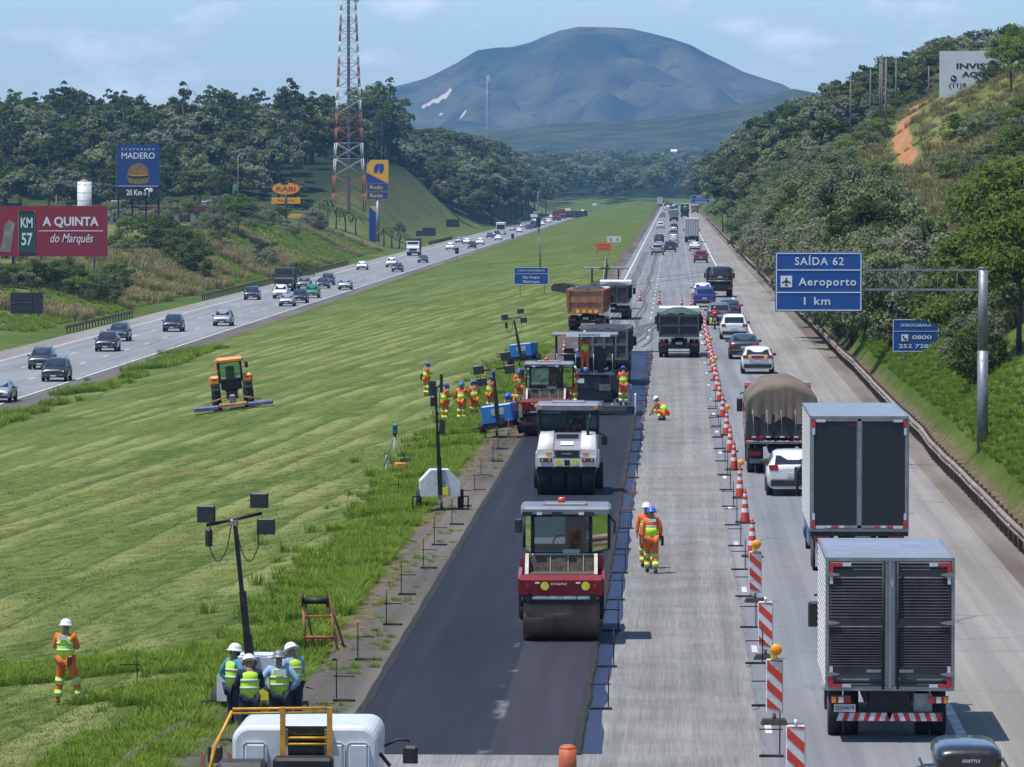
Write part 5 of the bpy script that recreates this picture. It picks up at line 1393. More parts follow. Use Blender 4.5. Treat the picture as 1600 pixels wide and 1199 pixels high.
def skin_obj(name, verts, edges, radii, m, parent, root=0, sub=1):
    me = bpy.data.meshes.new(name); me.from_pydata([tuple(v) for v in verts], edges, []); me.materials.append(m)
    o = link(name, me, parent)
    o.modifiers.new('skin', 'SKIN').use_smooth_shade = True
    for i, d in enumerate(me.skin_vertices[0].data):
        r = radii[i]; d.radius = r if isinstance(r, tuple) else (r, r); d.use_root = (i == root)
    s = o.modifiers.new('smooth', 'SUBSURF'); s.levels = sub; s.render_levels = sub
    return o
def person(loc, rz, label, pose=None, top=M_ORG, vest=None, legs=M_ORG, helmet=M_HELB, legbands=True, sleeve=None, lower=M_LIME, name='person', group=None, scale=1.0, boots=M_BOOT, logo=True):
    J = {k: Vector(v) for k, v in STAND.items()}
    for k, v in (pose or {}).items(): J[k] = Vector(v)
    r = empty(name, loc, rz, label, 'person', group); r.scale = (scale,) * 3
    V, E, Rd, ix = [], [], [], {}
    def jn(k, rad, par=None, pos=None):
        ix[k] = len(V); V.append(J[k] if pos is None else pos); Rd.append(rad)
        if par: E.append((ix[par], ix[k]))
    jn('pelvis', (.15, .11)); jn('spine', (.14, .10), 'pelvis'); jn('chest', (.16, .11), 'spine'); jn('neck', .055, 'chest'); jn('head', .092, 'neck'); jn('crown', .085, 'head')
    fw = (J['head'] - J['neck']).normalized(); face = Vector((0, 1, 0)); face = (face - fw * face.dot(fw)).normalized()
    if 'face' in J: face = J['face'].normalized()
    jn('nose', .016, 'head', J['head'] + face * .112 - fw * .005)
    for s in 'lr':
        jn('sh' + s, .065, 'chest'); jn('el' + s, .047, 'sh' + s); jn('wr' + s, .031, 'el' + s)
        d = (J['wr' + s] - J['el' + s]).normalized(); sd = d.orthogonal().normalized() if abs(d.y) > .95 else d.cross(Vector((1, 0, 0))).normalized()
        jn('pa' + s, (.036, .018), 'wr' + s, J['wr' + s] + d * .075)
        for f, (o, ln) in enumerate(((-.030, .060), (-.010, .072), (.010, .070), (.028, .055))):
            b = J['wr' + s] + d * .105 + sd * o; nb = 'f%d%s' % (f, s)
            jn(nb, .0095, 'pa' + s, b); jn(nb + 't', .0075, nb, b + d * ln * .75 + Vector((0, .02, 0)))
        jn('th' + s, .010, 'pa' + s, J['wr' + s] + d * .05 - sd * .05 + Vector((0, .015, 0)))
        jn('hi' + s, .095, 'pelvis'); jn('kn' + s, .062, 'hi' + s); jn('an' + s, .042, 'kn' + s); jn('to' + s, .036, 'an' + s)
    skin_obj('body', V, E, Rd, M_SKIN, r)
    def part(name, ks, es, rd, m):
        return skin_obj(name, [J[k] if isinstance(k, str) else k for k in ks], es, rd, m, r)
    lo = {s: J['wr' + s].lerp(J['el' + s], .12) for s in 'lr'}
    mid = J['pelvis'].lerp(J['spine'], .1)
    part('jacket', ['pelvis', 'spine', 'chest', J['neck'].lerp(J['chest'], .35), 'shl', 'ell', lo['l'], 'shr', 'elr', lo['r']],
         [(0, 1), (1, 2), (2, 3), (2, 4), (4, 5), (5, 6), (2, 7), (7, 8), (8, 9)], [(.165, .13), (.165, .13), (.185, .135), .075, .085, .064, .05, .085, .064, .05], sleeve or top)
    def tub(name, pts, rads, m):
        rings = []
        for i, q in enumerate(pts):
            t = (pts[min(i + 1, len(pts) - 1)] - pts[max(i - 1, 0)]).normalized(); a = Vector((1, 0, 0)); a = (a - t * a.dot(t)).normalized(); b = t.cross(a)
            rx, ry = rads[i] if isinstance(rads[i], tuple) else (rads[i], rads[i])
            rings.append([q + a * rx * math.cos(k) + b * ry * math.sin(k) for k in np.linspace(0, 2 * math.pi, 14, endpoint=False)])
        return MB().loft(rings).build(name, m, r)
    if vest: tub('vest', [J['pelvis'].lerp(J['spine'], -.05), J['spine'], J['chest'], J['chest'].lerp(J['neck'], .45), J['chest'].lerp(J['neck'], .72)], [(.185, .15), (.18, .145), (.195, .15), (.19, .125), (.09, .075)], vest)
    elif lower: tub('lower_vest', [J['pelvis'].lerp(J['spine'], -.05), J['spine'], J['spine'].lerp(J['chest'], .45)], [(.175, .145), (.172, .14), (.178, .14)], lower)
    def ring(name, a, b, t0, t1, rad, m): tub(name, [J[a].lerp(J[b], t0), J[a].lerp(J[b], t1)], [rad, rad], m)
    for t0 in ((.55, -.15) if vest else (.47,)): tub('chest_band', [J['spine'].lerp(J['chest'], t0), J['spine'].lerp(J['chest'], t0 + .22)], [(.198, .156) if vest else (.181, .143)] * 2, M_BAND)
    tp = {s: J['an' + s].lerp(J['kn' + s], .05) for s in 'lr'}
    part('trousers', ['pelvis', 'hil', 'knl', tp['l'], 'hir', 'knr', tp['r']], [(0, 1), (1, 2), (2, 3), (0, 4), (4, 5), (5, 6)], [(.165, .13), .125, .09, .075, .125, .09, .075], legs)
    if legbands:
        for s in 'lr':
            ring('leg_band', 'kn' + s, 'an' + s, -.12, .26, (.092), M_LIME); ring('leg_band', 'kn' + s, 'an' + s, .52, .84, .083, M_LIME); ring('reflective_band', 'kn' + s, 'an' + s, .02, .12, .096, M_BAND); ring('reflective_band', 'kn' + s, 'an' + s, .64, .73, .087, M_BAND)
    for s in 'lr': part('boot', [J['an' + s] + Vector((0, -.03, .02)), J['an' + s] + Vector((0, 0, -.03)), 'to' + s], [(0, 1), (1, 2)], [.062, .06, .046], boots)
    if helmet:
        h = MB(); rings = []
        u = fw; f = face; w = f.cross(u).normalized(); c = J['head'] + u * .045
        for a, rr in ((-.02, .175), (0.0, .178), (.012, .142), (.05, .136), (.09, .118), (.125, .08), (.142, .03)):
            rings.append([c + u * a + (w * math.cos(t) * .86 + f * math.sin(t) * (1.12 if math.sin(t) > 0 and rr > .15 else 1.0)) * rr for t in np.linspace(0, 2 * math.pi, 16, endpoint=False)])
        h.loft(rings).build('helmet', helmet, r)
    return r
def pz(**k): return k
BACK, FRONT, LEFT, RIGHT = 0.0, math.pi, math.pi / 2, -math.pi / 2
def at(px, py, Y=None, z=0.0):
    p = GP(px, py, z) if Y is None else PD(px, py, Y); return p
def ong(px, py, Y0=None):
    """pixel on the sloping ground: march along the sight line"""
    y = 80.0
    while y < 1500:
        p = PD(px, py, y)
        if p.z <= GZ(p.x, p.y): return Vector((p.x, p.y, GZ(p.x, p.y)))
        y *= 1.002
    return p
ARMS_FOLD = pz(ell=(-.26, .02, 1.18), wrl=(-.06, .22, 1.20), elr=(.26, .02, 1.18), wrr=(.08, .22, 1.22))
HIPS = pz(ell=(-.36, -.06, 1.19), wrl=(-.19, .05, 1.0), elr=(.36, -.06, 1.19), wrr=(.19, .05, 1.0))
p = ong(103, 1101)
w = person(p, R(-12), 'worker in lime vest and orange trousers with white helmet alone on the grass', dict(ARMS_FOLD, anl=(-.17, -.02, .09), tol=(-.21, .12, .04), knl=(-.14, .02, .51), anr=(.30, .0, .09), tor=(.36, .14, .04), knr=(.21, .04, .51)), M_ORG, M_LIME, M_ORG, M_HELW, boots=M_ORG)
MB().box((0, -.165, 1.40), (.20, .012, .085)).build('back_print', M_REFW, w); MB().bbox((.13, -.16, .93), (.10, .05, .16), .02).build('belt_pouch', M_BOOT, w)
# group of four in conversation
G4 = [(366, 1.0, 94.0, R(-50), M_TEAL, M_HELW, 'man in teal shirt and lime vest with ear muffs on white helmet', M_NAVY), (390, 1.0, 92.0, R(12), M_NAVY, M_HELW, 'man in lime vest and dark sleeves leaning in beside a grey helmeted colleague', M_NAVY),
      (436, 1.0, 92.6, R(8), M_SHIRT, M_HELG, 'man with grey helmet and printed lime vest standing hands on hips', M_NAVY), (458, 1.0, 94.4, R(40), M_SHIRT, M_HELW, 'man in light blue shirt and white helmet beside the grey helmeted man', M_NAVY)]
for i, (px, s, Y, rz, sh, he, lab, lg) in enumerate(G4):
    X = (PD(px, 1080, Y)).x; z = -.30
    po = HIPS if i in (0, 2) else dict(ell=(-.25, .03, 1.16), wrl=(-.16, .22, 1.08), elr=(.25, .03, 1.16), wrr=(.16, .22, 1.08), head=(0, .05, 1.585), crown=(0, .07, 1.67))
    w = person((X, Y, z), rz, lab, po, sh, M_LIME, lg, he, False)
    if i < 2:
        for sx in (-1, 1): MB().sphere((sx * .115, .02, 1.60), .05, 8, 5, (.6, 1, 1.2)).build('ear_muff', M_BLKP if i == 0 else M_RJACK, w)
    if i == 2: MB().box((0, -.168, 1.38), (.24, .012, .10)).build('back_print', M_LET_W, w)
# pair walking on the milled lane
wk = dict(anl=(-.10, .16, .09), tol=(-.11, .33, .05), knl=(-.10, .16, .52), anr=(.10, -.16, .10), tor=(.11, 0, .04), knr=(.10, .02, .51), wrl=(-.25, -.06, .93), wrr=(.24, .14, .95))
p = at(1018, 896, z=-.05); w = person(p, R(4), 'worker in orange and lime with blue helmet walking on the milled lane', wk, M_ORG, None, M_ORG, M_HELB)
MB().box((0, -.138, 1.42), (.22, .012, .07)).build('back_print', M_LET_W, w); MB().bbox((.30, .16, .86), (.06, .24, .26), .02).build('tool_bag', M_BOOT, w)
p = at(1010, 888, z=-.05); person(p, 0, 'worker with white helmet walking just ahead of the blue helmeted one', wk, M_ORG, None, M_ORG, M_HELW)
# crouching by the string line
p = at(1036, 657, z=-.05)
person(p, R(62), 'worker crouching to the string line on the milled lane', dict(pelvis=(0, -.12, .36), spine=(0, -.02, .53), chest=(0, .12, .70), neck=(0, .24, .82), head=(0, .31, .90), crown=(0, .34, .98), shl=(-.17, .16, .76), ell=(-.22, .34, .55), wrl=(-.16, .50, .32), shr=(.17, .16, .76), elr=(.24, .36, .56), wrr=(.14, .52, .34),
    hil=(-.10, -.10, .34), knl=(-.16, .28, .46), anl=(-.14, .02, .09), tol=(-.15, .20, .04), hir=(.10, -.10, .34), knr=(.16, .26, .40), anr=(.14, -.02, .09), tor=(.15, .16, .04)), helmet=M_HELW)
# gang on the grass by the lighting towers
reach = dict(ell=(-.28, .03, 1.22), wrl=(-.42, .2, 1.05), elr=(.26, .12, 1.24), wrr=(.34, .34, 1.10))
look = dict(head=(0, .06, 1.585), crown=(0, .08, 1.67), ell=(-.22, .06, 1.16), wrl=(-.08, .24, 1.16), elr=(.22, .06, 1.16), wrr=(.08, .24, 1.16))
for px, py, rz, po, lab in [(666, 620, R(-60), look, 'worker with a shoulder bag standing apart on the mown grass'), (695, 660, R(-55), look, 'worker in orange looking at his hands beside the tall black mast'), (721, 659, R(-20), reach, 'worker reaching his arm out to the man with the pole'),
        (741, 656, R(15), look, 'worker with a long pole next to the reaching worker'), (766, 648, R(-40), look, 'worker half hidden behind the tilted blue generator'), (811, 636, FRONT + R(20), ARMS_FOLD, 'worker facing the traffic beside the red roller')]:
    p = ong(px, py); w = person(p, rz, lab, po, boots=M_ORG)
    if px == 741: MB().tube([(.1, .3, 1.15), (.45, .1, 0.05)], .016, 6).build('pole', M_STEEL, w)
    if px == 666: MB().bbox((-.2, -.12, 1.0), (.12, .22, .3), .03).build('shoulder_bag', M_BOOT, w)
bend = dict(spine=(0, .06, 1.10), chest=(0, .26, 1.20), neck=(0, .42, 1.22), head=(0, .52, 1.24), crown=(0, .60, 1.27), face=(0, .5, -.86), shl=(-.18, .32, 1.22), ell=(-.22, .40, .96), wrl=(-.12, .46, .74), shr=(.18, .32, 1.22), elr=(.22, .40, .96), wrr=(.12, .46, .74))
p = ong(804, 664); person(p, R(150), 'worker bending over beside the tilted blue generator', bend)
# motorcyclist
sit = dict(pelvis=(0, 0, .86), spine=(0, .02, 1.04), chest=(0, .08, 1.22), neck=(0, .12, 1.37), head=(0, .15, 1.46), crown=(0, .15, 1.54), shl=(-.18, .10, 1.30), ell=(-.32, .28, 1.12), wrl=(-.33, .52, 1.08), shr=(.18, .10, 1.30), elr=(.32, .28, 1.12), wrr=(.33, .52, 1.08),
    hil=(-.12, .02, .84), knl=(-.22, .40, .74), anl=(-.20, .28, .34), tol=(-.20, .44, .30), hir=(.12, .02, .84), knr=(.22, .40, .74), anr=(.20, .28, .34), tor=(.20, .44, .30))
person((MOTO.location.x, MOTO.location.y + .6, 0), 0, 'motorcyclist in red jacket riding among the queue', sit, M_RJACK, None, M_NAVY, M_HELG, False, lower=None)
def seated(loc, rz, label, jack=M_ORG, hel=M_HELG):
    d = dict(sit); d.update(pelvis=(0, 0, .50), spine=(0, 0, .70), chest=(0, .03, .90), neck=(0, .05, 1.06), head=(0, .07, 1.16), crown=(0, .07, 1.24), shl=(-.18, .03, .99), ell=(-.26, .18, .78), wrl=(-.14, .44, .80), shr=(.18, .03, .99), elr=(.26, .18, .78), wrr=(.14, .44, .80),
        hil=(-.10, .02, .48), knl=(-.14, .44, .50), anl=(-.14, .44, .09), tol=(-.14, .6, .04), hir=(.10, .02, .48), knr=(.14, .44, .50), anr=(.14, .44, .09), tor=(.14, .6, .04))
    return person(loc, rz, label, d, jack, None, M_ORG, hel, False)

# ------------------------------------------------------------------ road plant
M_PRED = mat('roller_red_paint', (.30, .012, .022), .4, var=.12, scale=2, coat=.3)
M_DRUM = mat('bitumen_stained_drum', (.21, .135, .09), .5, .25, var=.3, scale=2.4, detail=8, col2=(.11, .075, .055))
M_RGREY = mat('plant_grey_plastic', (.17, .19, .23), .45, var=.12, scale=3)
M_BEIGE = mat('cream_panel', (.52, .48, .40), .55, var=.12)
M_PGLASS = glassmat('cab_glass', (.52, .74, .72))
M_BEAC = mat('red_beacon_lens', (.80, .06, .02), .25, var=.05)
M_YDISC = mat('yellow_sticker', (.75, .72, .05), .5, var=.12, scale=12)
M_SEAT = mat('black_seat_vinyl', (.02, .02, .022), .6)
M_BROWN = mat('brown_mesh_tray', (.10, .080, .055), .8, var=.3, scale=14, bump=.5)
M_PWHITE = mat('plant_white_paint', (.70, .69, .66), .4, var=.08, scale=2, coat=.3)
def cab_glazed(r, a, b, z0, z1, post=.045):
    """glazed cab on plan a=(x0,x1,y) near face, b=(x0,x1,y) far face"""
    c = [Vector((a[0], a[2], 0)), Vector((a[1], a[2], 0)), Vector((b[1], b[2], 0)), Vector((b[0], b[2], 0))]
    for p in c: MB().tube([(p.x, p.y, z0), (p.x, p.y, z1)], post, 6).build('cab_post', M_BLKP, r)
    for i, nm in enumerate(('front_window', 'side_window', 'rear_window', 'side_window')):
        p, q = c[i], c[(i + 1) % 4]; n = (q - p).normalized()
        p2, q2 = p + n * post, q - n * post
        mb = MB(); k = Vector((n.y, -n.x, 0)) * .006
        mb.add([p2 + k + Vector((0, 0, z0 + .03)), q2 + k + Vector((0, 0, z0 + .03)), q2 + k + Vector((0, 0, z1 - .03)), p2 + k + Vector((0, 0, z1 - .03))], [(0, 1, 2, 3)]); mb.build(nm, M_PGLASS, r)
        for z in (z0, z1): MB().tube([(p.x, p.y, z), (q.x, q.y, z)], post * .9, 5).build('cab_rail', M_BLKP, r)
    MB().box(((a[0] + a[1]) / 2, (a[2] + b[2]) / 2, z0 - .05), (a[1] - a[0] + .1, b[2] - a[2], .06)).build('cab_floor', M_DKST, r)
def swheel(r, x, y, z, R_=.19):
    MB().tube([(x + R_ * math.cos(a), y + .35 * R_ * math.sin(a), z + .9 * R_ * math.sin(a)) for a in np.linspace(0, 2 * math.pi, 17)], .018, 5).build('steering_wheel', M_BLKP, r)
def seat(r, x, y, z, rz=0):
    s = MB(); s.bbox((x, y, z + .42), (.5, .48, .14), .04); s.bbox((x, y - .22, z + .78), (.48, .14, .62), .05); s.box((x, y, z + .18), (.3, .3, .36)); return s.build('seat', M_SEAT, r)
def tandem_roller(loc, rz, label, oplab):
    r = empty('tandem_roller', loc, rz, label, 'road roller')
    for y in (0, 3.7):
        d = MB().cyl((-.86, y, .65), (.86, y, .65), .65, n=40).build('drum', M_DRUM, r)
        for s in (-1, 1): MB().cyl((s * .865, y, .65), (s * .93, y, .65), .22, n=14).build('hub', M_DKST, d)
    for s in (-1, 1):
        MB().prism([(-.72, 1.06), (.85, 1.0), (1.0, 1.55), (-.62, 1.50), (-.74, 1.42)], s * .90, s * .97).build('yoke_plate', M_PRED, r)
        MB().prism([(3.0, 1.0), (4.4, 1.0), (4.4, 1.5), (3.0, 1.6)], s * .90, s * .97).build('yoke_plate', M_PRED, r)
        MB().box((s * .94, 0, .85), (.05, .4, .7)).build('drum_arm', M_DKST, r)
    bm = MB().prism([(-.80, 1.06), (-.72, 1.02), (-.66, 1.50), (-.78, 1.52), (-.84, 1.40)], -.92, .92).build('front_beam', M_PRED, r)
    lettering('DYNAPAC', .07, (-.05, -.835, 1.31), M_LET_W, bm, width=.36)
    for s, x in ((-1, -.37), (1, .55)):
        MB().cyl((x, -.835, 1.27), (x, -.85, 1.27), .095, n=18).build('warning_disc', M_YDISC, bm)
        MB().box((x - .17, -.84, 1.34), (.10, .02, .03)).build('decal', M_LET_W, bm)
        MB().cyl((s * .76, -.83, 1.27), (s * .76, -.87, 1.27), .045, n=12).build('lamp', M_TAIL, bm)
    for i in range(4): MB().tube([(-.62 + i * .33, -.74, 1.0), (-.62 + i * .33 + .30, -.74, 1.0)], .05, 8).build('sprinkler_bar', M_LET_W, r)
    MB().box((0, -.70, .92), (1.78, .14, .07)).build('scraper', M_DKST, r)
    for s in (-1, 1): MB().box((s * .72, -.76, 1.0), (.12, .1, .2)).build('scraper_bracket', M_DKST, r)
    MB().box((0, -.10, 1.50), (1.5, 1.0, .04)).build('deck', M_BROWN, r)
    MB().box((.0, .36, 1.68), (1.46, .04, .40), rx=R(-14)).build('tray_mesh', M_BROWN, r)
    for s in (-1, 1): MB().prism([(-.60, 1.52), (.40, 1.52), (.42, 1.90), (.28, 1.92)], s * .74, s * .82).build('tray_side', M_BEIGE, r)
    for x in (-.25, .15, .5): MB().box((x, .332, 1.70), (.014, .02, .40), rx=R(-14)).build('tray_rib', M_BEIGE, r)
    MB().bbox((0, .46, 1.88), (1.6, .08, .05), .02).build('tray_lip', M_BEIGE, r)
    MB().bbox((.22, .60, 1.93), (.42, .26, .14), .03).build('console', M_BEIGE, r)
    cab_glazed(r, (-.66, .66, .50), (-.86, 1.08, 1.95), 1.90, 2.78)
    MB().box((.1, 1.25, 1.62), (1.7, 1.5, .5)).build('cab_base', M_PRED, r)
    seat(r, .32, 1.45, 1.62); swheel(r, .0, .95, 2.12)
    rf = MB(); rf.bbox((.10, 1.2, 2.90), (2.06, 1.95, .17), .06); roof = rf.build('roof', M_RGREY, r)
    MB().bbox((.08, 1.0, 3.01), (1.0, .7, .07), .03).build('roof_vent', M_RGREY, roof)
    for x in (-.78, -.1, .62): MB().box((x, .25, 2.82), (.22, .12, .10)).build('work_lamp', M_BLKP, roof)
    for s in (-.5, .45): MB().box((s, .222, 2.83), (.12, .02, .06)).build('lamp_lens', M_HEAD, roof)
    MB().cyl((0, .9, 3.04), (0, .9, 3.16), .085, .075, n=14).build('beacon', M_BEAC, roof)
    MB().bbox((-.98, .35, 2.55), (.17, .1, .32), .03).build('mirror', M_BLKP, r)
    MB().tube([(1.06, 1.0, 2.75), (1.22, .75, 2.6), (1.2, .7, 2.35)], .025, 5).build('mirror_arm', M_BLKP, r)
    MB().bbox((0, 3.2, 1.55), (1.7, 2.3, .9), .12).build('engine_hood', M_PRED, r)
    c, s_ = math.cos(rz), math.sin(rz); lx, ly = .32, 1.45
    seated((loc[0] + c * lx - s_ * ly, loc[1] + s_ * lx + c * ly, loc[2] + 1.62), rz + math.pi + R(25), oplab)
p = at(877, 1000); tandem_roller((p.x, p.y + .1, .012), R(1), 'red tandem roller with brown drum alone on the fresh asphalt', 'driver sitting in the cab of the foremost red roller')
p = at(851, 681); tandem_roller((p.x + .05, p.y, .012), R(0), 'red tandem roller standing beside the paver', 'driver sitting in the cab of the roller beside the paver')
# pneumatic roller
p = at(886, 774)
r = empty('pneumatic_roller', (p.x, p.y + .5, .012), 0, 'white pneumatic tyre roller with grey hood between the two red rollers', 'road roller')
for x in (-.79, -.30, .20, .69): wheel(r, x, 0, .52, .40, rim=M_DKST, seg=22)
for x in (-.55, -.05, .45, .94, -1.0): wheel(r, x, 3.4, .52, .40, rim=M_DKST, seg=22)
MB().box((0, 1.7, .85), (1.9, 4.2, .35)).build('frame', M_DKST, r)
for s in (-1, 1):
    MB().loft([[Vector((s * a, y, z)) for a, z in ((.42, 1.28), (.98, 1.20), (1.0, 1.5), (.92, zt), (.46, zt + .03))] for y, zt in ((-.62, 1.50), (-.45, 1.80), (.3, 1.98), (1.05, 2.03))], smooth=True).build('side_hood', M_PWHITE, r)
    MB().box((s * .72, -.66, 1.10), (.52, .06, .30)).build('rear_panel', M_PWHITE, r)
    l = MB().box((s * .70, -.70, 1.17), (.40, .04, .12)).build('lamp_cluster', M_BLKP, r)
    for k, m in ((-.12, M_AMB), (0, M_TAIL), (.12, M_AMB)): MB().cyl((s * .70 + k, -.72, 1.17), (s * .70 + k, -.735, 1.17), .045, n=10).build('lamp', m, l)
    MB().box((s * .60, -.63, 1.38), (.18, .05, .08)).build('marker_lamp', M_AMB, r)
    MB().box((s * 1.02, .6, 1.15), (.05, 2.4, .5)).build('side_skirt', M_PWHITE, r)
    MB().box((s * .45, -.35, .98), (.06, .3, .2)).build('scraper_bracket', M_ALU, r)
    for k in (-1, 1): MB().box((s * .5 + k * .16, -.5, .93), (.30, .05, .04), ry=k * R(8)).build('scraper', M_DKST, r)
MB().box((0, -.66, 1.08), (.92, .05, .26)).build('rear_panel', M_PWHITE, r)
for s in (-1, 1): MB().cyl((s * .27, -.70, 1.08), (s * .27, -.712, 1.08), .10, n=18).build('warning_disc', M_YDISC, r)
MB().box((0, -.70, 1.08), (.18, .03, .18)).build('tow_bracket', M_DKST, r)
hd = MB().loft([[Vector((a, y, z)) for a, z in ((-w_, z0), (w_, z0), (w_ * 1.12, zt), (-w_ * 1.12, zt))] for y, w_, z0, zt in ((-.60, .40, 1.22, 1.50), (-.35, .40, 1.22, 1.78), (.3, .42, 1.3, 1.94), (1.05, .46, 1.3, 2.0))], smooth=False).build('engine_hood', M_RGREY, r)
for i in range(4): MB().box((0, -.10 + i * .12, 1.88 + i * .026), (.74, .05, .03), rx=R(14)).build('grille_slat', M_DKST, hd)
MB().box((-.0, -.44, 1.71), (.42, .02, .14), rx=R(-40)).build('name_plate', M_LET_W, hd)
MB().box((0, -.62, 1.36), (.74, .04, .22)).build('number_panel', M_BLKP, hd); lettering('DYNAPAC', .06, (0, -.645, 1.37), M_LET_W, hd, width=.32)
MB().tube([(.68, .15, 1.95), (.68, .2, 2.25), (.74, .3, 2.5), (.76, .32, 2.62)], .05, 8).build('exhaust', M_DKST, r)
cab_glazed(r, (-.98, .98, 1.05), (-.98, .98, 2.6), 2.02, 2.72)
MB().box((0, 1.85, 1.65), (1.95, 1.6, .7)).build('cab_base', M_PWHITE, r)
rf = MB().bbox((0, 1.8, 2.86), (2.16, 1.85, .24), .08).build('roof', M_RGREY, r)
MB().bbox((0, 1.6, 3.0), (1.1, 1.1, .07), .03).build('roof_vent', M_RGREY, rf)
for s in (-1, 1): MB().box((s * .93, .86, 2.83), (.13, .05, .07)).build('marker_lamp', M_AMB, rf)
seat(r, .35, 1.8, 1.72); swheel(r, .3, 1.3, 2.2)
seated((p.x + .35, p.y + .5 + 1.75, 1.72), FRONT - R(40), 'driver bent forward in the cab of the white pneumatic roller')
MB().bbox((1.22, 1.1, 1.72), (.2, .1, .3), .03).build('mirror', M_BLKP, r); MB().tube([(.98, 1.1, 2.0), (1.22, 1.1, 1.9)], .02, 5).build('mirror_arm', M_BLKP, r)
# paver
PX, PY = -4.0, 219.6
r = empty('paver', (PX, PY, 0), 0, 'dark asphalt paver under a canopy with screed across the lane', 'paver')
M_PBLU = mat('paver_dark_paint', (.030, .036, .050), .5, var=.2, scale=2)
MB().bbox((0, .55, .28), (4.5, .9, .46), .05).build('screed', M_STEEL, r)
MB().box((0, -.15, .42), (4.5, .42, .05)).build('walkway', mat('chequer_plate', (.30, .31, .32), .5, .5, var=.25, scale=9), r)
for i in range(9): MB().box((-2.0 + i * .5, -.02, .50), (.44, .10, .10)).build('screed_cover', M_ALU if i % 3 else M_STEEL, r)
for s in (-1, 1):
    MB().box((s * 2.28, .5, .48), (.06, 1.5, .88)).build('end_gate', M_STEEL if s < 0 else M_LET_W, r)
    MB().tube([(s * 2.1, .3, .6), (s * 2.1, .3, 1.35), (s * 1.7, .4, 1.4)], .03, 6).build('handrail', M_ALU, r)
    MB().tube([(s * 1.5, .7, .6), (s * 1.5, 2.6, .9), (s * 1.5, 4.2, .7)], .10, 6).build('tow_arm', M_DKST, r)
    tk = [(1.3, .05), (4.9, .05), (5.15, .3), (5.1, .6), (1.2, .62), (1.05, .3)]
    MB().prism(tk, s * .85, s * 1.25).build('track', M_TYRE, r)
    for y in (1.2, 2.8): MB().tube([(s * 1.30, y, 1.8), (s * 1.30, y, 3.5)], .035, 6).build('canopy_post', M_BLKP, r)
    MB().prism([(5.0, .5), (7.0, .45), (7.0, 1.5), (5.0, 1.6)], s * 1.1, s * 1.65).build('hopper_wing', M_PBLU, r)
    seat(r, s * .72, 1.7, 1.85)
MB().bbox((0, 3.0, 1.15), (2.3, 3.8, 1.1), .08).build('engine_body', M_PBLU, r)
MB().box((0, 1.75, 1.80), (2.7, 1.7, .08)).build('platform', M_STEEL, r)
MB().bbox((0, 1.2, 1.45), (1.5, .5, .6), .05).build('tool_locker', M_PBLU, r)
MB().box((-.2, .94, 1.5), (.36, .02, .22)).build('info_plate', M_LET_W, r); MB().box((.9, .93, 1.2), (.5, .02, .3)).build('info_plate', M_STEEL, r)
MB().box((0, 2.5, 2.25), (1.9, .2, .5)).build('control_panel', M_BLKP, r)
for x in (-1.25, -.4, .4, 1.25): MB().tube([(x, 1.0, 1.85), (x, 1.0, 2.7)], .025, 5).build('guard_rail_post', M_ALU, r)
for z in (2.25, 2.7): MB().tube([(-1.25, 1.0, z), (-.4, 1.0, z)], .022, 5).build('guard_rail_bar', M_ALU, r)
ca = MB().bbox((0, 2.1, 3.56), (3.0, 2.3, .14), .05).build('canopy', M_RGREY, r)
cb = MB().box((.15, .93, 3.56), (2.0, .05, .17)).build('name_band', M_LET_W, ca); lettering('DYNAPAC', .13, (.2, .90, 3.56), M_LET_K, cb, width=.95)
MB().box((-.98, .92, 3.54), (.12, .08, .12)).build('lamp', M_AMB, ca); MB().cyl((0, 1.1, 3.63), (0, 1.1, 3.75), .05, n=10).build('beacon', M_HEAD, ca)
for k, (lx, col) in enumerate(((-.6, (.05, .45, .6)), (.05, (.05, .2, .6)))): MB().cyl((lx, .80, 1.84), (lx, .80, 2.1), .10, n=12).build('water_bottle', mat('bottle_blue_%d' % k, col, .3), r)
person((PX - .95 + .45, PY - .15, .445), R(-30), 'worker with white helmet standing on the paver walkway', look, helmet=M_HELW)
person((PX + 1.75, PY - .16, .445), R(6), 'worker with blue helmet standing at the end of the paver walkway', look)
person((PX + .0, PY + 1.5, 1.84), R(20), 'worker in dark orange standing on the paver platform below the canopy', look, helmet=None, legbands=False)
# milling machine beyond the rusty lorry
p = at(945, 484)
r = empty('milling_machine', (p.x, p.y, 0), 0, 'dark milling machine with flat canopy and long conveyor ahead of the brown lorry', 'milling machine')
MB().bbox((0, 3.2, 1.45), (2.4, 6.2, 1.5), .1).build('body', M_DKGR, r)
for s in (-1, 1):
    for y in (.9, 5.4): MB().prism([(y - .7, .1), (y + .7, .1), (y + .8, .4), (y + .6, .75), (y - .6, .75), (y - .8, .4)], s * .8, s * 1.2).build('track', M_TYRE, r)
    for y in (1.4, 3.6): MB().tube([(s * 1.1, y, 2.1), (s * 1.1, y, 3.35)], .05, 6).build('canopy_post', M_BLKP, r)
    MB().bbox((s * 1.1, 2.5, 3.42), (1.5, 2.6, .12), .04).build('canopy', M_RGREY, r)
MB().box((0, 2.5, 3.36), (1.0, 2.4, .1)).build('canopy', M_DKGR, r)
MB().box((0, .05, 1.6), (1.6, .1, .8)).build('rear_grille', M_BLKP, r)
cv = MB(); cv.prism([(-.2, 0), (3.4, .5), (3.5, .8), (3.2, 1.1), (2.2, 1.15), (-.2, .6)], -.5, .5); c = cv.build('conveyor', M_DKGR, r); c.location = (-1.2, 1.2, 1.0); c.rotation_euler = (0, 0, R(62))
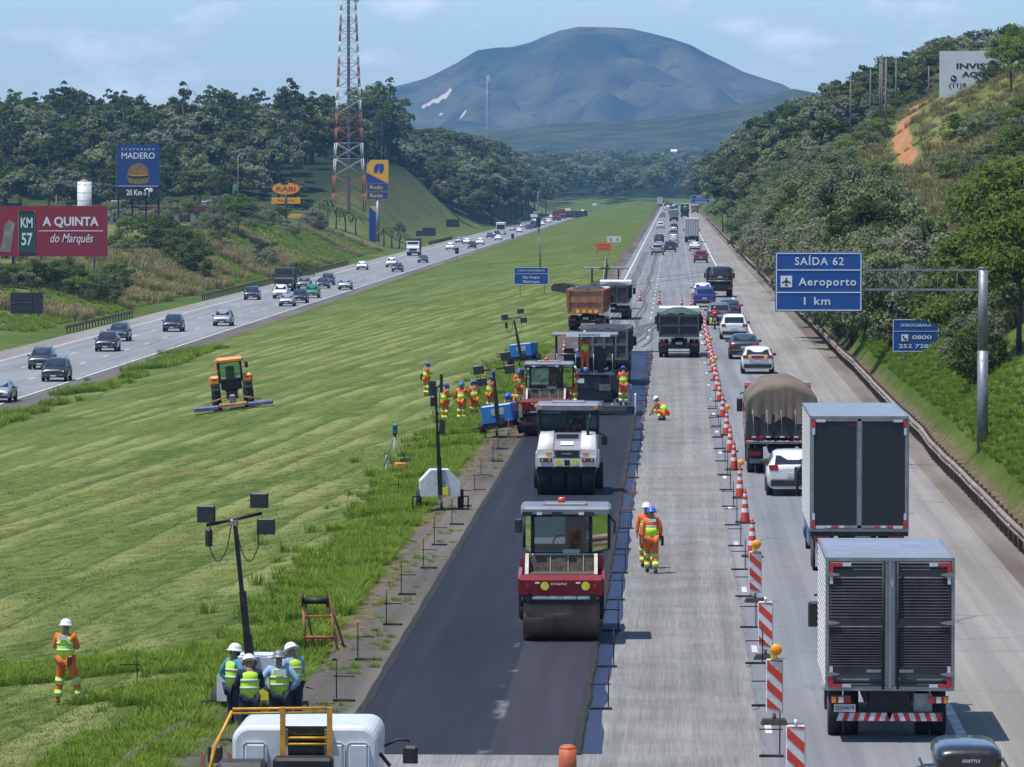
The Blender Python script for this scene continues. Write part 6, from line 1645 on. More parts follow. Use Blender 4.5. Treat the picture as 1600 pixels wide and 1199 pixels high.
# ------------------------------------------------------------------ lighting towers
M_LBLU = mat('generator_blue', (.012, .15, .46), .4, var=.1, coat=.3)
M_LWHT = mat('generator_white', (.62, .64, .66), .45, var=.1)
M_MAST = mat('black_mast', (.014, .014, .015), .5, .3, var=.2)
M_PANEL = mat('lamp_back_black', (.020, .022, .028), .45, var=.1)
M_DECAL = mat('grey_decal', (.45, .50, .56), .5, var=.3, scale=12)
M_CABLE = mat('black_cable', (.012, .012, .012), .6)
def light_tower(loc, rz, label, body, mast, lean=(0, 0), tilt=0.0, wedge=True, span=1.1, lamps=None, base=True):
    r = empty('light_tower', loc, rz, label, 'light tower'); r.rotation_euler = (0, R(tilt), rz)
    if base:
        if wedge: b = MB().prism([(-.75, .45), (.75, .45), (.75, .95), (.35, 1.32), (-.35, 1.32), (-.75, .95)], -.05, 1.1, 'y').build('generator', body, r)
        else: b = MB().bbox((0, .6, .95), (1.3, 1.5, .72), .05).build('generator', body, r); MB().box((0, .6, .48), (1.2, 1.45, .3)).build('base_tray', M_DKST, r)
        MB().box((.05, -.16 if not wedge else -.06, 1.02 if not wedge else .9), (.55 if not wedge else .3, .02, .28 if not wedge else .12)).build('decal', M_DECAL, b)
        for s in (-1, 1):
            wheel(r, s * .80, .5, .33, .2)
            MB().tube([(s * .7, .1, .45), (s * 1.05, -.1, .45), (s * 1.05, -.1, .02)], .035, 5).build('outrigger', M_MAST, r)
        MB().tube([(0, 0, .4), (0, -.75, .32), (0, -.75, .02)], .05, 6).build('drawbar', M_MAST, r)
        MB().box((.18, -.14, .62), (.22, .1, .26)).build('control_box', M_YEL if wedge else M_PANEL, r)
    top = Vector((lean[0], lean[1], mast)); b0 = Vector((0, -.12, .5)); d = top - b0
    m = MB(); m.box(b0 + d * .18, (.17, .17, d.length * .36), ry=math.atan2(lean[0], mast)); m.build('mast', M_MAST, r)
    m = MB(); m.box(b0 + d * .46, (.13, .13, d.length * .28), ry=math.atan2(lean[0], mast)); m.build('mast', M_MAST, r)
    m = MB(); m.box(b0 + d * .78, (.085, .085, d.length * .44), ry=math.atan2(lean[0], mast)); m.build('mast', M_MAST, r)
    a = math.atan2(lean[0], mast) * -1
    bar = [(top.x - span / 2, top.y, top.z - .12 * (1 if tilt == 0 and lean[0] else 0)), (top.x + span / 2, top.y, top.z + .12 * (1 if tilt == 0 and lean[0] else 0))]
    MB().tube(bar, .035, 6).build('crossbar', M_MAST, r)
    MB().bbox((top.x, top.y, top.z - .06), (.16, .14, .12), .02).build('junction_box', M_ALU, r)
    for (dx, dz, w, h) in (lamps or ((-span / 2, .22, .36, .34), (-span / 2 + .05, -.26, .14, .34), (span / 2 - .05, .28, .36, .30), (span / 2 + .08, -.26, .36, .32))):
        q = MB().bbox((top.x + dx, top.y - .04, top.z + dz + (dx * .2 if lean[0] else 0)), (w, .13, h), .025).build('floodlight', M_PANEL, r)
    for s in (-1, 1):
        pts = [(top.x + s * span * .42, top.y - .1, top.z - .1), (top.x + s * span * .44, top.y - .12, top.z - .5), (top.x + s * span * .30, top.y - .12, top.z - .82), (top.x + s * span * .14, top.y - .1, top.z - .62), (top.x + s * .05, top.y - .06, top.z - .1)]
        c = [Vector(q) for q in pts]; c = [c[0]] + c + [c[-1]]; sm = []
        for i in range(1, len(c) - 2):
            for t in (0, .2, .4, .6, .8): sm.append(.5 * (2 * c[i] + (c[i + 1] - c[i - 1]) * t + (2 * c[i - 1] - 5 * c[i] + 4 * c[i + 1] - c[i + 2]) * t * t + (3 * c[i] - c[i - 1] - 3 * c[i + 1] + c[i + 2]) * t ** 3))
        MB().tube(sm + [c[-1]], .012, 5).build('cable', M_CABLE, r)
    return r
p0 = PD(398, 1030, 96.5)
light_tower((p0.x, 96.5, -.35), 0, 'white wedge lighting tower with tall leaning black mast beside the four men', M_LWHT, 4.05, (-.40, 0))
p = at(688, 797); lt = light_tower((p.x, p.y, 0), R(6), 'white lighting tower trailer with folded black mast on the verge', M_LWHT, 4.0, (-.18, 0), span=.35, lamps=((-.12, .05, .28, .5), (.22, .15, .12, .62), (-.1, -.4, .2, .3), (.25, -1.3, .22, .5)))
lt.scale = (.84, .84, .96)
p = at(782, 684); light_tower((p.x, p.y, .05), R(-8), 'tilted blue lighting tower with printed side panel beside the bending worker', M_LBLU, 2.75, (.10, 0), tilt=-8, wedge=False, span=1.35, lamps=((-.62, .18, .42, .36), (-.55, -.34, .42, .34), (.58, .36, .42, .34), (.66, -.22, .42, .36)))
p = at(817, 576); light_tower((p.x, p.y, .1), R(-12), 'blue lighting tower next to the paver canopy on the grass edge', M_LBLU, 2.75, (-.25, 0), tilt=-6, wedge=False, span=1.0)
# ------------------------------------------------------------------ service lorry at the foot of the picture
M_SWHT = mat('service_cab_white', (.60, .62, .66), .4, var=.06, coat=.3)
M_FRAME = mat('yellow_guard_tube', (.72, .36, .02), .45, var=.2, scale=5)
cx = PD(480, 1125, 71).x
r = empty('service_truck', (cx + .05, 64.9, 0), 0, 'white cabbed service lorry with yellow tube ladder frame behind the men', 'truck')
pr = []
for k in range(7): pr.append((-.83 - .22 * math.cos(k * math.pi / 12), 2.34 + .22 * math.sin(k * math.pi / 12)))
pr = [(-1.03, .9)] + pr + [(-a, b) for a, b in reversed(pr)] + [(1.03, .9)]
cb = MB(); cb.loft([[Vector((a * k, y, .9 + (b - .9) * kz)) for a, b in pr] for y, k, kz in ((5.0, .95, .96), (5.02, .975, .98), (5.08, 1, 1), (6.6, 1, 1), (6.9, .97, .95), (7.3, .95, .6))], smooth=False); cb = cb.build('cab', M_SWHT, r)
for x, w_ in ((-.72, .34), (.42, .30), (.76, .32)):
    MB().bbox((x, 4.985, 2.05), (w_, .05, .55), .045).build('stamped_panel', M_SWHT, cb)
MB().box((.02, 4.97, 2.27), (.52, .06, .50)).build('rear_window', M_CGLASS, cb); MB().box((.02, 4.95, 2.54), (.72, .10, .035)).build('window_hood', M_DKST, cb)
for x in (-.30, .37):
    MB().box((x, 4.78, 2.40), (.075, .075, .90)).build('frame_post', M_FRAME, r)
for z in (2.84, 2.78): MB().tube([(-1.02, 4.78, z - .02), (.37, 4.78, z)], .022, 6).build('frame_rail', M_FRAME, r)
for z in (2.32, 2.41): MB().tube([(-.26, 4.78, z), (.34, 4.78, z)], .02, 6).build('ladder_rung', M_FRAME, r)
for k in (0, .07): MB().tube([(-1.02 - k * .3, 4.72, 2.80 - k), (-1.25 - k * .3, 4.6, 2.3), (-1.32, 4.5, 2.0 - k), (-1.32, 4.4, 1.4)], .025, 6).build('frame_rail', M_FRAME, r)
MB().box((0, 3.9, 1.82), (1.5, 1.5, .12)).build('deck', M_DKGR, r)
MB().bbox((-.85, 4.3, 2.0), (.70, .6, .28), .06).build('tool_box', M_DKGR, r)
MB().box((-.85, 3.8, 1.93), (.86, .5, .07)).build('deck_plate', M_STEEL, r)
MB().bbox((.02, 4.4, 2.06), (.85, .4, .25), .04).build('winch_housing', M_DKST, r)
lb = MB().bbox((-.02, 3.35, 1.90), (.46, .10, .20), .03).build('lamp_bar', M_BLKP, r)
for x in (-.17, -.02, .13): MB().cyl((x, 3.30, 1.90), (x, 3.285, 1.90), .055, n=14).build('lamp', M_TAIL, lb)
for s in (-1, 1):
    MB().tube([(s * 1.05, 6.5, 2.1), (s * 1.25, 6.5, 2.2), (s * 1.42, 6.5, 2.18)], .02, 5).build('mirror_arm', M_BLKP, r)
    MB().bbox((s * 1.43, 6.5, 1.98), (.22, .12, .26), .04).build('mirror', M_BLKP, r); MB().bbox((s * 1.45, 6.5, 1.68), (.20, .12, .2), .04).build('mirror', M_BLKP, r)
    wheel(r, s * .9, 6.2, .48, .28); wheel(r, s * .9, 1.6, .48, .5)
MB().tube([(1.05, 5.4, 2.12), (1.2, 5.3, 1.95)], .03, 5).build('grab_handle', M_BLKP, r)
MB().box((0, 3.4, .95), (.9, 6.4, .25)).build('chassis', M_DKST, r)
for x in (-1.38, -1.0): MB().prism([(x - .05, 1.7), (x + .05, 1.7), (x + .03, 2.25), (x - .03, 2.3)], 4.1, 4.14, 'y').build('shovel_blade', M_RUST, r)
o = MB().cyl((0, 0, 0), (0, 0, .62), .16, .15, n=16); o.sphere((0, 0, .62), .15, 14, 5, (1, 1, .5), True); o = o.build('drum_barrel', mat('dull_orange_plastic', (.55, .12, .03), .6, var=.2)); p = PD(887, 1176, 84.5); o.location = (p.x, 84.5, -.055); tag(o, 'dull orange plastic marker post on the milled surface below the new asphalt', 'marker')
# ------------------------------------------------------------------ mowing tractor
M_TORG = mat('tractor_orange', (.72, .25, .015), .45, var=.12, coat=.2)
p = ong(366, 640)
r = empty('tractor', (p.x, p.y, p.z), R(8), 'orange cabbed tractor mowing the median', 'tractor')
r.rotation_euler = (0, R(-6), R(6))
for s in (-1, 1):
    w = MB().cyl((s * .62, 1.0, .80), (s * 1.12, 1.0, .80), .80, n=26).build('rear_tyre', M_TYRE, r)
    for i in range(18):
        a = i * 2 * math.pi / 18
        for k in (-1, 1): MB().box((s * .87 + k * .12, 1.0 + math.cos(a) * .81, .80 + math.sin(a) * .81), (.24, .07, .07), rx=a, rz=k * .4).build('lug', M_TYRE, w)
    MB().cyl((s * 1.10, 1.0, .8), (s * 1.13, 1.0, .8), .45, n=18).build('rim', M_TORG, w)
    MB().cyl((s * .6, 3.2, .5), (s * .95, 3.2, .5), .5, n=20).build('front_tyre', M_TYRE, r)
    f = MB().bbox((s * .88, .85, 1.64), (.58, .95, .42), .11).build('fender', M_TORG, r); MB().box((s * .88, .39, 1.66), (.24, .03, .09)).build('taillight', M_TAIL, f)
    MB().bbox((s * .42, .45, 1.72), (.2, .1, .1), .03).build('work_lamp', M_HEAD, r)
cab_glazed(r, (-.58, .58, .45), (-.62, .62, 1.9), 1.55, 2.55, .05)
MB().box((0, 1.2, 1.3), (1.1, 1.5, .5)).build('cab_base', M_DKST, r); seat(r, 0, 1.2, 1.2)
MB().bbox((0, 1.15, 2.66), (1.50, 1.75, .22), .10).build('roof', M_TORG, r)
MB().bbox((-.72, .5, 2.30), (.13, .1, .24), .03).build('indicator', M_AMB, r)
MB().tube([(.62, .6, 2.6), (.9, .6, 2.5), (.9, .6, 2.2)], .02, 5).build('mirror_arm', M_BLKP, r); MB().bbox((.9, .6, 2.30), (.18, .08, .32), .02).build('mirror', M_BLKP, r)
MB().bbox((0, 2.9, 1.25), (.75, 2.0, .7), .1).build('bonnet', M_TORG, r); MB().box((0, 1.8, .75), (.6, 3.0, .4)).build('chassis', M_DKST, r)
for s in (-1, 1): MB().tube([(s * .35, .7, .7), (s * .4, -.4, .55)], .04, 5).build('lift_arm', M_STEEL, r)
k = empty('rotary_mower', (p.x, p.y - .4, p.z), R(6), 'wide blue grey winged mower hitched behind the orange tractor', 'mower'); k.rotation_euler = (0, R(-6), R(6))
M_MOW = mat('mower_deck_paint', (.13, .17, .30), .6, var=.3, scale=3, detail=8)
MB().bbox((0, -.55, .32), (1.5, 1.3, .16), .04).build('centre_deck', M_RUST, k)
for s in (-1, 1):
    MB().bbox((s * 1.45, -.6, .28), (1.35, 1.2, .14), .04).build('wing_deck', M_MOW, k)
    MB().tube([(s * .3, -.5, .75), (s * 1.5, -.6, .45)], .04, 5).build('wing_strut', M_RUST, k)
    MB().cyl((s * .95 - .1, -.1, .45), (s * .95 + .1, -.1, .45), .22, n=14).build('gauge_wheel', M_TYRE, k)
    MB().box((s * 1.45, -1.22, .22), (1.3, .04, .16)).build('skirt', M_MOW, k)
MB().bbox((0, -.75, .62), (.34, .4, .46), .06).build('gearbox', M_STEEL, k); MB().tube([(0, .4, .8), (0, -.55, .7)], .06, 6).build('drive_shaft', M_DKST, k)
# ------------------------------------------------------------------ site furniture
M_IRON = mat('rusty_black_iron', (.030, .024, .020), .8, .2, var=.3, scale=8)
M_IRONR = mat('red_painted_iron', (.42, .075, .035), .7, var=.25, scale=8)
STK = {}
def stake(x, y, z, red, lab, grp, flip=1):
    k = (red, flip)
    if k not in STK:
        r = empty('string_line_stake'); m = M_IRONR if red else M_IRON
        MB().box((-.05 * flip, 0, .02), (.44, .12, .04)).build('foot', m, r)
        MB().cyl((.10 * flip, 0, .05), (.10 * flip, 0, .82), .013, n=6).build('pin', m, r)
        MB().box((-.06 * flip, -.005, .50), (.42, .022, .022)).build('arm', m, r)
        STK[k] = r
    else: r = copy_tree(STK[k])
    r.location = (x, y, z); r.rotation_euler = (0, 0, random.uniform(-.08, .08))
    tag(r, lab, 'stake', grp); return r
for k in range(24):
    y = 96.6 + 8.5 * k; red = k in (7, 8, 14, 16, 19, 20, 21)
    stake(-1.38, y, -.05, red, ('red' if red else 'dark') + ' iron stake with foot and arm at the edge of the wet tack strip', ('red' if red else 'dark') + ' stakes along the tack strip')
for k in range(14):
    y = 97.5 + 8.5 * k; red = k in (8, 9, 12)
    stake(-6.62 - .12 * (k % 2), y, 0, red, ('red' if red else 'dark') + ' iron stake with foot and arm on the dusty verge', ('red' if red else 'dark') + ' stakes on the verge', -1)
for k in range(17):
    y = 88.2 + 8.6 * k
    stake(1.82, y, 0, False, 'dark iron stake beside the line of cones at the milled edge', 'stakes by the cones')
for px, py in ((618, 782), (207, 1076)):
    p = ong(px, py); stake(p.x, p.y, p.z, False, 'dark iron stake stuck alone in the grass of the median', 'stakes in the grass')
# cones
M_CONE = mat('cone_orange_red', (.66, .055, .025), .55, var=.12, scale=4)
M_CWHT = mat('cone_white_sleeve', (.70, .70, .70), .5, var=.1, scale=5)
M_RUBR = mat('black_rubber', (.022, .022, .022), .8, var=.2)
M_FLASH = mat('amber_flasher_lens', (.90, .33, .01), .3, var=.1)
CN = {}
def cone(x, y, z, lab, grp, lamp=False, small=False):
    k = (lamp, small)
    if k not in CN:
        r = empty('traffic_cone')
        f = .75 if small else 1.0
        MB().box((0, 0, .035), (.50 * f, .46 * f, .07), taper=.9).build('foot', M_RUBR, r)
        seg = [(.07, .34, M_CONE), (.34, .47, M_CWHT), (.47, .60, M_CONE), (.60, .72, M_CWHT), (.72, .83, M_CONE), (.83, .92, M_CWHT), (.92, 1.0, M_CONE)]
        for a, b, m in seg: MB().cyl((0, 0, a * f), (0, 0, b * f), .155 - .105 * a, .155 - .105 * b, n=14, cap=b == 1.0).build('sleeve' if m is M_CWHT else 'cone_body', m, r)
        MB().cyl((0, 0, 1.0 * f), (0, 0, 1.07 * f), .032, .022, n=8).build('grip', M_CONE, r)
        if lamp:
            MB().cyl((0, 0, 1.03), (0, 0, 1.12), .05, n=8).build('lamp_socket', M_YEL, r)
            MB().sphere((.03, -.02, 1.18), .105, 12, 7, (1, .6, 1)).build('flasher', M_FLASH, r)
        CN[k] = r
    else: r = copy_tree(CN[k])
    r.location = (x, y, z); r.rotation_euler = (0, 0, random.uniform(0, 6.28) if not lamp else 0)
    return tag(r, lab, 'cone', grp)
for py, lamp in [(871, 0), (818, 0), (779, 1), (735, 0), (707, 0), (681, 1), (652, 0), (628, 0), (611, 0), (595, 1), (582, 0), (571, 0), (560, 1), (549, 0), (540, 0), (531, 0), (523, 0), (516, 0), (509, 0)]:
    Y = GP(1150, py).y
    cone(2.18, Y, 0, 'tall red white banded cone with an amber flasher in the line beside the milled lane' if lamp else 'tall red white banded cone in the line beside the milled lane', 'lamp cones' if lamp else 'cones beside the milled lane', bool(lamp))
for px, py, lamp in ((1000, 471, 0), (1030, 476, 1), (1065, 480, 0), (1080, 481, 1), (970, 448, 0), (965, 447, 1)):
    p = GP(px, py); cone(p.x, p.y, 0, 'banded cone with amber lamp closing the lanes beyond the tipper' if lamp else 'banded cone closing the lanes beyond the tipper', 'lamp cones closing the lanes' if lamp else 'cones closing the lanes', bool(lamp))
p = GP(882, 556); cone(p.x, p.y, 0, 'orange cone standing on the verge behind the paver', None, False)
# delineator panels
def panel_post(px, py, lamp, lab):
    p = GP(px, py); r = empty('delineator_panel', (p.x, p.y, 0), R(random.uniform(-4, 4)), lab, 'barrier')
    MB().box((0, 0, .05), (.52, .40, .10), taper=.82).build('foot', M_RUBR, r)
    MB().cyl((0, .02, .08), (0, .02, .26), .035, n=8).build('stem', M_ALU, r)
    W, H0, H1 = .33, .22, 1.26
    bd = MB().bbox((0, 0, (H0 + H1) / 2), (W, .035, H1 - H0), .02).build('board', M_CWHT, r)
    n = 5
    for i in range(3):                         # red diagonal bars falling to the right
        z = H1 - .12 - i * .36; hw = W / 2 - .02
        q = [(-hw, z + .09), (hw, z - .18), (hw, z - .36), (-hw, z - .09)]
        q = [(a, min(max(b, H0 + .03), H1 - .03)) for a, b in q]
        MB().prism(q, -.024, -.0185, 'y').build('red_bar', M_CONE, bd)
    MB().prism([(-.145, H1 - .03), (.145, H1 - .03), (.145, H1 - .07)], -.024, -.0185, 'y').build('red_bar', M_CONE, bd)
    if lamp:
        MB().box((-.02, 0, H1 + .06), (.1, .08, .12)).build('lamp_socket', M_YEL, r); MB().sphere((.03, -.02, H1 + .17), .115, 14, 8, (1, .6, 1)).build('flasher', M_FLASH, r)
    else: MB().cyl((0, 0, H1), (0, 0, H1 + .09), .025, n=8).build('peg', M_LET_W, r)
panel_post(1180, 941, True, 'red white striped marker board with amber lamp next to the banded cones')
panel_post(1196, 1030, False, 'clean red white striped marker board without a lamp, between two lamp boards')
panel_post(1210, 1132, True, 'scuffed red white striped marker board with amber lamp, level with the grey box lorry')
panel_post(1243, 1250, False, 'last red white striped marker board, past the scuffed one with amber lamp')
# rusty reel frame on the verge
p = at(500, 1014)
r = empty('cable_reel_frame', (p.x, p.y, 0), R(-6), 'rusty orange trestle with a wound black reel on the verge', 'trestle')
for s in (-1, 1):
    MB().tube([(s * .36 + .05, -.1, 0), (s * .28 - .12, .1, 1.18)], .035, 6).build('leg', M_RUST, r); MB().tube([(s * .34 + .12, .5, 0), (s * .28 - .1, .12, 1.1)], .03, 6).build('leg', M_RUST, r)
MB().tube([(-.33, -.06, .26), (.38, -.06, .26)], .035, 6).build('brace', M_IRONR, r); MB().tube([(-.33, 0, .72), (.25, 0, .72)], .022, 6).build('brace', M_IRONR, r)
MB().cyl((-.38, .1, 1.06), (.16, .1, 1.06), .075, n=12).build('reel', M_CABLE, r)
for s in (-.4, .16): MB().cyl((s - .012, .1, 1.06), (s + .012, .1, 1.06), .15, n=14).build('reel_flange', M_IRON, r)
# total station
p = ong(617, 733)
r = empty('total_station', p, 0, 'green surveying instrument on an aluminium tripod in the grass', 'survey instrument')
for a in (.4, 2.5, 4.6): MB().tube([(math.cos(a) * .55, math.sin(a) * .55, 0), (0, 0, 1.30)], .025, 5).build('tripod_leg', M_ALU, r)
MB().cyl((0, 0, 1.28), (0, 0, 1.36), .09, n=12).build('tribrach', M_BLKP, r); MB().bbox((0, 0, 1.53), (.20, .16, .32), .04).build('instrument', mat('survey_green', (.03, .22, .20), .5), r)
MB().cyl((0, -.12, 1.53), (0, .12, 1.53), .05, n=10).build('telescope', M_BLKP, r)
q = ong(604, 733); MB_ = MB().bbox((0, 0, .25), (.10, .08, .50), .03); o = MB_.build('marker_stone', mat('whitewashed_stone', (.62, .62, .58), .8)); o.location = q; tag(o, 'short white marker stone beside the survey tripod', 'marker')
q = ong(626, 733); k = empty('instrument_case', q, R(20), 'open orange instrument case lying under the survey tripod', 'case')
MB().bbox((0, 0, .12), (.45, .32, .24), .04).build('case_base', M_AMB, k); MB().box((.22, .1, .24), (.4, .04, .28), rx=R(-20)).build('case_lid', M_BLKP, k)
# ------------------------------------------------------------------ guard rails
M_RAIL = mat('weathered_guard_rail', (.34, .27, .20), .6, .2, var=.2, scale=1.5, detail=8, col2=(.20, .145, .10))
M_POST = mat('rusty_rail_post', (.21, .145, .10), .8, .2, var=.25, scale=4)
def w_beam(pts, z, up=0.31):
    pr = [(0, 0), (.08, .05), (.08, .10), (0, .155), (.08, .21), (.08, .26), (0, .31)]
    rings = [[Vector((x - a, y, z0 + z + b)) for a, b in pr] + [Vector((x - a + .02, y, z0 + z + b)) for a, b in reversed(pr)] for x, y, z0 in pts]
    return MB().loft(rings, smooth=False)
def guard_rail(xf, y0, y1, zf, lab, step=2.0, maxposts=120, side=1):
    r = empty('guard_rail', (0, 0, 0), 0, lab, 'guard rail'); ys_ = [y0]
    while ys_[-1] < y1: ys_.append(ys_[-1] + (2.0 if ys_[-1] < 500 else 8.0))
    o = w_beam([(xf(y), y, zf(y)) for y in ys_], .42).build('rail', M_RAIL, r)
    pm = None; n = 0; y = y0 + .5; rest = MB()
    while y < y1:
        if n < maxposts:
            if pm is None: pm = MB().box((0, 0, .38), (.12, .16, .80)).mesh('post', M_POST)
            q = link('post', pm, r); q.location = (xf(y) + .10, y, zf(y)); n += 1
            if n % 3 == 0: b = MB().cyl((xf(y) - .085, y, zf(y) + .575), (xf(y) - .11, y, zf(y) + .575), .035, n=8).build('reflector', M_LET_W, r)
        else: rest.box((xf(y) + .10, y, zf(y) + .38), (.12, .16, .80))
        y += step
    if rest.v: tag(rest.build('post', M_POST, r), kind='stuff')
guard_rail(lambda y: 9.75 + .10 * float(vnoise(y, 1, 18)) + .03 * float(vnoise(y, 3, 5)), 118, 1500, lambda y: 0.0, 'rusty guard rail along the pale shoulder below the cutting', 2.0, 190)
def lrail(a, b, lab): ya, yb = GP(*a, ZL).y, GP(*b, ZL).y; guard_rail(lambda y: -58.75, min(ya, yb), max(ya, yb), lambda y: ZL + .05, lab, 2.6, 90)
lrail((82, 522), (182, 496), 'short guard rail section beside the far shoulder near the dark sign back')
lrail((297, 470), (545, 414), 'guard rail beside the far carriageway behind the black lorry')
lrail((668, 383), (712, 374), 'guard rail below the grassy cut bank')
guard_rail(lambda y: -6.9 - .012 * (y - 480), 470, 640, lambda y: 0.1, 'dark guard rail splitting from the verge beside the median', 2.5, 70)
# ------------------------------------------------------------------ road signs
M_SBLU = mat('sign_blue', (.006, .075, .30), .45, var=.07, scale=1.2)
M_SWHT = mat('sign_white', (.74, .76, .78), .45, var=.03)
M_GALV = mat('galvanised_steel', (.27, .29, .31), .5, .5, var=.15, scale=3)
M_SBACK = mat('dark_sign_back', (.028, .030, .034), .6, var=.15)
def frame(parent, x, z, w, h, t=.05, y=-.05):
    for dx, dz, ww, hh in ((0, h / 2, w, t), (0, -h / 2, w, t), (w / 2, 0, t, h), (-w / 2, 0, t, h)): MB().box((x + dx, y, z + dz), (ww if ww > t else t, .012, hh + (t if ww == t else 0))).build('border', M_SWHT, parent)
Yg = 180.0
a, b = PD(1211, 394, Yg), PD(1347, 487, Yg); pb = PD(1535, 709, Yg); pt = PD(1535, 420, Yg)
r = empty('gantry_sign', (pb.x, Yg, 0), 0, 'cantilever gantry with blue SAÍDA 62 Aeroporto sign on a thick grey post', 'road sign')
gz = GZ(pb.x, Yg)
MB().cyl((0, 0, gz - .3), (0, 0, pt.z - (pt.z - gz) * .46), .20, .195, n=22).build('post', M_GALV, r); MB().cyl((0, 0, pt.z - (pt.z - gz) * .46 - .02), (0, 0, pt.z), .185, .175, n=22).build('post', M_GALV, r)
MB().cyl((0, 0, pt.z), (0, 0, pt.z + .04), .19, n=22).build('post_cap', M_GALV, r)
xl = b.x - pb.x - .8; zt, zb = pt.z - .05, pt.z - .05 - .72
for z in (zt, zb): MB().box(((xl - .15) / 2, 0, z), (abs(xl) - .15, .11, .075)).build('truss_chord', M_GALV, r)
n = 7
for i in range(n):
    x0, x1 = -.25 + (xl + .3) * i / n, -.25 + (xl + .3) * (i + 1) / n
    MB().tube([(x0, 0, zb), (x0, 0, zt)], .022, 5).build('truss_post', M_GALV, r); MB().tube([(x0, 0, zt if i % 2 else zb), (x1, 0, zb if i % 2 else zt)], .022, 5).build('truss_brace', M_GALV, r)
cxs, czs, ws_, hs = (a.x + b.x) / 2 - pb.x, (a.z + b.z) / 2, b.x - a.x, a.z - b.z
bd = MB().bbox((cxs, -.10, czs), (ws_, .06, hs), .01).build('board', M_SBLU, r)
def bframe(bd, cx_, cz_, w_, h_, y, t): frame(bd, cx_, cz_, w_, h_, t, y)
bframe(bd, cxs, czs, ws_ - .10, hs - .10, -.138, .035)
z1, z2 = PD(1279, 422, Yg).z, PD(1279, 457, Yg).z
for z in (z1, z2): MB().box((cxs, -.138, z), (ws_ - .12, .012, .035)).build('divider', M_SWHT, bd)
lettering('SAÍDA 62', .40, (cxs + .02, -.14, PD(1279, 409, Yg).z), M_SWHT, bd, width=ws_ * .56, bold=.012, spacing=1.15)
lettering('Aeroporto', .40, (PD(1293, 441, Yg).x - pb.x, -.14, PD(1293, 441, Yg).z), M_SWHT, bd, width=ws_ * .66, bold=.014, spacing=1.15)
lettering('1 km', .40, (PD(1275, 471, Yg).x - pb.x, -.14, PD(1275, 471, Yg).z), M_SWHT, bd, width=ws_ * .30, bold=.012, spacing=1.15)
ic = PD(1228.5, 440, Yg); iw = .42
q = MB().box((ic.x - pb.x, -.138, ic.z), (iw, .012, iw)).build('pictogram_plate', M_SWHT, bd)
pl = [(0, .17), (.025, .12), (.028, .05), (.165, -.035), (.165, -.07), (.028, -.025), (.020, -.11), (.062, -.145), (.062, -.165), (0, -.150)]
pl = pl + [(-x, z) for x, z in reversed(pl[1:-1])]
MB().prism([(ic.x - pb.x + x, ic.z + z) for x, z in pl], -.150, -.1455, 'y').build('aeroplane', M_LET_K, q)
# second gantry far up the road
Y2 = 1240.0; a, b = PD(1079, 305, Y2), PD(1109, 318, Y2); pb = PD(1135, 352, Y2)
r = empty('gantry_sign', (pb.x, Y2, 0), 0, 'small distant blue gantry sign over the far end of the shoulder', 'road sign')
MB().cyl((0, 0, -.3), (0, 0, PD(1135, 303, Y2).z), .22, .18, n=12).build('post', M_GALV, r)
MB().box(((b.x - pb.x) / 2 - .6, 0, a.z - .9), (pb.x - b.x + 1.4, .12, .12)).build('truss_chord', M_GALV, r); MB().box(((b.x - pb.x) / 2 - .6, 0, a.z - .2), (pb.x - b.x + 1.4, .12, .12)).build('truss_chord', M_GALV, r)
bd = MB().bbox(((a.x + b.x) / 2 - pb.x, -.15, (a.z + b.z) / 2), (b.x - a.x, .08, a.z - b.z), .02).build('board', M_SBLU, r)
bframe(bd, (a.x + b.x) / 2 - pb.x, (a.z + b.z) / 2, b.x - a.x - .2, a.z - b.z - .2, -.20, .08); MB().box(((a.x + b.x) / 2 - pb.x, -.2, (a.z + b.z) / 2), (b.x - a.x - .2, .012, .07)).build('divider', M_SWHT, bd)
lettering('SAÍDA 62', .7, ((a.x + b.x) / 2 - pb.x, -.2, a.z - .55), M_SWHT, bd, width=2.0); lettering('Aeroporto', .7, ((a.x + b.x) / 2 - pb.x + .2, -.2, b.z + .5), M_SWHT, bd, width=3.0)
# blue information boards on legs
def legged_sign(name, label, px0, py0, px1, py1, Y, board, legs=(.28, .72), fr=.03, cat='road sign', back=None):
    a, b = PD(px0, py0, Y), PD(px1, py1, Y); cx_ = (a.x + b.x) / 2; g = GZ(cx_, Y); w_, h_ = b.x - a.x, a.z - b.z
    r = empty(name, (cx_, Y, g), 0, label, cat); cz_ = (a.z + b.z) / 2 - g
    bd = MB().bbox((0, 0, cz_), (w_, .05, h_), .008).build('board', board, r)
    for l in legs: MB().box(((l - .5) * w_, .06, (cz_ + h_ / 2 - .1) / 2 - .15), (.075, .06, cz_ + h_ / 2 + .2)).build('leg', M_GALV, r)
    if fr: bframe(bd, 0, cz_, w_ - fr * 1.6, h_ - fr * 1.6, -.034, fr)
    return r, bd, w_, h_, cz_
r, bd, w_, h_, cz_ = legged_sign('information_sign', 'blue SOROCABANA telephone sign on two legs partly behind leaves', 1395, 499, 1467, 550, 246, M_SBLU)
MB().box((0, -.034, cz_ + h_ * .13), (w_ - .06, .012, .022)).build('divider', M_SWHT, bd)
lettering('SOROCABANA', .2, (0, -.036, cz_ + h_ * .31), M_SWHT, bd, width=w_ * .66, bold=.01); lettering('0800', .27, (w_ * .13, -.036, cz_ - h_ * .06), M_SWHT, bd, width=w_ * .42, bold=.012); lettering('252 7280', .27, (0, -.036, cz_ - h_ * .33), M_SWHT, bd, width=w_ * .74, bold=.012)
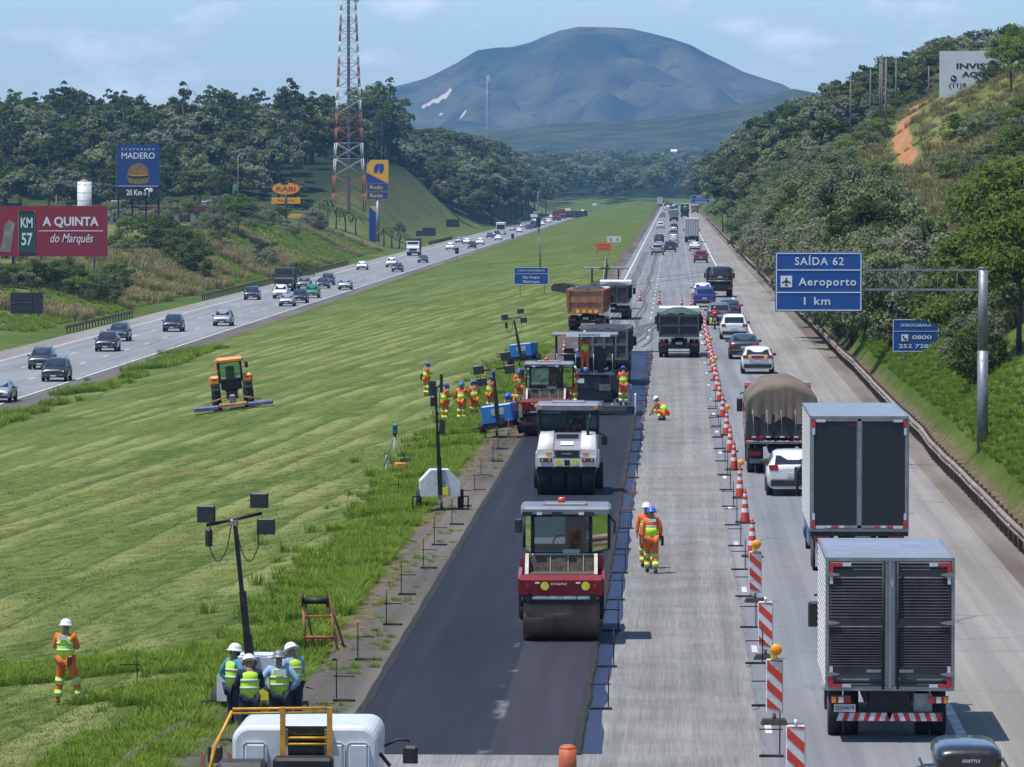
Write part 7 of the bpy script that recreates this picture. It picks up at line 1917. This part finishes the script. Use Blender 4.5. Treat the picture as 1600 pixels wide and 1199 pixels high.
q = MB().box((-w_ * .24, -.034, cz_ - h_ * .07), (.34, .012, .34)).build('pictogram_plate', M_SWHT, bd); MB().tube([(-w_ * .24 - .09, -.045, cz_ - h_ * .07 + .10), (-w_ * .24 - .07, -.045, cz_ - h_ * .07), (-w_ * .24 + .09, -.045, cz_ - h_ * .07 - .10)], [.045, .025, .045], 6).build('handset', M_LET_K, q)
r, bd, w_, h_, cz_ = legged_sign('information_sign', 'blue sign naming São Roque and Mairinque on the median', 803, 418, 857, 445, 490, M_SBLU, (.18, .88), .04)
MB().box((0, -.034, cz_ + h_ * .13), (w_ - .1, .012, .035)).build('divider', M_SWHT, bd)
lettering('CORPO DE BOMBEIROS', .25, (0, -.036, cz_ + h_ * .31), M_SWHT, bd, width=w_ * .80); lettering('São Roque', .36, (0, -.036, cz_ - h_ * .08), M_SWHT, bd, width=w_ * .48, bold=.01); lettering('Mairinque', .36, (0, -.036, cz_ - h_ * .33), M_SWHT, bd, width=w_ * .48, bold=.01)
M_SORG = mat('orange_sign', (.85, .14, .03), .5, var=.08, scale=2)
M_FAINT = mat('faint_print', (.42, .44, .48), .6)
for nm, lab, q, Y, m in (('works_sign', 'orange works sign on the grass median', (931, 380, 955, 392), 720, M_SORG), ('works_sign', 'white works sign behind the orange sign on the median', (949, 370, 970, 379), 780, M_SWHT), ('works_sign', 'orange works sign beside the guard rail of the cutting', (1170, 389, 1192, 400), 640, M_SORG), ('works_sign', 'white works sign beyond the orange one at the cutting', (1155, 376, 1175, 385), 730, M_SWHT)):
    r, bd, w_, h_, cz_ = legged_sign(nm, lab, *q, Y, m, (.1, .9), 0)
    if m is M_SWHT:
        for s in (-.25, .25): MB().cyl((s * w_, -.03, cz_), (s * w_, -.04, cz_), .28, n=18).build('print', M_FAINT, bd)
    else:
        for z in (.18, -.12): MB().box((0, -.03, cz_ + z * h_ * 1.5), (w_ * .6, .012, .12)).build('print', mat('dark_orange_print', (.55, .09, .03), .6), bd)
# sign backs along the far carriageway
def sign_back(label, px0, py0, px1, py1, Y, cols=3):
    r, bd, w_, h_, cz_ = legged_sign('sign_back', label, px0, py0, px1, py1, Y, M_SBACK, (.15, .82), 0)
    for i in range(cols + 1): MB().box(((i / cols - .5) * w_ * .98, -.035, cz_), (.05, .03, h_)).build('stiffener', M_STEEL if i in (0, cols) else M_BLKP, bd)
    MB().box((0, -.035, cz_), (w_, .03, .05)).build('stiffener', M_STEEL, bd)
sign_back('dark back of a sign on two posts in the grass below the red billboard', 16, 457, 68, 490, 505)
sign_back('dark sign back at the grassy cut bank beside the slip road', 660, 356, 681, 369, 1130)
sign_back('small dark sign back left of the wider one at the cut bank', 650, 361, 661, 369, 1140, 2)
sign_back('slatted dark sign back on the cut bank', 697, 343, 718, 355, 1320)
for px, py, Y, h_, lab in ((714, 405, 0, 1.9, 'small black marker board on the inner shoulder of the far carriageway'), (801, 378, 0, 1.7, 'second small black marker board farther along the inner shoulder')):
    p = GP(px, py, ZL); r = empty('shoulder_marker', (p.x, p.y, ZL), 0, lab, 'marker'); MB().box((0, 0, h_ * .4), (.07, .05, h_ * .9)).build('leg', M_SBACK, r); MB().bbox((0, 0, h_ * .85), (.75, .05, 1.2), .02).build('board', M_SBACK, r)
r = empty('barrier', (PD(895, 340, 2150).x, 2150, 0), 0, 'dark solid panel fence at the edge of the far carriageway', 'fence'); r.location.z = GZ(r.location.x, 2150)
for i in range(6): MB().box((-4 + i * 1.9, i * .6, 1.2), (1.85, .1, 3.6)).build('panel', M_SBACK, r)
# camera mast on the median
p = PD(845, 440, 585); g = GZ(p.x, 585)
r = empty('camera_mast', (p.x, 585, g), 0, 'slim grey mast with a camera cabinet standing on the median', 'mast')
hh = PD(840, 300, 585).z - g; MB().cyl((0, 0, -.3), (-.25, 0, hh * .62), .12, .09, n=10).build('pole', M_GALV, r); MB().cyl((-.25, 0, hh * .62), (-.35, 0, hh), .05, .03, n=8).build('pole', M_GALV, r)
MB().bbox((-.28, -.15, PD(840, 347, 585).z - g), (.55, .35, 1.2), .05).build('cabinet', M_SBACK, r); MB().bbox((-.45, -.1, PD(840, 333, 585).z - g), (.9, .3, .3), .05).build('camera', M_GALV, r)
# ------------------------------------------------------------------ billboards and service station
M_BRED = mat('billboard_red', (.30, .014, .030), .55, var=.06, scale=.6)
M_BGRN = mat('billboard_green', (.008, .085, .055), .55, var=.06)
M_BBLU = mat('billboard_blue', (.008, .050, .24), .5, var=.12, scale=.8)
M_BLK2 = mat('billboard_navy_black', (.010, .014, .028), .55)
M_BUNT = mat('burger_bun', (.40, .20, .075), .7, var=.25, scale=2.5); M_PAT = mat('burger_patty', (.07, .03, .018), .8, var=.3, scale=4); M_LETT = mat('burger_lettuce', (.20, .30, .05), .7, var=.25, scale=4); M_CHED = mat('burger_cheese', (.62, .33, .04), .6)
Y = 600.0; a, b = PD(-40, 322, Y), PD(168, 401, Y); w_, h_ = b.x - a.x, a.z - b.z; cx_, cz_ = (a.x + b.x) / 2, (a.z + b.z) / 2; g = GZ(cx_, Y)
r = empty('billboard', (cx_, Y, g), 0, 'red billboard reading A QUINTA do Marquês with green KM 57 shield', 'billboard'); cz_ -= g
bd = MB().box((0, 0, cz_), (w_, .25, h_)).build('board', M_BRED, r)
for i in range(5): MB().box((-w_ * .4 + i * w_ * .2, .2, cz_ / 2), (.2, .2, cz_ + h_)).build('leg', M_STEEL, r)
def loc_(px, py, Y=Y): q = PD(px, py, Y); return q.x - cx_, q.z - g
x, z = loc_(110.5, 347); lettering('A QUINTA', 1.5, (x, -.14, z), M_LET_W, bd, width=6.9, bold=.03)
x, z = loc_(111, 373); lettering('do Marquês', 1.5, (x, -.14, z), M_LET_W, bd, width=5.3, bold=.006, shear=.35)
x, z = loc_(111, 361); MB().box((x, -.135, z), (7.9, .02, .10)).build('rule', M_LET_W, bd)
x, z = loc_(42, 363); gp = MB().bbox((x, -.15, z), (1.95, .05, 5.1), .1).build('shield', M_BGRN, bd)
for dx in (-.98, .98): MB().box((x + dx, -.18, z), (.05, .02, 5.1)).build('shield_border', M_LET_W, gp)
x, z = loc_(42, 349); lettering('KM', 1.7, (x, -.19, z), M_LET_W, gp, width=1.45, bold=.02)
x, z = loc_(42, 375); lettering('57', 2.1, (x, -.19, z), M_LET_W, gp, width=1.35, bold=.02)
x, z = loc_(11, 368); MB().prism([(x - .9, z - 2.0), (x + .45, z - 2.1), (x + 1.0, z + 1.5), (x + .3, z + 1.9), (x - .3, z + 1.2), (x - .5, z - .5)], -.15, -.135, 'y').build('stone_picture', M_CONC, bd)
# tall restaurant billboard
Y = 800.0; a, b = PD(183, 226, Y), PD(249, 310, Y); w_, h_ = b.x - a.x, a.z - b.z; cx_ = (a.x + b.x) / 2; g = GZ(cx_, Y)
r = empty('billboard', (cx_, Y, g), 0, 'tall blue MADERO billboard with a burger picture and 20 Km strip', 'billboard')
zs = lambda py: PD(216, py, Y).z - g
zsplit = zs(291)
bd = MB().box((0, 0, (zs(226) + zsplit) / 2), (w_, .3, zs(226) - zsplit)).build('board', M_BBLU, r); b2 = MB().box((0, 0, (zsplit + zs(310)) / 2 - .03), (w_, .28, zsplit - zs(310))).build('lower_board', M_BLK2, r)
MB().box((0, -.16, zsplit), (w_ * .96, .02, .08)).build('rule', M_LET_W, bd)
lettering('ECOPARADA', .5, (0, -.16, zs(233.5)), M_LET_W, bd, width=w_ * .78, spacing=1.8); lettering('MADERO', 1.4, (0, -.16, zs(244)), M_LET_W, bd, width=w_ * .79, bold=.01); lettering('20 Km', 1.3, (-.65, -.15, zs(301.5)), M_LET_W, b2, width=w_ * .37, bold=.02)
MB().tube([(1.15, -.17, zs(304)), (1.15, -.17, zs(297)), (1.5, -.17, zs(295)), (1.75, -.17, zs(297)), (1.75, -.17, zs(308))], .13, 6).build('turn_arrow', M_LET_W, b2); MB().prism([(.8, zs(302)), (1.5, zs(302)), (1.15, zs(306))], -.2, -.16, 'y').build('turn_arrow', M_LET_W, b2); MB().cyl((2.05, -.15, zs(297)), (2.05, -.18, zs(297)), .36, n=14).build('turn_arrow', M_LET_W, b2)
zc = zs(273)
def disc(cz0, rx, rz_, y, m, nm, half=0):
    n = 20; pts = [(rx * math.cos(t), cz0 + rz_ * math.sin(t)) for t in (np.linspace(0, math.pi, n) if half == 1 else np.linspace(0, 2 * math.pi, n, endpoint=False))]
    MB().prism(pts, y - .015, y, 'y').build(nm, m, bd)
disc(zc - .95, 1.75, .62, -.151, M_BUNT, 'bun_picture'); disc(zc - .55, 1.95, .45, -.170, M_LETT, 'lettuce_picture'); disc(zc - .30, 1.75, .36, -.190, M_PAT, 'patty_picture'); disc(zc - .02, 1.80, .26, -.210, M_CHED, 'cheese_picture'); disc(zc + .08, 1.78, 1.75, -.230, M_BUNT, 'bun_picture', 1)
for x in (-w_ / 2 + .15, -w_ * .15, w_ * .18, w_ / 2 - .15): MB().box((x, .3, zs(310) / 2 + .2), (.28, .28, zs(310) + .8)).build('leg', M_MAST, r)
for k, (z0_, z1_) in enumerate(((zs(312), zs(330)), (zs(330), zs(348)))): MB().tube([(-w_ / 2 + .2, .3, z0_), (w_ * .18, .3, z1_)], .06, 5).build('brace', M_MAST, r)
MB().box((-w_ / 2 - .08, 0, (zs(226) + zs(310)) / 2), (.12, .4, zs(226) - zs(310))).build('side_frame', M_STEEL, r)
lettering('VCX', .75, (.0, -.1, zs(218)), M_BBLU, r, width=1.5, bold=.03); MB().box((0, 0, zs(222)), (1.6, .08, .1)).build('name_bracket', M_STEEL, r)
# silo
Y = 900.0; p = PD(132, 320, Y); g = GZ(p.x, Y); top = PD(132, 284, Y).z - g
r = empty('silo', (p.x, Y, g), 0, 'white cylindrical silo tank behind the red billboard', 'silo')
MB().cyl((0, 0, -.5), (0, 0, top), 1.32, n=24).build('tank', M_PWHITE, r); MB().cyl((0, 0, top), (0, 0, top + .4), 1.32, .25, n=24).build('lid', mat('stained_lid', (.42, .36, .28), .8, var=.3), r)
for i in range(5): MB().cyl((0, 0, top * (.25 + .17 * i)), (0, 0, top * (.25 + .17 * i) + .06), 1.335, n=24).build('hoop', M_ALU, r)
MB().tube([(.9, -1.0, 0), (.9, -1.0, top * .6)], .08, 6).build('pipe', M_STEEL, r); MB().tube([(-.7, 0, top + .35), (-.7, 0, top + .75), (.7, 0, top + .75), (.7, 0, top + .35)], .04, 5).build('top_rail', M_RUST, r)
# low service building
Y = 960.0; a, b = PD(168, 320, Y), PD(384, 345, Y); cx_ = (a.x + b.x) / 2; g = GZ(cx_, Y) - .5; w_ = b.x - a.x
r = empty('service_building', (cx_, Y, g), 0, 'low long building with dark red fascia and roof plant behind the tall billboard', 'building')
zt = PD(270, 321, Y).z - g; M_FAS = mat('dark_red_fascia', (.17, .022, .026), .6, var=.12, scale=.5); M_WALL = mat('cream_wall', (.52, .49, .44), .8, var=.1, scale=.6)
MB().box((0, 5, (zt - 1.2) / 2), (w_, 10, zt - 1.2)).build('wall', M_WALL, r)
MB().box((w_ * .12, 4.8, zt - .75), (w_ * .76, 10.6, 1.1)).build('fascia', M_FAS, r)
rf = MB().box((0, 5, zt - .1), (w_ + .4, 11, .2)).build('roof', M_STEEL, r)
MB().prism([(-w_ / 2 - .6, zt - 2.1), (-w_ * .16, zt - 1.2), (-w_ * .16, zt - 1.0), (-w_ / 2 - .6, zt - 1.85)], -.6, 3, 'y').build('awning', M_REFW, r)
for x, ww, hh_ in ((-w_ * .44, 2.6, .9), (w_ * .20, 1.6, .8), (w_ * .24, 1.6, 1.0), (-w_ * .04, 1.4, .6), (w_ * .05, 1.2, .7)): MB().bbox((x, 3, zt + hh_ / 2), (ww, 1.6, hh_), .05).build('roof_plant', M_ALU if ww > 1.5 else M_DKGR, rf)
for i in range(8): MB().box((-w_ * .42 + i * w_ * .12, -.03, (zt - 1.2) * .55), (w_ * .08, .08, (zt - 1.2) * .5)).build('window', M_CGLASS, r)
# flag
Y = 1000.0; p = PD(372, 330, Y); g = GZ(p.x, Y); hh_ = PD(372, 243, Y).z - g
r = empty('flag_pole', (p.x, Y, g), 0, 'flagpole with green yellow flag on a white obelisk foot', 'flagpole')
MB().cyl((0, 0, -.3), (0, 0, hh_), .07, .04, n=8).build('pole', M_GALV, r); MB().cyl((0, 0, -.2), (0, 0, PD(372, 320, Y).z - g), .5, .12, n=4).build('obelisk', M_PWHITE, r)
fz = PD(372, 292, Y).z - g; MB().loft([[Vector((-.05 - 1.1 * t, .12 * math.sin(t * 7), fz + 1.1 - .9 * t * t)), Vector((-.05 - 1.1 * t, .12 * math.sin(t * 7 + .5), fz - .9 - .9 * t * t))] for t in np.linspace(0, 1, 9)], closed=False).build('flag', mat('flag_green', (.01, .22, .06), .8), r)
MB().prism([(-.55, fz + .55), (-.2, fz - .1), (-.55, fz - .8), (-.95, fz - .2)], -.2, -.16, 'y').build('flag_lozenge', mat('flag_yellow', (.75, .58, .02), .8), r); MB().cyl((-.56, -.2, fz - .12), (-.56, -.24, fz - .12), .24, n=14).build('flag_disc', M_BBLU, r)
# RABI oval sign
Y = 1000.0; p = PD(447, 360, Y); g = GZ(p.x, Y); zs = lambda py: PD(447, py, Y).z - g
M_SYEL = mat('sign_yellow', (.80, .42, .015), .5, var=.06); M_SRED = mat('sign_red', (.60, .03, .02), .5)
r = empty('pylon_sign', (p.x, Y, g), 0, 'oval yellow RABI pylon sign on a black post', 'sign')
MB().cyl((0, 0, -.4), (0, 0, zs(300)), .3, n=12).build('post', M_MAST, r)
ov = MB().prism([(2.95 * math.cos(t), zs(295) + 1.35 * math.sin(t)) for t in np.linspace(0, 2 * math.pi, 32, endpoint=False)], -.2, .2, 'y').build('oval_board', M_SRED, r)
MB().prism([(2.75 * math.cos(t), zs(295) + 1.18 * math.sin(t)) for t in np.linspace(0, 2 * math.pi, 32, endpoint=False)], -.26, -.2, 'y').build('oval_face', M_SYEL, ov)
lettering('RABI', 1.3, (0, -.27, zs(296)), M_SRED, ov, width=4.0, bold=.03); MB().prism([(-1.1, zs(287)), (-.6, zs(283.5)), (-.1, zs(286)), (.5, zs(283.6)), (.3, zs(288)), (-.5, zs(289))], -.29, -.2, 'y').build('emblem', M_MAST, ov)
lb = MB().bbox((0, -.02, zs(314)), (5.9, .35, 1.2), .03).build('lower_board', M_SYEL, r); lettering('PRESENTA', .7, (0, -.21, zs(314)), M_SRED, lb, width=3.6, shear=.2)
# yellow station canopy
p = PD(444, 339, 1040); g = GZ(p.x, 1040); r = empty('forecourt_canopy', (p.x, 1040, g), 0, 'long yellow forecourt canopy behind the oval pylon sign', 'canopy')
zc = PD(444, 338, 1040).z - g; MB().box((0, 3, zc), (7.6, 6, .75)).build('roof', M_SYEL, r)
for x in (-3, 3): MB().cyl((x, 3, -.5), (x, 3, zc), .2, n=10).build('column', M_ALU, r)
# filling-station totem
Y = 1100.0; p = PD(590, 345, Y); g = GZ(p.x, Y); zs = lambda py: PD(590, py, Y).z - g; xs_ = lambda px: PD(px, 300, Y).x - p.x
r = empty('station_totem', (p.x, Y, g), 0, 'blue and yellow filling station totem with Rodo Rede boards on a grey post', 'sign')
MB().cyl((0, .2, -.5), (0, .2, zs(310)), .45, n=16).build('post', M_GALV, r)
M_IYEL = mat('totem_yellow', (.85, .45, .01), .45, var=.05); M_IBLU = mat('totem_blue', (.012, .045, .26), .45, var=.06); M_IORG = mat('totem_orange', (.75, .16, .02), .45)
x0, x1, zt_, zb_ = xs_(573), xs_(607), zs(250), zs(286)
bd = MB().box(((x0 + x1) / 2, 0, (zt_ + zb_) / 2), (x1 - x0, .6, zt_ - zb_)).build('board', M_IYEL, r)
MB().prism([(x0, zb_), (x1 - .6, zb_), (x0, zb_ + 2.2)], -.34, -.3, 'y').build('blue_corner', M_IBLU, bd); MB().prism([(x0, zb_ + 2.2), (x1 - .6, zb_), (x1 - .2, zb_), (x0, zb_ + 2.5)], -.335, -.3, 'y').build('orange_stripe', M_IORG, bd); MB().prism([(x0, zt_), (x0 + .9, zt_), (x0, zt_ - 1.0)], -.335, -.3, 'y').build('blue_corner', M_IBLU, bd)
lx, lz = xs_(592), zs(264)
MB().prism([(lx - 1.1, lz - .9), (lx - 1.1, lz + .2), (lx - .7, lz + 1.0), (lx + .2, lz + 1.2), (lx + .1, lz + .2), (lx - .5, lz - .9)], -.34, -.3, 'y').build('emblem', M_IBLU, bd); MB().prism([(lx + .35, lz + 1.2), (lx + 1.1, lz + 1.0), (lx + 1.15, lz - .2), (lx + .7, lz - .9), (lx + .1, lz - 1.0), (lx + .1, lz + .1)], -.34, -.3, 'y').build('emblem', M_IBLU, bd)
for py0, py1, tx in ((288, 298, 'Rodo'), (301, 311, 'Rede')):
    q = MB().box(((x0 + x1) / 2, -.05, (zs(py0) + zs(py1)) / 2), ((x1 - x0) * .92, .5, zs(py0) - zs(py1))).build('name_board', M_IBLU, r); lettering(tx, 1.2, ((x0 + x1) / 2 - .3, -.31, (zs(py0) + zs(py1)) / 2), M_IYEL, q, width=2.9, bold=.02)
q = PD(582, 335, 1085); g2 = GZ(q.x, 1085); r = empty('price_totem', (q.x, 1085, g2), 0, 'small blue price totem at the foot of the grey totem post', 'sign')
zz_ = PD(582, 322, 1085).z - g2; MB().bbox((0, 0, zz_ / 2), (1.5, .3, zz_), .05).build('board', M_IBLU, r); MB().prism([(-.75, zz_ - .1), (.75, zz_ - 1.4), (.75, zz_ - .1)], -.2, -.15, 'y').build('yellow_corner', M_IYEL, r)
# lattice tower
Y = 1150.0; p = PD(545, 347, Y); g = GZ(p.x, Y)
r = empty('lattice_tower', (p.x, Y, g), R(8), 'tall red and white lattice telecom tower', 'tower')
M_TR = mat('tower_red', (.40, .10, .05), .6, var=.2); M_TW = mat('tower_white', (.58, .57, .55), .6, var=.15)
H = 64.0; hw = lambda z: 3.75 - (3.75 - 1.35) * min(1, z / 56.0); lv = [0]
while lv[-1] < H: lv.append(lv[-1] + max(2.4, hw(lv[-1]) * 1.15))
for i in range(len(lv) - 1):
    z0_, z1_ = lv[i], lv[i + 1]; m = M_TR if (i // 2) % 2 == 0 else M_TW; a_, b_ = hw(z0_), hw(z1_)
    c0 = [Vector((sx * a_, sy * a_, z0_)) for sx, sy in ((-1, -1), (1, -1), (1, 1), (-1, 1))]; c1 = [Vector((sx * b_, sy * b_, z1_)) for sx, sy in ((-1, -1), (1, -1), (1, 1), (-1, 1))]
    for k in range(4):
        MB().tube([c0[k], c1[k]], .13, 5).build('leg', m, r); n_ = (k + 1) % 4
        br = MB(); br.tube([c0[k], c1[n_]], .06, 4); br.tube([c0[n_], c1[k]], .06, 4); br.tube([c1[k], c1[n_]], .055, 4); br.build('bracing', m, r)
MB().box((0, 0, H / 2), (.7, .25, H)).build('cable_ladder', M_STEEL, r)
for x, z_, l in ((2.1, 51, 2.6), (-1.9, 52, 2.0), (2.0, 40, 2.0), (1.9, 58, 3)): MB().cyl((x, -.4, z_), (x, -.4, z_ + l), .12, n=8).build('antenna', M_ALU, r)
MB().cyl((1.7, -1.3, 49.5), (1.7, -1.7, 49.6), .7, n=16).build('dish', M_ALU, r)
# far mast and power poles
Y = 2500.0; p = PD(762, 190, Y); g = GZ(p.x, Y); r = empty('far_mast', (p.x, Y, g), 0, 'thin distant lattice mast above the second wood', 'mast')
zt_ = PD(762, 118, Y).z - g
for k in range(3): MB().tube([(math.cos(k * 2.1) * .8, math.sin(k * 2.1) * .8, 0), (math.cos(k * 2.1) * .7, math.sin(k * 2.1) * .7, zt_)], .14, 4).build('leg', M_TW, r)
for i in range(24): MB().tube([(.75 * (-1) ** i, 0, zt_ * i / 24), (-.75 * (-1) ** i, 0, zt_ * (i + 1) / 24)], .1, 4).build('bracing', M_TW if i // 4 % 2 else M_TR, r)
for i in range(6): MB().box(((-1) ** i * .9, 0, zt_ * (.72 + .05 * i)), (.4, .4, 1.6)).build('antenna', M_ALU, r)
M_POLE = mat('grey_timber_pole', (.20, .175, .155), .85, var=.2)
for px, ptop, pbot, Y, lab in ((1384, 92, 235, 600, 'tallest grey power pole of the cluster on the cutting'), (1375, 88, 190, 690, 'power pole left of the tallest one on the cutting'), (1378, 85, 180, 720, 'thin power pole between the clustered ones'), (1400, 88, 160, 780, 'power pole right of the cluster above the red path'), (1451, 103, 146, 860, 'lone pale power pole between the cluster and the white billboard'), (1360, 108, 138, 900, 'short power pole on the wooded crest'), (1329, 118, 156, 900, 'short power pole with a box on the wooded crest'), (634, 205, 262, 1520, 'thin power pole at the top of the grassy cut bank'), (88, 305, 322, 930, 'short pale power pole behind the red billboard')):
    q = PD(px, pbot, Y); gg = GZ(q.x, Y); zt_ = PD(px, ptop, Y).z
    r = empty('power_pole', (q.x, Y, gg), 0, lab, 'pole'); MB().cyl((0, 0, -.5), (0, 0, max(4, zt_ - gg)), .17, .11, n=8).build('pole', M_POLE, r); h_ = max(4, zt_ - gg)
    MB().box((0, 0, h_ - .5), (1.8, .1, .12)).build('cross_arm', M_POLE, r)
    for x in (-.8, 0, .8): MB().cyl((x, 0, h_ - .44), (x, 0, h_ - .25), .05, n=6).build('insulator', M_BLKP, r)
# white billboard on the hill
Y = 640.0; a, b = PD(1468, 80, Y), PD(1590, 153, Y); w_, h_ = b.x - a.x, a.z - b.z; cx_ = (a.x + b.x) / 2; g = GZ(cx_, Y)
r = empty('billboard', (cx_, Y, g), 0, 'white billboard with a black telephone number half hidden by trees on the hill', 'billboard')
cz_ = (a.z + b.z) / 2 - g; bd = MB().box((0, 0, cz_), (w_, .2, h_)).build('board', mat('billboard_white', (.66, .67, .68), .6, var=.06, scale=.5), r)
for x in (-.35, 0, .35): MB().box((x * w_, .25, cz_ / 2), (.2, .2, cz_ + h_)).build('leg', M_STEEL, r)
zs = lambda py: PD(1500, py, Y).z - g; xs_ = lambda px: PD(px, 120, Y).x - cx_
lettering('INVISTA', .95, (xs_(1529), -.12, zs(104)), M_LET_K, bd, width=5.9, bold=.03); lettering('AQUI', .95, (xs_(1524), -.12, zs(117)), M_LET_K, bd, width=3.4, bold=.03); lettering('(11)9', .8, (xs_(1496), -.12, zs(134)), M_LET_K, bd, width=2.2, bold=.015)
MB().cyl((xs_(1490), -.1, zs(123)), (xs_(1490), -.13, zs(123)), .42, n=20).build('phone_emblem', M_BGRN, bd); MB().tube([(xs_(1490) - .17, -.15, zs(123) + .16), (xs_(1490) - .1, -.15, zs(123) - .05), (xs_(1490) + .18, -.15, zs(123) - .16)], [.08, .04, .08], 6).build('phone_emblem', M_LET_W, bd)
# far roofs in the valley
for px, py, Y, w_, lab, m in ((1075, 251, 4400, 7.5, 'tiny house with a bright red roof far up the valley', mat('red_roof', (.55, .07, .05), .7)), (1034, 243, 4450, 5, 'tiny white walled house far up the valley', M_PWHITE), (1053, 237, 4480, 5, 'second tiny pale house far up the valley', M_PWHITE)):
    q = PD(px, py, Y); r = empty('far_house', (q.x, Y, GZ(q.x, Y)), 0, lab, 'house'); zq = q.z - GZ(q.x, Y)
    MB().box((0, 3, zq / 2), (w_, 6, zq)).build('wall', M_PWHITE, r); MB().prism([(-.5, zq), (6.5, zq), (3, zq + 2)], -w_ / 2 - .4, w_ / 2 + .4).build('roof', m, r)
finish_lettering()
bpy.context.view_layer.update()
